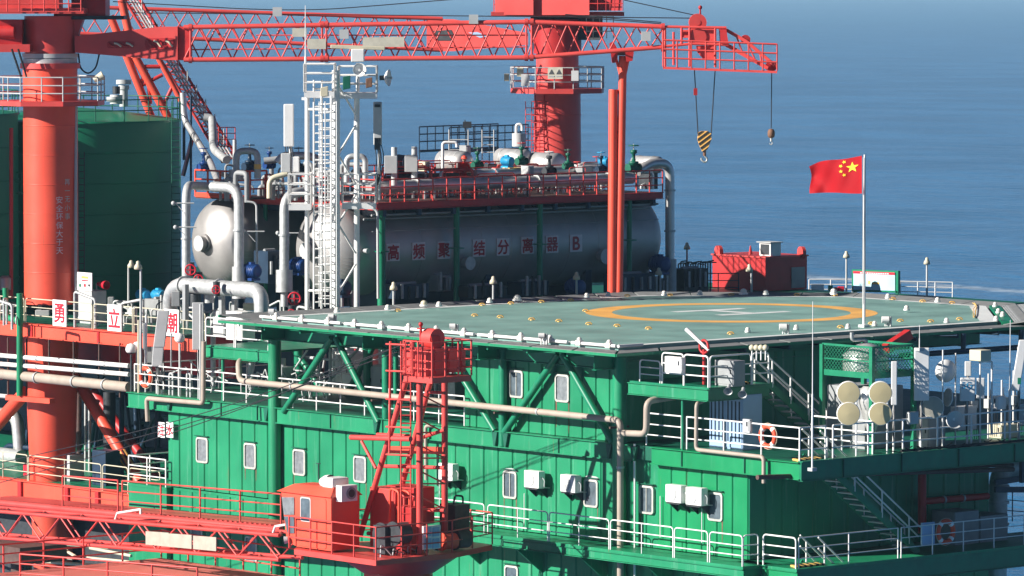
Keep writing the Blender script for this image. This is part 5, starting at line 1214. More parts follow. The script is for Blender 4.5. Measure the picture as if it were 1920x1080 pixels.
for s_ in (-1,0,1):
    for q_ in (0,1): m_ = MB(); p = c+RT*.26*s_-FW*.4; m_.cyl(p, p+UV*.95, .025, n=6); 
    put('post', m_, M['greenb'], sq)
for q_ in (.5,.95): m_ = MB(); m_.cyl(c-RT*.28-FW*.4+UV*q_, c+RT*.28-FW*.4+UV*q_, .025, n=6); put('rail', m_, M['greenb'], sq)
pipe('thin red pipe rising in front of the left green tank', [PD(21,560,226), PD(21,240,226)], .09, 'redd', bend=0)
# ---- steel separators
def vessel(label, px_head, py, y, x_end_px, rad, name='separator'):
    a = PY(px_head, py, y); xe = PY(x_end_px, py, y).x; zc = a.z; h = 1.2
    t = thing('pressure_vessel', label, 'vessel', ((a.x+xe)/2, y, zc-rad))
    m_ = MB(); m_.lathe((a.x+h,y,zc), (1,0,0), [(rad,0),(rad,xe-a.x-2*h)], 72); put('shell', m_, M['steel'], t)
    for k in range(1, 10):
        m_ = MB(); x = a.x+h+(xe-a.x-2*h)*k/10; m_.lathe((x,y,zc), (1,0,0), [(rad,-.03),(rad+.012,-.02),(rad+.012,.02),(rad,.03)], 72); put('cladding_seam', m_, M['steel'], t)
    for sg in (1,-1):     # dished heads of radial cladding strips
        x0 = a.x+h if sg == 1 else xe-h; prof = [(rad*math.sin(R(q)), -sg*h*math.cos(R(q))) for q in (90,84,78,70,62,54,46,38,30,22,14,6)]
        m_ = MB(); m_.lathe((x0,y,zc), (1,0,0), prof, 72); hd_ = put('dished_head', m_, M['steel'], t)
        m_ = MB()
        for i in range(34):
            th = R(188+164*i/33); m_.tube([(x0+d*1.003, y+(r_+.004)*math.cos(th), zc+(r_+.004)*math.sin(th)) for r_, d in prof[:6]], .011, 4, cap=False)
        put('cladding_rib', m_, M['galv'], hd_, 'stuff')
        m_ = MB(); m_.cyl((x0-sg*h*.94,y,zc), (x0-sg*(h+.1),y,zc), .42, n=28); put('centre_disc', m_, M['steel'], hd_)
        m_ = MB(); m_.cyl((x0-sg*(h+.1),y,zc), (x0-sg*(h+.32),y,zc), .33, n=28)
        put('manhole', m_, M['steel'], hd_)
        m_ = MB(); m_.lathe((x0-sg*(h+.32),y,zc), (-sg,0,0), [(.36,0),(.36,.05),(.0,.06)], 24, False); put('manhole_cover', m_, M['lgrey'], hd_)
    return t, a.x, xe, zc
vA, ax0, ax1, zvA = vessel('steel clad pressure vessel with round head at the left, farther back', 384, 456, 42.0, 1110, 2.0)
vB, bx0, bx1, zvB = vessel('steel clad pressure vessel with red lettering on its side behind the helideck', 583, 470, 35.0, 1208, 2.08)
yv = 35-2.10
for ch, px, py in (('高',737,473),('频',785,471),('聚',832,469),('结',898,465),('分',943,463),('离',989,460),('器',1035,458),('B',1080,456)):
    c = PY(px, py, yv); th = math.asin(max(-.9,min(.9,(c.z-zvB)/2.1)))
    m_ = MB(); m_.ob(c-V((0,.0,0)), (.37,0,0), (0,.015,0), (0,0,.39)); pl_ = put('lettering_plate', m_, M['plate'], vB)
    put('character', text_mb(ch, (c.x,yv-.02,c.z), RV2, UV, .62, fat=.02), M['dkred'], pl_)
for px, py, r_ in ((872,493,.26),(1127,480,.31),(680,470,.1)):
    c = PY(px, py, yv+.1); m_ = MB(); m_.cyl(c, c-V((0,.32,0)), r_, n=24); m_.cyl(c-V((0,.32,0)), c-V((0,.38,0)), r_*1.15, n=24); put('nozzle', m_, M['galv'], vB)
m_ = MB()
for x in (bx0+3, bx0+9, bx0+15): m_.box(x-.2,x+.2,33.4,36.6,ZD,zvB-1.2)
solo('vessel_saddle', m_, M['navy'], 'dark steel saddles under the lettered vessel', 'support')['kind'] = 'stuff'
m_ = MB(); m_.box(ax0+3,ax1-3,40.6,43.4,ZD,zvA-1.5); solo('vessel_skid', m_, M['navy'], 'dark steel skid under the farther vessel', 'support')
# frame carrying the pipe deck over the vessels
ZP = 3.86; XP0, YP0 = 14.4, 32.0; YP1 = PX(367,364,12.5).y; XP1 = PY(1243, 362, YP0).x
mod = thing('pipe_deck', 'red railed pipe deck on green columns above the two steel vessels', 'platform', (22, 38, ZD))
m_ = MB(); m_.box(XP0, XP1, YP0, YP1-.3, ZP-.08, ZP); put('deck_plate', m_, M['brown'], mod)
m_ = MB(); m_.box(XP0-1.9, XP0, 39.8, YP1, ZP-.08, ZP); put('deck_plate', m_, M['brown'], mod)
ibeam(mod, (XP0,YP0,0), (XP1,YP0,0), ZP-.3, ZP, M['redd'], .2, 'edge_beam'); ibeam(mod, (XP0,YP0,0), (XP0,YP1-.3,0), ZP-.3, ZP, M['red'], .2, 'edge_beam')
for k in range(9):
    x = XP0+.6+k*(XP1-XP0-1)/8; m_ = MB(); m_.box(x-.09,x+.09,YP0+.15,YP1-.5,ZP-.62,ZP-.1); put('cross_beam', m_, M['navy'], mod)
for z, y in ((ZP-.55,YP0+.35),(ZP-.75,YP0+.9)): m_ = MB(); m_.cyl((XP0,y,z),(XP1,y,z),.05,n=8); put('conduit', m_, M['grey'], mod)
for px, r_ in ((715,.18),(856,.14),(1012,.14),(1180,.12),(498,.1)):
    if px == 498: a = PX(498,450,ax0+2.2)
    else: a = PY(px, 450, 32.35)
    m_ = MB(); m_.cyl((a.x,a.y,ZD),(a.x,a.y,ZP-.3),r_,n=14); m_.box(a.x-.24,a.x+.24,a.y-.24,a.y+.24,zvB-.02,zvB+.03); put('column', m_, M['greenb'], mod)
m_ = MB(); m_.cyl((XP0,32.3,zvB+.9),(XP1,32.3,zvB+.9),.02,n=5); put('stay_rod', m_, M['grey'], mod)
for px in (1213, 1198):
    a = PY(px, 450, 38); m_ = MB(); m_.cyl((a.x,a.y,ZD),(a.x,a.y,ZP-.3),.14,n=12); put('column', m_, M['galv'], mod)
m_ = MB(); m_.cyl(PY(1190,430,38), PY(1225,372,38), .12, n=8); put('brace', m_, M['navy'], mod)
for x in (18, 22.5):
    m_ = MB(); m_.bar((x,YP0+.3,ZP-.3),(x-.9,34,zvB+1.9),.22,.08); put('bracket', m_, M['dark'], mod)
railing('red railing along the front edge of the pipe deck above the lettered vessel', [(XP0,YP0+.02,ZP),(XP1,YP0+.02,ZP)], 1.02, M['red'], r=.032, step=.82)
railing('red railing at the left end of the pipe deck above the vessel heads', [(XP0-.02,YP0+.05,ZP),(XP0-.02,39.9,ZP)], 1.02, M['red'], r=.03, step=1.3)
a_ = XP0-1.92
railing('orange railing of the small bay at the far left of the pipe deck', [(XP0,39.8,ZP),(a_,39.8,ZP),(a_,YP1,ZP)], 1.2, M['redo'], r=.045, step=1.1)
m_ = MB(); m_.box(a_-.03,a_,39.8,YP1,ZP-.02,ZP+.2); solo('kick_plate', m_, M['redo'], 'orange kick plate at the foot of the far left pipe deck railing', 'kick plate')
railing('second red railing inside the pipe deck behind the long dark pipe', [(XP0+2,35.2,ZP),(XP1-3,35.2,ZP)], 1.25, M['redd'], r=.028, step=.95)
railing('red railing at the back of the pipe deck near the worker', [(XP0+4,38.5,ZP),(XP1-1,38.5,ZP)], 1.35, M['red'], r=.028, step=1.2)
# pipes on the pipe deck
QY = lambda px, py, y: PY(px, py, y)
pipe('long dark clad pipe along the front of the pipe deck', [QY(690,352,33), QY(790,347,33), QY(960,342,33), QY(1185,334,33)], .26, 'silver', bend=0, rings=(.9,1.7,2.2,2.8), n=16)
pipe('second long steel pipe behind the front one on the pipe deck', [QY(890,328,35), QY(1010,322,35), QY(1235,315,35)], .24, 'silver', bend=0, rings=(.3,1.3,1.8), n=16)
pipe('thin brown pipe along the back of the pipe deck', [QY(720,335,36.5), QY(1000,322,36.5)], .13, 'brown', bend=0)
pipe('large steel pipe turning down at the right end of the pipe deck', [QY(1195,322,34.3), QY(1218,306,34.3), QY(1256,306,34.3), PY(1256,560,34.3)], .22, 'silver', bend=.7, rings=(2.2,2.5), n=18)
m_ = MB(); m_.cyl(PY(1256,486,34.3), PY(1256,565,34.3), .31, n=20); solo('pipe_sleeve', m_, M['galv'], 'thick grey sleeve round the foot of the large pipe at the right end', 'sleeve')
def hcyl(label, px, py, y, r_, L_, mt='silver', ax=(0,1,0), cat='drum'):
    c = PY(px, py, y); ax = V(ax); t = thing('horizontal_drum', label, cat, c-UV*r_)
    m_ = MB(); m_.lathe(c-ax*L_/2, ax, [(0,-.12),(r_*.6,-.09),(r_,0),(r_,L_),(r_*.6,L_+.09),(0,L_+.12)], 28); put('shell', m_, M[mt], t)
    for s_ in (-.3,.3): m_ = MB(); m_.lathe(c+ax*L_*s_, ax, [(r_,-.03),(r_+.02,-.02),(r_+.02,.02),(r_,.03)], 28); put('band', m_, M['galv'], t)
    m_ = MB(); q_ = c-UV*(r_*.6); m_.ob(q_-UV*.5, (.25,0,0), ax*L_*.3, UV*.5); put('saddle', m_, M['dark'], t)
    return t
hcyl('steel drum behind the worker on the pipe deck', 851, 303, 39.5, .5, 1.6)
hcyl('steel drum over the blue motor on the pipe deck', 962, 297, 38.5, .45, 1.8)
hcyl('biggest steel drum on the pipe deck in front of the rear crane ladder', 1020, 308, 37, .55, 1.9)
hcyl('steel drum at the right end of the pipe deck beside the pipe elbow', 1213, 306, 35.5, .34, 1.6)
hcyl('small brown drum between the box stacks on the pipe deck', 757, 305, 37, .35, 1.2, 'brown')
def valve(label, px, py, d, s=1.0, mt='greenb', wheel='redd', y=None):
    c = PD(px, py, d); t = thing('valve', label, 'valve', c-UV*.5*s)
    m_ = MB(); m_.lathe(c-UV*.5*s, (0,0,1), [(.2*s,0),(.22*s,.1*s),(.12*s,.2*s),(.17*s,.35*s),(.22*s,.4*s),(.22*s,.48*s),(.09*s,.5*s),(.07*s,.8*s),(.15*s,.85*s),(.15*s,.98*s),(.05*s,1.0*s)], 14); put('body', m_, M[mt], t)
    m_ = MB(); m_.cyl(c-UV*.3*s-V((.32*s,0,0)), c-UV*.3*s+V((.32*s,0,0)), .13*s, n=12); m_.cyl(c-UV*.3*s-V((.34*s,0,0)), c-UV*.3*s-V((.28*s,0,0)), .2*s, n=12); m_.cyl(c-UV*.3*s+V((.28*s,0,0)), c-UV*.3*s+V((.34*s,0,0)), .2*s, n=12); put('flanges', m_, M[mt], t, 'stuff')
    m_ = MB(); m_.cyl(c+UV*.4*s, c+UV*.75*s, .025*s, n=6); st_ = put('stem', m_, M['galv'], t)
    z_ = c+UV*.68*s; m_ = MB(); m_.tube([z_+V((.22*s*math.cos(a),.22*s*math.sin(a),0)) for a in [2*math.pi*k/14 for k in range(14)]], .025*s, 6, closed=True)
    m_.bar(z_-V((.2*s,0,0)), z_+V((.2*s,0,0)), .025*s); m_.bar(z_-V((0,.2*s,0)), z_+V((0,.2*s,0)), .025*s); put('handwheel', m_, M[wheel], t)
    return t
for px, py, d, s, mt, wl, lb in ((895,300,229,.8,'greend','greend','dark green valve right behind the worker on the pipe deck'),(978,292,229,.85,'greend','redd','green valve between the two steel drums on the pipe deck'),(1065,302,230,.75,'greend','greend','slim green valve in front of the rear crane column'),(1188,302,230,1.05,'greend','greend','tallest green valve on the pipe deck right of the boom rest'),(1030,310,227,.9,'dark','white','dark valve under the biggest steel drum'),(1127,308,229,.8,'navy','cyan','blue actuated valve left of the boom rest'),(560,306,226,1.0,'navy','navy','navy valve on the pipe deck left of the white mast'),(468,300,228,1.0,'navy','navy','navy valve inside the pipe loop at the left end of the pipe deck'),(505,300,228,.8,'blue','navy','blue valve right of the pipe loop at the left end'),(382,303,232,.9,'blue','blue','blue valve by the inclined truss bridge')):
    valve(lb, px, py, d, s, mt, wl)
def motor(label, px, py, d, s=1.0, mt='cyan', ax=(0,1,0)):
    c = PD(px, py, d); ax = V(ax); t = thing('motor', label, 'motor', c-UV*.3*s)
    m_ = MB(); m_.lathe(c-ax*.4*s, ax, [(0,0),(.2*s,.0),(.26*s,.06*s),(.26*s,.7*s),(.2*s,.8*s),(0,.8*s)], 18); put('casing', m_, M[mt], t)
    m_ = MB()
    for k in range(6): m_.lathe(c-ax*(.3*s-.11*s*k), ax, [(.26*s,-.015*s),(.29*s,-.01*s),(.29*s,.01*s),(.26*s,.015*s)], 18)
    put('cooling_fins', m_, M[mt], t, 'stuff')
    m_ = MB(); m_.ob(c-UV*.32*s, (.22*s,0,0), ax*.3*s, UV*.05*s); put('foot', m_, M[mt], t)
    m_ = MB(); m_.ob(c+UV*.28*s, (.1*s,0,0), ax*.12*s, UV*.07*s); put('terminal_box', m_, M[mt], t)
for px, py, d, s, mt, lb in ((951,302,228,.8,'cyan','light blue motor in front of the steel drum on the pipe deck'),(1133,303,230,.7,'cyan','small light blue motor left of the boom rest'),(268,553,228,.9,'cyan','left light blue motor above the grey engine on the main deck'),(297,553,227.4,.9,'cyan','right light blue motor above the grey engine on the main deck'),(471,508,216,1.1,'blue','dark blue pump motor between the grey pipes below the far vessel'),(559,498,217,1.1,'blue','dark blue motor left of the near vessel head'),(1078,538,226,1.2,'blue','dark blue motor below the lettered vessel near the boom rest'),(1236,495,232,1.3,'blue','dark blue motor right of the lettered vessel'),(640,540,214,1.1,'navy','navy motor behind the white mast foot')):
    motor(lb, px, py, d, s, mt)
def stack(label, px, y0, y1, w0, d):
    t = thing('vent_stack', label, 'vent', PD(px,345,d)); w_ = w0/(F/d)/2
    m_ = MB(); m_.ob((PD(px-4,y0+16,d)+PD(px-4,y1,d))/2, RT*w_, FW*w_, UV*abs(PD(px,y0+16,d).z-PD(px,y1,d).z)/2); put('box', m_, M['lgrey'], t, bevel=.02)
    m_ = MB(); m_.cyl(PD(px+2,348,d), PD(px+2,y0,d), .13, n=14); put('tube', m_, M['lgrey'], t)
stack('left grey silencer box with round stack on the pipe deck', 737, 276, 325, 24, 221); stack('right grey silencer box with round stack on the pipe deck', 775, 275, 322, 24, 223)
pipe('grey pipe loop standing at the left end of the pipe deck', [PD(443,335,224),PD(443,283,224),PD(483,283,224),PD(483,335,224)], .15, 'galv', bend=.35, n=14)
m_ = MB(); m_.cyl(PD(443,338,224), PD(443,318,224), .33, n=18); solo('pipe_boot', m_, M['steel'], 'fat pale drum under the pipe loop at the left end', 'drum')
m_ = MB(); m_.cyl(PD(483,317,223.8), PD(483,308,223.8), .165, n=14); solo('pipe_band', m_, M['yellow'], 'yellow band round the right leg of the pipe loop', 'band')
pipe('grey pipe loop right of the white mast on the pipe deck', [PD(650,345,221),PD(650,293,221),PD(685,293,221),PD(685,345,221)], .13, 'galv', bend=.3, n=12)
pipe('steel pipe winding behind the white mast', [PD(520,305,224),PD(530,292,224),PD(580,292,224),PD(600,300,224),PD(600,345,224)], .18, 'silver', bend=.3, n=12)
pipe('short steel elbow left of the white mast', [PD(505,372,219),PD(505,335,219),PD(540,325,219)], .12, 'cream', bend=.3)
pipe('dark pipe run behind the loop at the left end', [PD(495,302,227),PD(530,298,227),PD(548,290,227)], .16, 'grey', bend=.2)
pipe('white hooked vent pipe left of the worker', [PD(830,320,229),PD(830,267,229),PD(856,267,229),PD(857,276,229)], .07, 'white', bend=.15)
pipe('thin steel vent post with cap near the truss bridge', [PD(440,330,228),PD(440,262,228)], .09, 'lgrey', bend=0)
for px, py, w_, h_, d, mt, lb in ((989,320,14,18,226,'lgrey','pale box with grey face on the pipe deck below the green valve'),(700,350,20,20,222,'galv','grey box by the mid platform of the white mast'),(960,327,30,26,229,'yellow','yellow framed box on the pipe deck behind the railing'),(872,285,12,25,235,'grey','grey post box behind the worker'),(1040,330,20,12,229,'brown','brown box below the biggest drum'),(795,312,12,18,230,'cream','cream box at the left of the pipe deck front'),(917,315,22,16,231,'dark','dark box on the pipe deck left of the motor'),(1095,318,26,14,231,'grey','grey box beside the rear crane foot')):
    c = PD(px, py, d); s_ = F/d; t = thing('instrument_box', lb, 'box', c-UV*h_/s_/2)
    m_ = MB(); m_.ob(c, V((1,0,0))*w_/s_/2, V((0,1,0))*.25, UV*h_/s_/2); put('case', m_, M[mt], t, bevel=.015)
    m_ = MB(); m_.ob(c-V((0,.26,0)), V((1,0,0))*w_/s_/2.6, V((0,1,0))*.012, UV*h_/s_/2.6); put('door', m_, M['grey' if mt != 'grey' else 'lgrey'], t)
    m_ = MB(); m_.cyl(c-UV*h_/s_/2, V((c.x,c.y,min(c.z-h_/s_/2-.05, max(ZP if c.z > ZP else ZD, c.z-2)))), .04, n=6); put('stand', m_, M['dark'], t)
# navy railed top platform
pA0, pA1 = PD(843,285,236), PD(990,285,241)
cg = thing('roof_platform', 'dark navy railed platform behind the worker with a grey ladder', 'platform', (pA0+pA1)/2)
dv = (pA1-pA0); dv.z = 0; dv.normalize(); nv = V((-dv.y,dv.x,0)); L_ = (pA1-pA0).length
for off in (0, 1.8):
    for q_ in (1.15,.8,.45,0):
        a, b = pA0+nv*off+UV*q_, pA0+nv*off+dv*L_+UV*q_; m_ = MB(); m_.cyl(a, b, .03 if q_ else .06, n=6); put('rail', m_, M['navy'], cg)
    for k in range(11): a = pA0+nv*off+dv*L_*k/10; m_ = MB(); m_.cyl(a-UV*(1.0 if k % 5 == 0 else 0), a+UV*1.15, .03, n=6); put('post', m_, M['navy'], cg)
ladder(cg, PD(915,300,235.5), PD(915,243,235.5), RT, .55, M['lgrey'], r=.025); ladder(cg, PD(860,300,235.2), PD(860,243,235.2), RT, .9, M['lgrey'], r=.025, step=.45)
m_ = MB(); m_.cyl(PD(872,245,236), PD(872,225,236), .03, n=6); m_.ob(PD(876,234,236), RT*.2, FW*.1, UV*.15); put('beacon', m_, M['dark'], cg)
t = thing('filter_pot', 'grey canister with white gooseneck beside the rear crane ladder', 'filter', PD(973,275,238))
m_ = MB(); m_.cyl(PD(973,275,238), PD(973,250,238), .33, n=18); put('can', m_, M['lgrey'], t)
m_ = MB(); m_.tube([PD(968,250,238),PD(968,233,238),PD(979,233,238),PD(979,245,238)], .07, 8, bend=.15); put('gooseneck', m_, M['white'], t)
# ---- grey pipes left of the near vessel
PD2 = lambda px, py: PD(px, py, 219)
pipe('tall grey pipe arch at the far left of the vessels', [PD2(349,530),PD2(349,347),PD(392,350,223)], .19, 'galv', bend=.75, rings=(.45,), n=16)
pipe('second grey pipe arch in front of the far vessel head', [PD(398,350,217),PD(448,352,216),PD(448,530,216)], .22, 'galv', bend=.7, rings=(1.45,), n=16)
m_ = MB(); m_.cyl(PD(448,500,216), PD(448,560,216), .3, n=18); solo('pipe_sleeve', m_, M['galv'], 'grey sleeve at the foot of the pipe before the far vessel head', 'sleeve')
pipe('third grey pipe arch left of the white mast', [PD(590,358,216),PD(533,362,215),PD(533,520,215)], .21, 'galv', bend=.8, rings=(1.5,), n=16)
m_ = MB(); m_.cyl(PD(533,506,215), PD(533,548,215), .36, n=18); m_.cyl(PD(533,548,215), PD(533,575,215), .16, n=14); solo('pipe_sleeve', m_, M['galv'], 'thick grey sleeve at the foot of the pipe left of the white mast', 'sleeve')
pipe('thin white pipe bending down beside the green column', [PD(462,378,220),PD(481,380,220),PD(482,500,220)], .05, 'lgrey', bend=.25)
pipe('pale pipe dropping right of the white mast', [PD(690,388,217),PD(708,394,217),PD(709,560,217)], .06, 'lgrey', bend=.25)
pipe('big grey pipe bridging in front of the vessels at deck level', [PD(318,640,214),PD(319,533,213),PD(490,545,208),PD(491,600,208)], .32, 'galv', bend=1.0, rings=(1.15,1.55), n=20)
for px, a_, b_ in ((348,533,600),(416,540,600),(440,560,600)):
    m_ = MB(); m_.bar(PD(px,a_,211), PD(px,b_,211), .2, .2); solo('pipe_support', m_, M['grey'], 'grey steel post under the big bridging pipe, %s' % {348:'left',416:'middle',440:'right'}[px], 'support')
for px, py, d, s in ((357,506,216,.8),(372,524,216,.7),(405,543,209,.6),(552,560,209,.9),(546,588,206,.6)):
    c = PD(px,py,d); t = thing('handwheel_valve', 'red handwheel valve at the grey pipes, near %s' % {357:'the foot of the far left arch',372:'the bridging pipe top',405:'the middle post',552:'the thick sleeve left of the white mast',546:'the helideck left corner'}[px], 'valve', c-UV*.3)
    m_ = MB(); m_.tube([c+(RT*math.cos(a)+UV*math.sin(a))*.28*s for a in [2*math.pi*k/16 for k in range(16)]], .045*s, 6, closed=True)
    m_.bar(c-RT*.26*s, c+RT*.26*s, .05*s); m_.bar(c-UV*.26*s, c+UV*.26*s, .05*s); put('handwheel', m_, M['sred'], t)
    m_ = MB(); m_.cyl(c, c+FW*.4, .07, n=8); m_.cyl(c+FW*.4-UV*.3, c+FW*.4+UV*.3, .15, n=10); put('body', m_, M['dark'], t)
for px, py in ((325,381),(329,426),(457,434),(521,437)):
    a = PD(px,py,218); m_ = MB(); m_.cyl(a, a+RT*.9, .03, n=6); m_.sph(a, .1, 8); m_.bar(a+RT*.1, a+RT*.5-UV*.45, .03)
    solo('stay_arm', m_, M['lgrey'], 'thin pale stay with a round end on the grey pipes, %s' % {325:'upper far left',329:'lower far left',457:'before the green column',521:'left of the white mast'}[px], 'stay')
# dark equipment under and between the vessels
for i, (px, py, w_, h_, d, mt) in enumerate(((760,545,60,26,222,'navy'),(900,545,70,20,224,'dark'),(990,540,50,26,226,'navy'),(1180,530,70,34,230,'navy'),(1292,525,46,44,236,'dark'),(1225,535,30,26,232,'navy'),(300,575,30,30,226,'grey'),(505,500,30,60,222,'navy'),(640,560,40,26,216,'dark'),(820,530,24,30,224,'grey'))):
    c = PD(px,py,d); s_ = F/d; t = thing('equipment_skid', ('dark','navy','low','tall','open','small','grey ribbed','narrow','squat','plain grey')[i]+' machinery skid '+('behind the helideck edge under the first characters','behind the helideck edge under the middle characters','behind the helideck edge under the last characters','below the right end of the lettered vessel','left of the red container','at the foot of the large right pipe','with engine block behind the rightmost white board','beside the green column at the far vessel','behind the foot of the white mast','below the green column of the lettered vessel')[i], 'machinery', c-UV*h_/s_/2)
    m_ = MB(); m_.ob(c, V((1,0,0))*w_/s_/1.5, V((0,1,0))*.5, UV*h_/s_/2); put('base', m_, M[mt], t)
    for k in range(4):
        a = c+V((1,0,0))*(k-1.5)*w_/s_*.3-V((0,.55,0)); m_ = MB(); m_.cyl(a-UV*.3, a+UV*rnd.uniform(.2,.6), .07, n=8); put('pipe_stub', m_, M[('galv','dark','grey')[k % 3]], t)
    m_ = MB(); m_.cyl(c+UV*h_/s_/2-V((w_/s_*.4,0,0)), c+UV*h_/s_/2+V((w_/s_*.4,0,0)), .1, n=8); put('header_pipe', m_, M['grey'], t)
# ---- inclined truss bridge and its tubes
dT = 243
br_ = thing('truss_bridge', 'inclined red truss bridge with pale stair rails climbing out of view at top left', 'bridge', PD(440,300,dT))
lattice(br_, [PD(244,-30,dT-.8),PD(244,-30,dT+.8),PD(216,-30,dT+.8),PD(216,-30,dT-.8)], [PD(448,300,dT-.8),PD(448,300,dT+.8),PD(418,305,dT+.8),PD(418,305,dT-.8)], 24, M['red'], .07, .04)
for o, mt in ((4,'lgrey'),(10,'lgrey'),(16,'white'),(24,'redd')):
    m_ = MB(); m_.cyl(PD(222+o,-30,dT-1.2), PD(423+o,300,dT-1.2), .05, n=7); put('handrail', m_, M[mt], br_)
for k in range(26):
    t_ = k/26; m_ = MB(); a = PD(220+202*t_,-30+330*t_,dT-1.2); m_.cyl(a, a+RT*.75, .035, n=5); put('tread', m_, M['redd'], br_)
for k in range(12):
    t_ = k/12; m_ = MB(); a = PD(232+205*t_,-30+330*t_,dT-1.3); m_.cyl(a, a+UV*.8, .03, n=5); put('post', m_, M['lgrey'], br_)
for a, b, r_ in (((207,30),(285,222),.19),((250,100),(318,225),.2),((292,100),(345,200),.13),((228,0),(252,108),.2)):
    m_ = MB(); m_.cyl(PD(*a,dT-2), PD(*b,dT-2), r_, n=14); put('leg_tube', m_, M['redo'], br_)
bars(br_, 'tie', [(PD(262,125,dT-2),PD(300,125,dT-2)),(PD(262,162,dT-2),PD(305,140,dT-2)),(PD(278,150,dT-2),PD(282,195,dT-2)),(PD(305,200,dT-2),PD(322,165,dT-2)),(PD(275,130,dT-2),PD(262,162,dT-2))], .1, M['redd'])
m_ = MB(); m_.bar(PD(345,300,dT-3), PD(345,200,dT-3), .1); m_.bar(PD(358,340,dT-3), PD(358,180,dT-3), .08); m_.bar(PD(345,215,dT-3), PD(358,260,dT-3), .06); m_.bar(PD(345,330,dT-3), PD(358,280,dT-3), .06)
put('frame', m_, M['navy'], br_, 'stuff')
m_ = MB(); m_.bar(PD(343,330,dT-2), PD(360,262,dT-2), .5, .12); put('panel', m_, M['redo'], br_)
railing('small red railing at the foot of the inclined truss bridge', [PD(410,272,dT-3),PD(441,272,dT-2)], .85, M['red'], step=.5)
pipe('steel pipe bending along the inclined truss bridge', [PD(343,174,235),PD(346,225,235),PD(395,305,232),PD(408,340,228)], .15, 'silver', bend=.4, n=14)
pipe('grey pipe elbow hanging below the inclined truss bridge', [PD(382,220,234),PD(398,222,234),PD(400,280,232),PD(425,300,230)], .19, 'galv', bend=.5, n=14)
# ---- white lattice mast
dM = 211; sM = F/dM
mast = thing('lattice_mast', 'white steel mast with ladders, two railed platforms and a radar on top', 'mast', PD(620,585,dM))
def mleg(px, y0, y1, r_, off=0, mt='white', nm='leg'):
    m_ = MB(); m_.cyl(PD(px,y1,dM+off), PD(px,y0,dM+off), r_, n=14); put(nm, m_, M[mt], mast)
mleg(576,180,600,.1,-.3); mleg(630,132,600,.17,-1.0); mleg(669,172,600,.12,.2); mleg(623,172,600,.1,1.5)
bars(mast, 'brace', [(PD(634,160+130*k,dM-.8),PD(667,215+130*k,dM)) for k in range(3)]+[(PD(667,235+130*k,dM),PD(634,290+130*k,dM-.8)) for k in range(3)], .045, M['white'])
bars(mast, 'strut', [(PD(576,y,dM-.3),PD(630,y,dM-1)) for y in (205,545)], .06, M['white'])
ladder(mast, PD(596,600,dM-1.1), PD(596,150,dM-1.1), RT, .34, M['white'], r=.035, step=.37); ladder(mast, PD(612,600,dM-1.4), PD(612,180,dM-1.4), RT, .42, M['white'], r=.032, step=.33)
for k in range(24):
    p = PD(615,195+15.8*k,dM-1.2); m_ = MB(); m_.tube([p-RT*.38, p-RT*.36-FW*.45, p-FW*.65, p+RT*.36-FW*.45, p+RT*.38], .028, 5, bend=.2); put('cage_hoop', m_, M['white'], mast)
for s_ in (-.36,-.12,.14,.36): m_ = MB(); m_.cyl(PD(615,190,dM-1.8)+RT*s_, PD(615,575,dM-1.8)+RT*s_, .022, n=5); put('cage_strap', m_, M['white'], mast)
def mplat(px0, px1, py, dep, h, doff=0):
    a, b = PD(px0,py,dM+doff), PD(px1,py,dM+doff); m_ = MB(); m_.add([a,b,b+FW*dep,a+FW*dep,a-UV*.25,b-UV*.25,b+FW*dep-UV*.25,a+FW*dep-UV*.25],[(0,1,2,3),(7,6,5,4),(0,4,5,1),(1,5,6,2),(2,6,7,3),(3,7,4,0)]); put('platform', m_, M['white'], mast)
    for p, q_ in ((a,b),(b,b+FW*dep),(a,a+FW*dep),(a+FW*dep,b+FW*dep)):
        for z in (1,.66,.33): m_ = MB(); m_.cyl(p+UV*h*z, q_+UV*h*z, .035, n=6); put('rail', m_, M['white'], mast)
        n = max(1, round((q_-p).length/.85))
        for k in range(n+1): m_ = MB(); c = p+(q_-p)*k/n; m_.cyl(c, c+UV*h, .035, n=6); put('post', m_, M['white'], mast)
mplat(570,627,172,1.6,1.15,-1.3); mplat(634,706,174,1.4,1.1,-.6); mplat(541,583,383,1.6,1.25,-1.5); mplat(641,704,381,1.4,1.2,-1.0)
rd = thing('radar_scanner', 'white marine radar with long horizontal scanner on top of the mast', 'radar', PD(671,118,dM))
m_ = MB(); c = PD(671,104,dM); m_.ob(c, RT*.28, FW*.25, UV*.27); put('housing', m_, M['white'], rd, bevel=.04)
m_ = MB(); c = PD(671,89,dM); m_.ob(c, RT*1.15-UV*.04, FW*.1, UV*.08); put('scanner_bar', m_, M['cream'], rd, bevel=.03)
m_ = MB(); m_.cyl(PD(671,118,dM), PD(671,170,dM), .08, n=10); put('stand', m_, M['white'], rd)
def bigdish(label, px, py, r_, ax, d=dM-1):
    c = PD(px,py,d); ax = V(ax).normalized(); t = thing('dish_antenna', label, 'dish antenna', c-UV*r_)
    m_ = MB(); m_.lathe(c, ax, [(0,-.02),(r_*.4,.02),(r_*.75,.09),(r_,.19),(r_*.99,.2),(r_*.74,.1),(r_*.4,.035),(0,0)], 28); put('reflector', m_, M['white'], t)
    m_ = MB(); m_.cyl(c, c+ax*.28, .03, n=6); m_.cyl(c+ax*.26, c+ax*.33, .06, n=8); put('feed', m_, M['lgrey'], t)
    m_ = MB(); m_.ob(c-ax*.12, RT*.1, FW*.08, UV*.1); put('mount', m_, M['dark'], t)
bigdish('white dish facing the viewer under the mast radar', 676, 131, .29, -FW+RT*-.15); bigdish('white dish facing right at the edge of the mast platform', 721, 146, .36, RT*1.0-FW*.25, dM-.5)
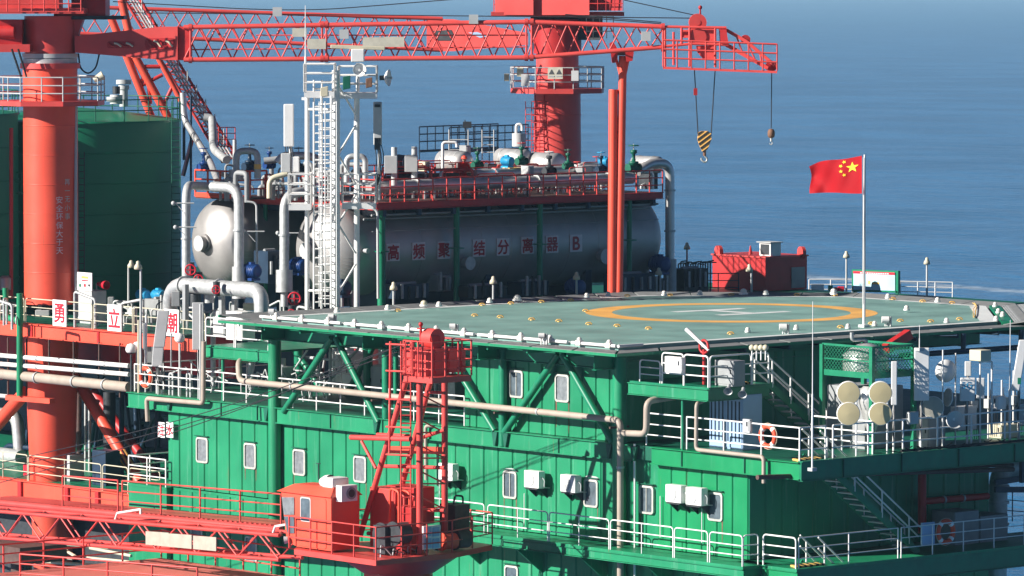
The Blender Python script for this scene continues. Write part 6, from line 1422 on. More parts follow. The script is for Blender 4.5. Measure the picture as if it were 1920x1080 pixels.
a = PD(573,185,dM); whip('tall thin whip antenna rising from the left leg of the white mast', a, PD(573,10,dM).z-a.z, .05, .015)
for px, py, w_, h_, mt, lb in ((650,155,14,24,'greend','dark green floodlight back on the mast top platform'),(692,155,12,18,'rust','brown lamp on the mast top platform'),(608,172,14,18,'cream','cream box at the left mast top platform')):
    c = PD(px,py,dM-1.2); m_ = MB(); m_.ob(c, RT*w_/sM/2+UV*.03, FW*.12, UV*h_/sM/2); solo('lamp_box', m_, M[mt], lb, 'lamp', bevel=.02)
for px0,px1,y0,y1,py1,lb,mt in ((532,551,195,275,345,'white upright panel antenna left of the mast against the sea','white'),(700,716,191,272,350,'grey backed panel antenna right of the mast seen from behind','lgrey')):
    c = (PD(px0,y1,dM)+PD(px1,y0,dM))/2; t = thing('panel_antenna', lb, 'panel antenna', PD((px0+px1)/2,py1,dM))
    m_ = MB(); m_.ob(c, RT*(px1-px0)/sM/2, FW*.1, UV*(y1-y0)/sM/2); put('radome', m_, M[mt], t, bevel=.04)
    m_ = MB(); m_.cyl(PD((px0+px1)/2+3,y1-10,dM+.2), PD((px0+px1)/2+3,py1+25,dM+.2), .06, n=8); put('pole', m_, M['lgrey'], t)
    m_ = MB()
    for k in range(4): m_.tube([PD(px0+3+4*k,y1,dM), PD(px0+6+5*k,y1+25,dM-.1), PD((px0+px1)/2,py1,dM)], .02, 5, bend=.3)
    put('cables', m_, M['black'], t, 'stuff')
    if px0 > 600: m_ = MB(); m_.ob(c+UV*.75-FW*.15, RT*.12, FW*.08, UV*.06); m_.ob(c-UV*.85-FW*.15, RT*.13, FW*.08, UV*.25); put('clamp', m_, M['dark'], t, 'stuff')
m_ = MB(); c = PD(536,305,dM); m_.ob(c, RT*.2, FW*.2, UV*.4); solo('radio_box', m_, M['lgrey'], 'pale box under the upright white panel antenna left of the mast', 'box', bevel=.03)
m_ = MB(); c = PD(554,308,dM); m_.ob(c, RT*.16, FW*.15, UV*.33); solo('radio_box', m_, M['white'], 'white box with black slots beside the mast mid platform', 'box', bevel=.03)
# ================================================================ person
def person():
    c = PD(868,330,227.3); root = V((c.x,c.y,ZP+.02)); t = thing('person', 'person in red coverall and orange helmet leaning on the pipe deck railing', 'person', root)
    fz = (-FW+RT*.3).normalized(); fz.z = 0; sd_ = V((-fz.y,fz.x,0))
    J = {'pel':(0,0,.95),'che':(.10,0,1.28),'nek':(.16,0,1.46),'hdb':(.19,0,1.54),
         'hl':(0,.1,.92),'kl':(.06,.12,.5),'al':(.0,.12,.09),'tl':(.14,.13,.04),'hr':(0,-.1,.92),'kr':(.0,-.12,.5),'ar':(-.1,-.12,.09),'tr':(.04,-.13,.04),
         'sl':(.13,.19,1.40),'el':(.22,.27,1.14),'wl':(.44,.12,1.12),'sr':(.13,-.19,1.40),'er':(.22,-.27,1.14),'wr':(.44,-.10,1.12)}
    rad = {'pel':.15,'che':.17,'nek':.07,'hdb':.06,'hl':.10,'kl':.07,'al':.05,'tl':.045,'hr':.10,'kr':.07,'ar':.05,'tr':.045,'sl':.08,'el':.052,'wl':.04,'sr':.08,'er':.052,'wr':.04}
    ks = list(J); ed = [('pel','che'),('che','nek'),('nek','hdb'),('pel','hl'),('hl','kl'),('kl','al'),('al','tl'),('pel','hr'),('hr','kr'),('kr','ar'),('ar','tr'),('che','sl'),('sl','el'),('el','wl'),('che','sr'),('sr','er'),('er','wr')]
    P = [fz*J[k][0]+sd_*J[k][1]+UV*J[k][2] for k in ks]
    me = bpy.data.meshes.new('body'); me.from_pydata([tuple(p) for p in P], [(ks.index(a),ks.index(b)) for a,b in ed], [])
    o = bpy.data.objects.new('body', me); COL.objects.link(o); o.parent = t; WL[o.name] = root
    sk = o.modifiers.new('skin','SKIN'); me.skin_vertices[0].data[0].use_root = True
    for i, k in enumerate(ks): me.skin_vertices[0].data[i].radius = (rad[k],rad[k])
    sb = o.modifiers.new('sub','SUBSURF'); sb.levels = 2; sb.render_levels = 2; me.materials.append(M['cloth'])
    h = root+fz*.22+UV*1.64; m_ = MB(); m_.sph(h, .105, 14, 1.2); m_.sph(h+fz*.11-UV*.01, .022, 6); put('head', m_, M['skin'], t)
    m_ = MB(); m_.lathe(h+UV*.02, (0,0,1), [(.17,-.0),(.135,.01),(.13,.07),(.09,.13),(0,.155)], 18); put('helmet', m_, M['redo'], t)
    for s_, a in ((1,'wl'),(-1,'wr')):
        w_ = root+fz*J[a][0]+sd_*J[a][1]+UV*J[a][2]; m_ = MB(); m_.ob(w_+fz*.05, fz*.045, sd_*.035, UV*.015)
        for k in range(4): m_.tube([w_+fz*.09+sd_*(.026-.017*k), w_+fz*.15+sd_*(.03-.018*k)-UV*.01, w_+fz*.17+sd_*(.03-.018*k)-UV*.04], .008, 5, bend=.01)
        m_.tube([w_+fz*.03-sd_*.03*s_, w_+fz*.08-sd_*.06*s_, w_+fz*.11-sd_*.05*s_-UV*.02], .01, 5); put('hand', m_, M['skin'], t)
person()
# ================================================================ flag
pb = PZ(1620,613,.01); ph = PX(1618,290,pb.x).z; ph = PD(1618,290,(pb-CP).dot(V((FX,FY,0)))).z
fp = thing('flagpole', 'thin white flagpole standing at the near right edge of the helideck', 'flagpole', pb)
m_ = MB(); m_.cyl(pb, (pb.x,pb.y,ph), .06, .04, n=12); put('pole', m_, M['white'], fp)
m_ = MB(); m_.box(pb.x-.16,pb.x+.16,pb.y-.16,pb.y+.16,0.005,.1); put('base', m_, M['white'], fp)
m_ = MB(); m_.cyl(pb+V((-.09,0,.9)), V((pb.x-.09,pb.y,ph-.1)), .012, n=5); put('halyard', m_, M['lgrey'], fp)
dF = (pb-CP).dot(V((FX,FY,0)))
def fpt(u, v):      # u 0 at hoist .. 1 at fly, v 0 top .. 1 bottom; cloth billowing and foreshortened by the folds
    px = 1616-97*u+3*math.sin(v*5)*u*u+(v-.5)*4*u; top = 292+16*u+3*math.sin(u*7)*u-((u > .8)*(u-.8)*-10); bot = 362+1*math.sin(u*6+1)
    d = dF+.05+1.7*u+.16*math.sin(u*8+v*2.5)*(.25+u)+.07*math.sin(u*17-v*4)*u+.06*math.sin(v*7+u*5)*u
    return PD(px, top+(bot-top)*v, d)
nu, nv_ = 56, 30
fl = thing('flag', 'red flag with one large and four small yellow stars on the white pole', 'flag', fpt(0,.5))
m_ = MB(); vs = [fpt(i/nu,j/nv_) for j in range(nv_+1) for i in range(nu+1)]
m_.add(vs, [(j*(nu+1)+i, j*(nu+1)+i+1, (j+1)*(nu+1)+i+1, (j+1)*(nu+1)+i) for j in range(nv_) for i in range(nu)], True); put('cloth', m_, M['flag'], fl)
def star(cu, cv, r_, rot):
    asp = 1.5*.80; P = []
    for k in range(10):
        a = R(rot+36*k); rr = r_ if k % 2 == 0 else r_*.4; u, v = cu+rr*math.sin(a)/asp, cv-rr*math.cos(a); P.append(fpt(u,v)-FW*.03)
    c = fpt(cu,cv)-FW*.035; m_ = MB(); m_.add(P+[c], [(k,(k+1)%10,10) for k in range(10)]); put('star', m_, M['star'], fl)
star(.185,.27,.155,0)
for u, v, rt in ((.34,.09,20),(.41,.20,45),(.41,.36,0),(.345,.47,20)): star(u,v,.055,rt)
# ================================================================ red container, notice board, lamps behind the helideck
cc0 = PD(1435,548,243); x0, y0 = cc0.x, cc0.y; zt_ = PD(1435,484,243).z
ly = PX(1336,520,x0).y; lx = PY(1513,520,y0).x
co = thing('container', 'deep red equipment container with roof lugs behind the helideck', 'container', (x0+1,y0+1,ZD))
m_ = MB(); m_.box(x0, lx, y0, ly, ZD+.02, zt_); put('body', m_, M['redd'], co)
m_ = MB(); m_.box(x0-.06, lx+.06, y0-.06, ly+.06, zt_, zt_+.07); put('roof', m_, M['red'], co)
a, b = PY(1484,546,y0-.02), PY(1509,500,y0-.02); m_ = MB(); m_.box(a.x,b.x,y0-.04,y0-.005,ZD+.1,b.z); put('door', m_, M['grey'], co)
for yy, xx in ((ly-.3,x0+.1),(y0+.1,lx-.3)):
    m_ = MB(); m_.cyl((xx-.08,yy,zt_+.18),(xx+.1,yy-.05,zt_+.18),.3,n=18); put('lifting_lug', m_, M['red'], co)
m_ = MB(); m_.cyl((x0+.9,y0+2,zt_),(x0+.9,y0+2,zt_+.5),.12,.03,n=10); put('vent_cone', m_, M['redd'], co)
for p, q_ in (((x0,y0),(x0,ly)),): 
    pass
c = PY(1444,470,y0+.4); t = thing('air_conditioner', 'white box air conditioner on the roof of the red container', 'air conditioner', c-UV*.35)
m_ = MB(); m_.box(c.x-.35,c.x+.35,c.y-.4,c.y+.4,zt_+.08,zt_+.72); put('housing', m_, M['white'], t, bevel=.02)
m_ = MB(); m_.box(c.x-.45,c.x+.4,c.y-.5,c.y+.5,zt_+.73,zt_+.77); put('rain_hood', m_, M['lgrey'], t)
m_ = MB(); m_.box(c.x-.365,c.x-.35,c.y-.3,c.y+.3,zt_+.15,zt_+.65); put('louvre', m_, M['dark'], t)
nx = PD(1640,527,246).x
ns = thing('notice_board', 'green framed notice board with pale blue panel and red header behind the helideck', 'notice board', PX(1640,556,nx))
def bp(nm, pts, off, th, m):
    m_ = MB(); m_.poly([PX(*p,nx)-V((off,0,0)) for p in pts], (th,0,0)); return put(nm, m_, m, ns)
bp('frame', [(1597,505),(1684,508),(1684,549),(1597,547)], 0, .15, M['greenb'])
bp('panel', [(1601,508),(1679,511),(1679,545),(1601,543)], .04, .03, mat('notice_print', (.42,.64,.70), .4, var=.14, scale=.9))
bp('header', [(1601,508),(1679,511),(1679,515.5),(1601,512.5)], .06, .015, M['sred'])
for k in range(13):
    x = 1615+k*4.2; y = 511.4+.037*(x-1616); bp('header_character', [(x,y-1.0),(x+2.6,y-1.0),(x+2.6,y+1.1),(x,y+1.1)], .075, .01, M['swhite'])
for x, y, w_, h_ in ((1629,526,4,7),(1636,529,14,4)): bp('print', [(x,y),(x+w_,y),(x+w_,y+h_),(x,y+h_)], .06, .01, M['yellow'])
for x in (1600, 1679): bp('leg', [(x,546),(x+4,546),(x+4,562),(x,562)], 0, .12, M['greenb'])
def lamp_post(label, px, ytop, ybot, d, arm=0):
    t = thing('deck_lamp', label, 'lamp', PD(px,ybot,d)); m_ = MB(); m_.cyl(PD(px,ybot,d), PD(px,ytop+6,d), .055, .045, n=8); put('pole', m_, M['lgrey'], t)
    m_ = MB(); c = PD(px-arm,ytop+5,d); m_.lathe(c-UV*.16, (0,0,1), [(.12,-.02),(.17,0),(.15,.12),(.08,.22),(.08,.3),(0,.34)], 14); put('head', m_, M['cream'], t)
    if arm: m_ = MB(); m_.cyl(PD(px,ytop+4,d), c, .03, n=6); put('arm', m_, M['lgrey'], t)
for px, yt, yb, d, arm, lb in ((1288,456,545,243,0,'deck lamp left of the red container above the dark frames'),(1587,472,552,248,0,'deck lamp just left of the green notice board'),(1738,484,556,246,0,'deck lamp at the far right against the sea'),(1409,497,550,230,4,'deck lamp in front of the red container'),(738,531,578,213,0,'deck lamp on the left part of the helideck far edge'),(925,520,566,220,0,'deck lamp at the helideck edge below the first gap in the vessel lettering'),(1081,512,556,224,0,'deck lamp below the letter B'),(1238,504,556,230,3,'deck lamp beside the large downpipe'),(125,520,590,224,-4,'lamp post beside the left crane column foot'),(241,490,580,226,-5,'left of the two lamp posts behind the middle white board'),(264,492,700,203,5,'tall post with lamp at the left end of the green block'),(130,816,905,229,0,'small lamp on the lower left deck near the red leg'),(734,846,850,0,0,'')):
    if d: lamp_post(lb, px, yt, yb, d, arm)
railing('white railing on the far deck left of the notice board', [PD(1517,552,249),PD(1598,552,249)], .75, step=1.1, r=.03)
railing('white looped railing on the far deck right of the notice board', [PD(1688,556,247),PD(1786,558,247)], .75, step=1.0, r=.03)
railing('dark railing in front of the red container and the skid', [PD(1270,552,238),PD(1385,552,238)], 1.0, M['navy'], step=.9)
for px, py, mt, w_, h_, lb in ((1533,540,'white',24,14,'white panel on the far railing'),(1557,540,'greenb',9,10,'green extinguisher sign on the far railing'),(1567,543,'redo',8,9,'orange box on the far railing'),(1577,543,'sred',12,12,'red hose reel on the far railing')):
    c = PD(px,py,248.5); m_ = MB(); m_.ob(c, RT*w_/38/2, FW*.1, UV*h_/38/2); solo('deck_box', m_, M[mt], lb, 'box', bevel=.02)
m_ = MB()
for k in range(14):
    a = PD(1272+4.6*k, 492+rnd.uniform(-2,3), 238); m_.bar(a-UV*1.4, a, .05); m_.bar(a, a+RT*.3+UV*rnd.uniform(-.08,.08), .06)
solo('dark_frames', m_, M['dark'], 'dark open steel framing between the large downpipe and the red container', 'frame')['kind'] = 'stuff'
# ================================================================ green balcony under the left end of the helideck
xq = .95; zq1 = PX(445,655,xq).z; ya_, yb_ = PX(385,655,xq).y, PX(506,655,xq).y
bal = thing('balcony', 'small green balcony with white railings under the left corner of the helideck', 'balcony', (xq+1,(ya_+yb_)/2,zq1-.4))
m_ = MB(); m_.box(xq,6,yb_,ya_,zq1,zq1+.06); put('floor', m_, M['greenb'], bal)
ibeam(bal, (xq-.02,ya_,0), (xq-.02,yb_,0), zq1-.42, zq1, M['green']); ibeam(bal, (xq,ya_+.03,0), (6,ya_+.03,0), zq1-.42, zq1, M['green'])
a = PX(418,700,xq+.1); m_ = MB(); m_.cyl((xq+.1,a.y,Z2),(xq+.1,a.y,zq1-.4),.07,n=10); put('post', m_, M['greenb'], bal)
for px in (400, 470): a = PX(px,700,5.5); m_ = MB(); m_.cyl((5.5,a.y,Z2),(5.5,a.y,-.9),.12,n=10); put('post', m_, M['lgrey'], bal)
zb_ = zq1+.06
hoop_rail('white railing of the green balcony under the left helideck corner', [((xq,ya_-.05,zb_),(xq,(ya_+yb_)/2+.2,zb_)),((xq,(ya_+yb_)/2+.1,zb_),(xq,yb_+.1,zb_))], 1.15, r=.032)
railing('white railing at the back of the green balcony', [(5.8,ya_-.1,zb_),(5.8,yb_,zb_)], 1.15, step=1.3)
a = PX(440,640,3.5); cabinet('white cabinet on the green balcony', (3.5,a.y-.5,zb_), .7, 1.1, 1.2, 'white'); a = PX(410,640,4.2); cabinet('grey cabinet on the green balcony, left one', (4.2,a.y-.4,zb_), .7, .8, 1.1, 'lgrey')
m_ = MB(); m_.box(2.5,8.5,16,21,Z2,Z2+1.9)
for k, (x, y, h_, mt, lb) in enumerate(((8,26,1.6,'white','white locker on the open upper deck behind the lifebuoy railing'),(7,22.5,1.3,'lgrey','grey locker on the open upper deck near the big column'),(9,19,1.9,'white','tall white locker behind the first brace under the helideck'),(10,13.5,2.0,'lgrey','grey cabin front behind the mast of the front crane'))):
    cabinet(lb, (x,y,Z2), 1.2, 1.4, h_, mt, 2)
def upc(px, y0, y1, x, r_, mt, lb): pipe(lb, [PX(px,y1,x), PX(px,y0,x)], r_, mt, bend=0)
upc(790,700,790,8,.12,'navy','dark standpipe on the open upper deck near the crane mast'); upc(602,690,770,9,.14,'dark','dark standpipe behind the V of the first braces'); upc(668,640,760,10,.1,'redd','red standpipe behind the second brace under the helideck')
m_ = MB(); m_.box(13,13.3,11,30,Z2,-.9); solo('bulkhead', m_, M['redd'], 'dark red wall deep under the helideck behind the braces', 'wall')
m_ = MB()
for k in range(26):
    x = rnd.uniform(2.5,5.5); y = rnd.uniform(22,31); m_.tube([(x,y,Z2+.1),(x,y+rnd.uniform(-.5,.5),Z2+rnd.uniform(.5,1.4)),(x+rnd.uniform(-.4,.6),y+rnd.uniform(-1.5,1.5),Z2+rnd.uniform(.3,1.5))],.03,5,bend=.1)
solo('pipe_clutter', m_, M['lgrey'], 'tangle of thin pale pipes behind the white railing at the left end of the upper deck', 'pipes')['kind'] = 'stuff'
ladder(thing('ladder','white ladder behind the second brace under the helideck','ladder',PX(632,750,7.5)), PX(632,760,7.5), PX(632,645,7.5), (0,1,0), .5, M['white'], r=.04)
railing('white railing at the back of the open upper deck behind the braces', [(10.5,30,Z2),(10.5,11.2,Z2)], 1.15, step=1.6, r=.03)
m_ = MB(); m_.box(11,12.9,11.3,24,Z2+1.7,Z2+1.76); solo('mezzanine', m_, M['greenb'], 'small green mezzanine deep under the helideck behind the braces', 'platform')
railing('white railing of the mezzanine deep under the helideck', [(11,24,Z2+1.76),(11,11.4,Z2+1.76)], 1.0, step=1.4, r=.03)
m_ = MB()
for k in range(60):
    x = rnd.uniform(6.5,10); y = rnd.uniform(11.5,30); zt2 = Z2+rnd.uniform(.4,2.4)
    m_.tube([(x,y,Z2),(x,y,zt2),(x,y+rnd.uniform(-2.5,2.5),zt2),(x+.2,y+rnd.uniform(-1,1),-.9 if k % 3 == 0 else Z2+.2)], rnd.uniform(.025,.07), 6, bend=.15)
solo('pipe_clutter', m_, M['lgrey'], 'maze of pale pipes under the helideck behind the long white railing', 'pipes')['kind'] = 'stuff'
for k, (x, y, sx_, sy_, h_, mt) in enumerate(((6.2,28.3,.7,.9,1.0,'grey'),(7.4,24.6,.8,1.1,.8,'white'),(6.4,17.2,.9,.8,1.3,'galv'),(7.0,14.8,.7,1.2,.9,'greend'),(6.2,12.4,.6,.7,1.4,'lgrey'))):
    m_ = MB(); m_.box(x,x+sx_,y,y+sy_,Z2,Z2+h_); m_.cyl((x+.3,y+.3,Z2+h_),(x+.3,y+.3,Z2+h_+.35),.12,n=10)
    solo('deck_unit', m_, M[mt], ('grey unit with a stub pipe near the lifebuoy end of the open upper deck','white low unit behind the left big column on the upper deck','galvanised unit between the first two braces on the upper deck','dark green unit behind the second brace on the upper deck','pale tall unit just left of the ribbed upper wall')[k], 'equipment', bevel=.02)
# ================================================================ antennas at the left end of the upper deck
def box_ant(label, px0,px1,py0,py1,x,tilt=0.,mt='lgrey'):
    a, b = PX(px0,py1,x), PX(px1,py0,x); c = (a+b)/2; w_ = (px1-px0)/44; h_ = b.z-a.z
    t = thing('panel_antenna', label, 'panel antenna', (x+.2,c.y,Z2)); m_ = MB(); m_.ob(c, RT*w_/2, FW*.1, (UV+RT*tilt)*h_/2); put('radome', m_, M[mt], t, bevel=.03)
    m_ = MB(); m_.cyl((c.x+FX*.2,c.y+FY*.2,Z2),(c.x+FX*.2,c.y+FY*.2,c.z+h_*.45),.045,n=8); put('pole', m_, M['lgrey'], t)
    m_ = MB()
    for k in range(3): m_.tube([c-UV*h_/2+RT*(.06*k-.06), c-UV*(h_/2+.5)+RT*(.1*k-.1), V((c.x+.2,c.y,Z2+.2))], .018, 5, bend=.3)
    put('cables', m_, M['black'], t, 'stuff')
box_ant('tilted grey panel antenna before the rightmost white board', 292,313,583,650,1.1,.13); box_ant('short grey panel antenna below the tilted one', 286,306,650,686,1.0,.08,'lgrey'); box_ant('broad pale panel antenna left of the green balcony', 361,382,568,655,.9,.0,'lgrey')
box_ant('narrow grey panel antenna between the two posts at the left end', 268,276,606,655,1.4,0,'grey'); box_ant('small grey radio unit behind the tilted panel antenna', 275,288,650,680,1.6,0,'grey')
def radome(label, px, py, r_, x, dark=True):
    c = PX(px,py,x); t = thing('satellite_dome', label, 'satellite dome', (c.x,c.y,Z2)); m_ = MB(); m_.lathe(c-UV*r_*.6, (0,0,1), [(r_*.8,0),(r_,.35*r_),(r_*.97,.8*r_),(r_*.7,1.35*r_),(0,1.6*r_)], 22); put('dome', m_, M['white'], t)
    m_ = MB(); m_.cyl(c-UV*r_*.62, c-UV*r_*.85, r_*.75, r_*.5, n=16); m_.cyl(c-UV*r_, V((c.x,c.y,Z2)), .05, n=8); put('stand', m_, M['dark' if dark else 'lgrey'], t)
radome('white satellite dome at the very left end of the upper deck', 246,654,.24,1.1); radome('flattened white satellite dome on a thin pole before the main deck beam', 337,634,.22,1.2,False); radome('smaller white dome behind the first at the left end', 257,648,.18,2.2)
for px, y0, y1, x, r_, mt, lb in ((321,625,690,1.0,.035,'grey','thin grey pole left of the flattened satellite dome'),(376,570,750,.8,.05,'lgrey','pale pole beside the broad panel antenna'),(274,590,690,1.3,.05,'white','white pole right of the tall lamp post'),(260,600,740,1.0,.05,'cream','cream pole at the left end of the upper deck')):
    upc(px,y0,y1,x,r_,mt,lb)
for px, py, x, lb in ((321,700,1.4,'left'),(354,700,1.4,'right')):
    c = PX(px,py,x); m_ = MB(); m_.tube([c-UV*1.0-V((0,.12,0)), c-V((0,.12,0)), c+V((0,.12,0)), c-UV*1.0+V((0,.12,0))], .05, 7, bend=.12); solo('cable_hoop', m_, M['lgrey'], '%s of two pale arched posts behind the left end railing' % lb, 'post')
# ================================================================ items on the main deck at the left
a = PX(172,545,5.0); 
t = thing('cabinet', 'grey cabinet with a safety sign on top beside the crane column', 'cabinet', (5,a.y,ZD))
b0, b1 = PX(143,600,5.0), PX(172,546,5.0); m_ = MB(); m_.box(5,5.8,b1.y,b0.y,ZD,b1.z); put('body', m_, M['lgrey'], t, bevel=.02)
b0, b1 = PX(146,544,4.98), PX(173,512,4.98); m_ = MB(); m_.box(4.95,5,b1.y,b0.y,b0.z,b1.z); put('sign_plate', m_, M['swhite'], t)
for px, py, mt, w_, h_ in ((159,520,'orange',.5,.1),(159,526,'sred',.45,.05),(150,535,'greenb',.13,.13),(159,535,'sred',.13,.13),(167,535,'dark',.13,.1)):
    c = PX(px,py,4.94); m_ = MB(); m_.box(4.93,4.945,c.y-w_/2,c.y+w_/2,c.z-h_/2,c.z+h_/2); put('print', m_, M[mt], t)
c = PX(193,533,5.5); t = thing('windsock', 'small red windsock on a thin pole on the main deck', 'windsock', (5.5,c.y,ZD))
m_ = MB(); m_.lathe(c+V((0,.35,0)), (0,-1,-.05), [(.08,0),(.16,.35),(.2,.62)], 14); put('sock', m_, M['sred'], t)
m_ = MB(); e_ = PX(181,532,5.5); m_.cyl((5.5,e_.y,ZD),(5.5,e_.y,e_.z),.03,n=6); put('pole', m_, M['lgrey'], t)
t = thing('engine', 'grey finned engine block on the main deck below the two blue motors', 'engine', PD(288,590,228))
for k in range(9): m_ = MB(); c = PD(268+5.4*k,576,227.5); m_.ob(c, RT*.05, FW*.4, UV*.36); put('fin', m_, M['galv'], t)
m_ = MB(); m_.ob(PD(289,580,228.1), RT*.6, FW*.3, UV*.4); put('block', m_, M['grey'], t)
for px, py, mt, w_, h_, lb in ((76,562,'dark',8,34,'dark slim post box in front of the crane column'),(80,590,'lgrey',26,18,'pale low box at the foot of the crane column'),(208,570,'galv',10,26,'small grey valve box left of the middle white board'),(10,530,'steel',24,26,'pale round topped drum at the left edge on the main deck'),(248,590,'galv',16,30,'grey cylinder cover beside the engine'),(330,560,'grey',14,26,'grey junction box under the big bridging pipe'),(366,560,'dark',20,26,'dark pump under the big bridging pipe'),(392,556,'galv',18,22,'grey pump beside the middle post'),(470,575,'cream',26,12,'cream valve cluster at the elbow of the bridging pipe')):
    c = PD(px,py,226 if px < 300 else 212); m_ = MB(); s_ = F/226
    if 'round' in lb or 'cylinder' in lb or 'pump' in lb: m_.lathe(c-UV*h_/s_/2, (0,0,1), [(w_/s_/2,0),(w_/s_/2,h_/s_*.8),(w_/s_*.3,h_/s_),(0,h_/s_)], 16)
    else: m_.ob(c, RT*w_/s_/2, FW*.25, UV*h_/s_/2)
    solo('deck_equipment', m_, M[mt], lb, 'equipment', bevel=0 if 'round' in lb else .02)
pipe('green pipe hooking down the deck edge at the far left', [PX(10,540,2.7),PX(12,596,2.7),PX(36,602,2.6)], .13, 'green', bend=.35, n=14)
pipe('thick vertical green pipe at the far left crossing the orange beam', [PX(37,550,2.6),PX(37,742,2.6)], .14, 'green', bend=0, n=14)
m_ = MB()
for k in range(60):
    a = PD(rnd.uniform(0,560), rnd.uniform(560,600), rnd.uniform(215,228)); a.z = max(a.z, ZD+.2); b = a+V((rnd.uniform(-.5,.5),rnd.uniform(-1.2,1.2),rnd.uniform(-.1,.5)))
    if 45 < 960+F*((a-CP).dot(RT))/((a-CP).dot(FW)) < 150: continue
    m_.tube([V((a.x,a.y,ZD+.02)), a, b, V((b.x,b.y,ZD+.02))], rnd.uniform(.03,.07), 6, bend=.15)
solo('small_pipework', m_, M['galv'], 'low grey pipework spread over the main deck between the railing and the vessels', 'pipes')['kind'] = 'stuff'
m_ = MB()
for k in range(46):
    a = PY(rnd.uniform(720,1230), 330, rnd.uniform(34,38)); a.z = ZP+rnd.uniform(.3,1.1); b = a+V((rnd.uniform(-1.6,1.6),rnd.uniform(-.3,.3),rnd.uniform(-.2,.2)))
    m_.tube([V((a.x,a.y,ZP)), a, b, V((b.x,b.y,ZP))], rnd.uniform(.04,.1), 7, bend=.2)
    if k % 3 == 0: m_.cyl(a-UV*.1, a+UV*.25, .14, n=8)
solo('small_pipework', m_, M['silver'], 'dense small steel pipework on the pipe deck behind the front railing', 'pipes')['kind'] = 'stuff'
m_ = MB()
for k in range(70):
    a = PY(rnd.uniform(715,1235), 330, rnd.uniform(33.6,41)); a.z = ZP+rnd.uniform(.4,1.5); L_ = min(rnd.uniform(.6,2.6), XP1-.4-a.x)
    if L_ < .3: continue
    m_.tube([V((a.x,a.y,ZP)), a, a+V((L_,0,0)), V((a.x+L_,a.y,ZP))], rnd.uniform(.02,.05), 6, bend=.12)
    if k % 2: m_.tube([a+V((L_/2,0,.25))+V((.16*math.cos(q),.16*math.sin(q),0)) for q in [2*math.pi*j/10 for j in range(10)]], .022, 5, closed=True); m_.cyl(a+V((L_/2,0,0)), a+V((L_/2,0,.25)), .02, n=5)
solo('fire_line_pipework', m_, M['red'], 'thin red pipework and small handwheels scattered over the pipe deck', 'pipes')['kind'] = 'stuff'
m_ = MB()
for k in range(40):
    a = PD(rnd.uniform(400,700), 330, rnd.uniform(221,232)); a.z = ZP+rnd.uniform(.3,1.5); b = a+V((rnd.uniform(-.6,.6),rnd.uniform(-1.2,1.2),rnd.uniform(-.2,.2)))
    m_.tube([V((a.x,a.y,ZP)), a, b, V((b.x,b.y,ZP))], rnd.uniform(.04,.12), 7, bend=.2)
solo('small_pipework', m_, M['grey'], 'dense grey pipework at the left end of the pipe deck behind the white mast', 'pipes')['kind'] = 'stuff'
# ================================================================ space under the main deck at the left
zL = PX(100,908,3.4).z
low = thing('lower_deck', 'orange lower deck with grey railings at the left under the dark pipe space', 'deck', (10,50,zL-.6))
m_ = MB(); m_.box(3.4,40,30.4,72,zL-.1,zL); put('deck_plate', m_, M['greenb'], low)
m_ = MB(); m_.box(3.3,3.42,30.4,72,zL-1.15,zL-.03); put('edge_beam', m_, M['redo'], low)
m_ = MB(); m_.box(3.2,3.6,30.4,72,zL-.03,zL+.02); put('beam_flange', m_, M['redo'], low)
for px in (40,128,185): a = PX(px,930,3.3); m_ = MB(); m_.box(3.18,3.3,a.y-.12,a.y+.12,zL-1.15,zL-.03); put('stiffener', m_, M['redd'], low)
m_ = MB(); m_.box(17,17.4,30,84,zL,ZD-.2); solo('shade_backdrop', m_, M['navy'], 'added dark backdrop for the deep shade in the pipe space under the main deck', 'wall')  # added dark sheet standing in for the shade behind the pipes
W4 = lambda px: V((3.35, PX(px,905,3.35).y, zL))
hoop_rail('pale railing panels along the lower left deck before the red leg', [(W4(a),W4(b)) for a,b in ((-40,52),(54,190),(193,240),(243,300))], 1.15, M['cream'], r=.027)
leg_ = thing('platform_leg', 'massive red tapered leg under the left crane', 'leg', (cA.x,cA.y,zL)); m_ = MB(); zt0 = ZD-.6
m_.cyl((cA.x,cA.y,zL-4),(cA.x,cA.y,PD(88,745,dA).z),.85,1.12,n=40); put('cone', m_, M['redo'], leg_)
m_ = MB(); m_.cyl((cA.x,cA.y,PD(88,745,dA).z),(cA.x,cA.y,zt0),1.12,1.2,n=40); put('collar', m_, M['redo'], leg_)
t = thing('diagonal_brace', 'thick red diagonal brace with yellow and black stripes at its foot', 'brace', PX(262,905,6)); a, b = PX(140,705,6), PX(262,905,6)
m_ = MB(); m_.cyl(a, b, .27, n=22); put('tube', m_, M['redo'], t)
for k in range(7):
    th = R(200+22*k); ax = (b-a).normalized(); u = ax.orthogonal().normalized(); w_ = ax.cross(u); o = (u*math.cos(th)+w_*math.sin(th))*.278
    p, q_ = a+(b-a)*.73+o, a+(b-a)*.9+o; m_ = MB(); m_.bar(p, q_, .06, .02, up=o); put('stripe', m_, M['yellow' if k % 2 else 'black'], t)
m_ = MB(); m_.cyl(PX(48,735,5), PX(-20,812,5), .3, n=20); solo('diagonal_brace', m_, M['redo'], 'red diagonal brace leaving the leg to the left edge', 'brace')
m_ = MB(); m_.cyl(PX(175,735,9), PX(300,900,9), .22, n=20); solo('diagonal_brace', m_, M['redd'], 'second darker red brace deeper behind the striped one', 'brace')
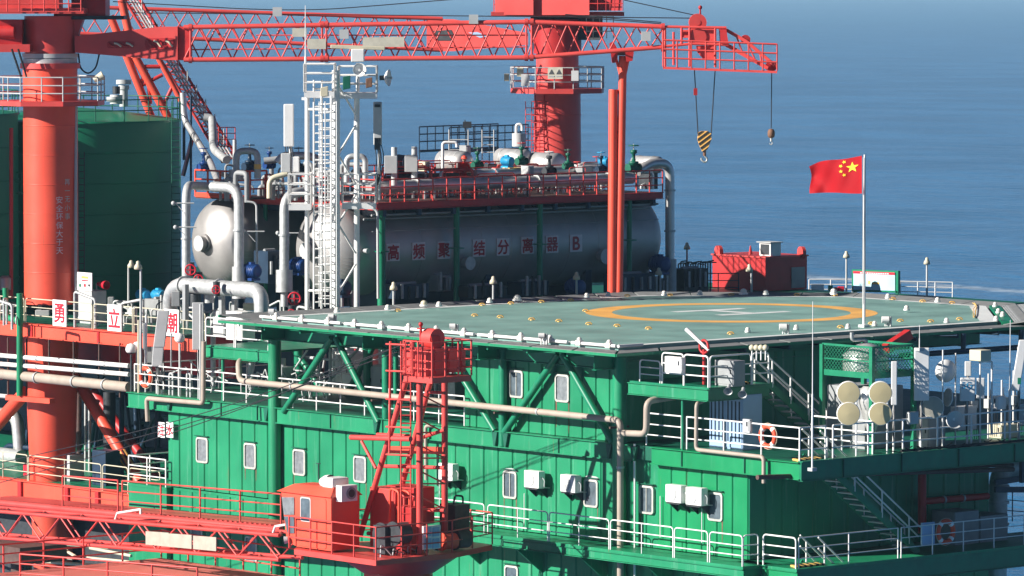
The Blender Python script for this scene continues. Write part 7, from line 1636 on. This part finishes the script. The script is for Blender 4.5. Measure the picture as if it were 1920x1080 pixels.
for k,(y,r_,mt,lb) in enumerate(((668,.1,'white','upper white cable tray tube below the orange main deck beam'),(684,.1,'white','lower white cable tray tube below the orange main deck beam'),(702,.22,'beige','thick pale grey pipe slung below the main deck at the left'))):
    s_ = .085; pipe(lb, [PX(-40,y-5,2.75), PX(242,y+ (18 if k < 2 else 24),2.75)], r_, mt, bend=0, rings=(.15,.4,.65,.85), n=14)
pipe('thin pipe just below the thick pale pipe at the left', [PX(-40,738,3.0),PX(100,752,3.0)], .1, 'lgrey', bend=0)
m_ = MB(); a, b = PX(15,745,2.8), PX(98,752,2.8); m_.bar(a, b, .3, .22); solo('pipe_rack_beam', m_, M['redo'], 'short orange beam under the thick pale pipe at the far left', 'beam')
for k, (px, y1) in enumerate(((15,745),(50,742),(92,700),(138,712),(186,700),(225,745))):
    pipe('thin brown hanger rod below the orange beam, number %s from the left' % ('one','two','three','four','five','six')[k], [PX(px,632+px*.05,2.9),PX(px,y1,2.9)], .045, 'brown', bend=0, n=7)
pipe('silver elbow pipe in the dark space at the left edge', [PX(-30,775,9),PX(32,778,9),PX(38,850,9)], .3, 'silver', bend=.6, n=18)
hcyl2 = MB(); hcyl2.cyl(PX(-20,850,8), PX(40,858,8), .35, n=18); solo('pump_casing', hcyl2, M['galv'], 'grey pump casing on the lower left deck at the edge of view', 'pump')
for px, r_, mt, lb in ((205,.28,'dark','dark thick riser between the striped brace and the green block'),(168,.07,'galv','thin grey riser left of the dark thick one'),(160,.05,'lgrey','thinnest riser next to the leg'),(228,.12,'navy','navy riser close to the green block'),(148,.12,'brown','brown riser right beside the leg')):
    pipe(lb, [PX(px,735,8),PX(px,900,8)], r_, mt, bend=0)
for px, w_, y0, mt, lb in ((123,18,853,'lgrey','grey cabinet standing on the lower left deck'),(48,12,870,'sred','small red post on the lower left deck'),(185,30,845,'navy','navy pump skid on the lower left deck'),(65,16,872,'lgrey','pale cabinet left of the leg foot on the lower deck'),(150,40,860,'greend','dark green machine on the lower left deck')):
    a = PX(px,y0,4.6 if mt != 'greend' else 8); m_ = MB(); x = a.x; m_.box(x,x+.8,a.y-w_/60,a.y+w_/60,zL,a.z); solo('deck_cabinet', m_, M[mt], lb, 'cabinet', bevel=.02)
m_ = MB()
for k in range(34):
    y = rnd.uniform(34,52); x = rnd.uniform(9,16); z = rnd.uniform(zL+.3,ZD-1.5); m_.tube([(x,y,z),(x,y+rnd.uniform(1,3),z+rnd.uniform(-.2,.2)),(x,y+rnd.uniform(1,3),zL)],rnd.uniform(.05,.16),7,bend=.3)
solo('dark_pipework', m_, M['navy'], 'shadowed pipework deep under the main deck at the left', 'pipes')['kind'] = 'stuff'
m_ = MB()
for k in range(9):
    y0_ = 30+k*3; 
    for z in (.2,.6,.95): m_.cyl((rnd.uniform(-1,1),y0_,zL-1.7-z),(rnd.uniform(-1,1),y0_+3.4,zL-1.7-z),.07,n=7)
solo('lower_pipework', m_, M['cream'], 'pale pipes seen through the front crane boom at lower left', 'pipes')['kind'] = 'stuff'
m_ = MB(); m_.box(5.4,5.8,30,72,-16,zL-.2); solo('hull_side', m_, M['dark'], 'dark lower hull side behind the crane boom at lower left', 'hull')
m_ = MB(); c = PX(40,1040,-3); m_.cyl(c, c-UV*4, .45, n=20); m_.ob(c+UV*.15, (1.2,0,0),(0,1.6,0),(0,0,.35)); solo('boom_support', m_, M['brown'], 'brown post and cradle below the front crane boom at the left edge', 'support')
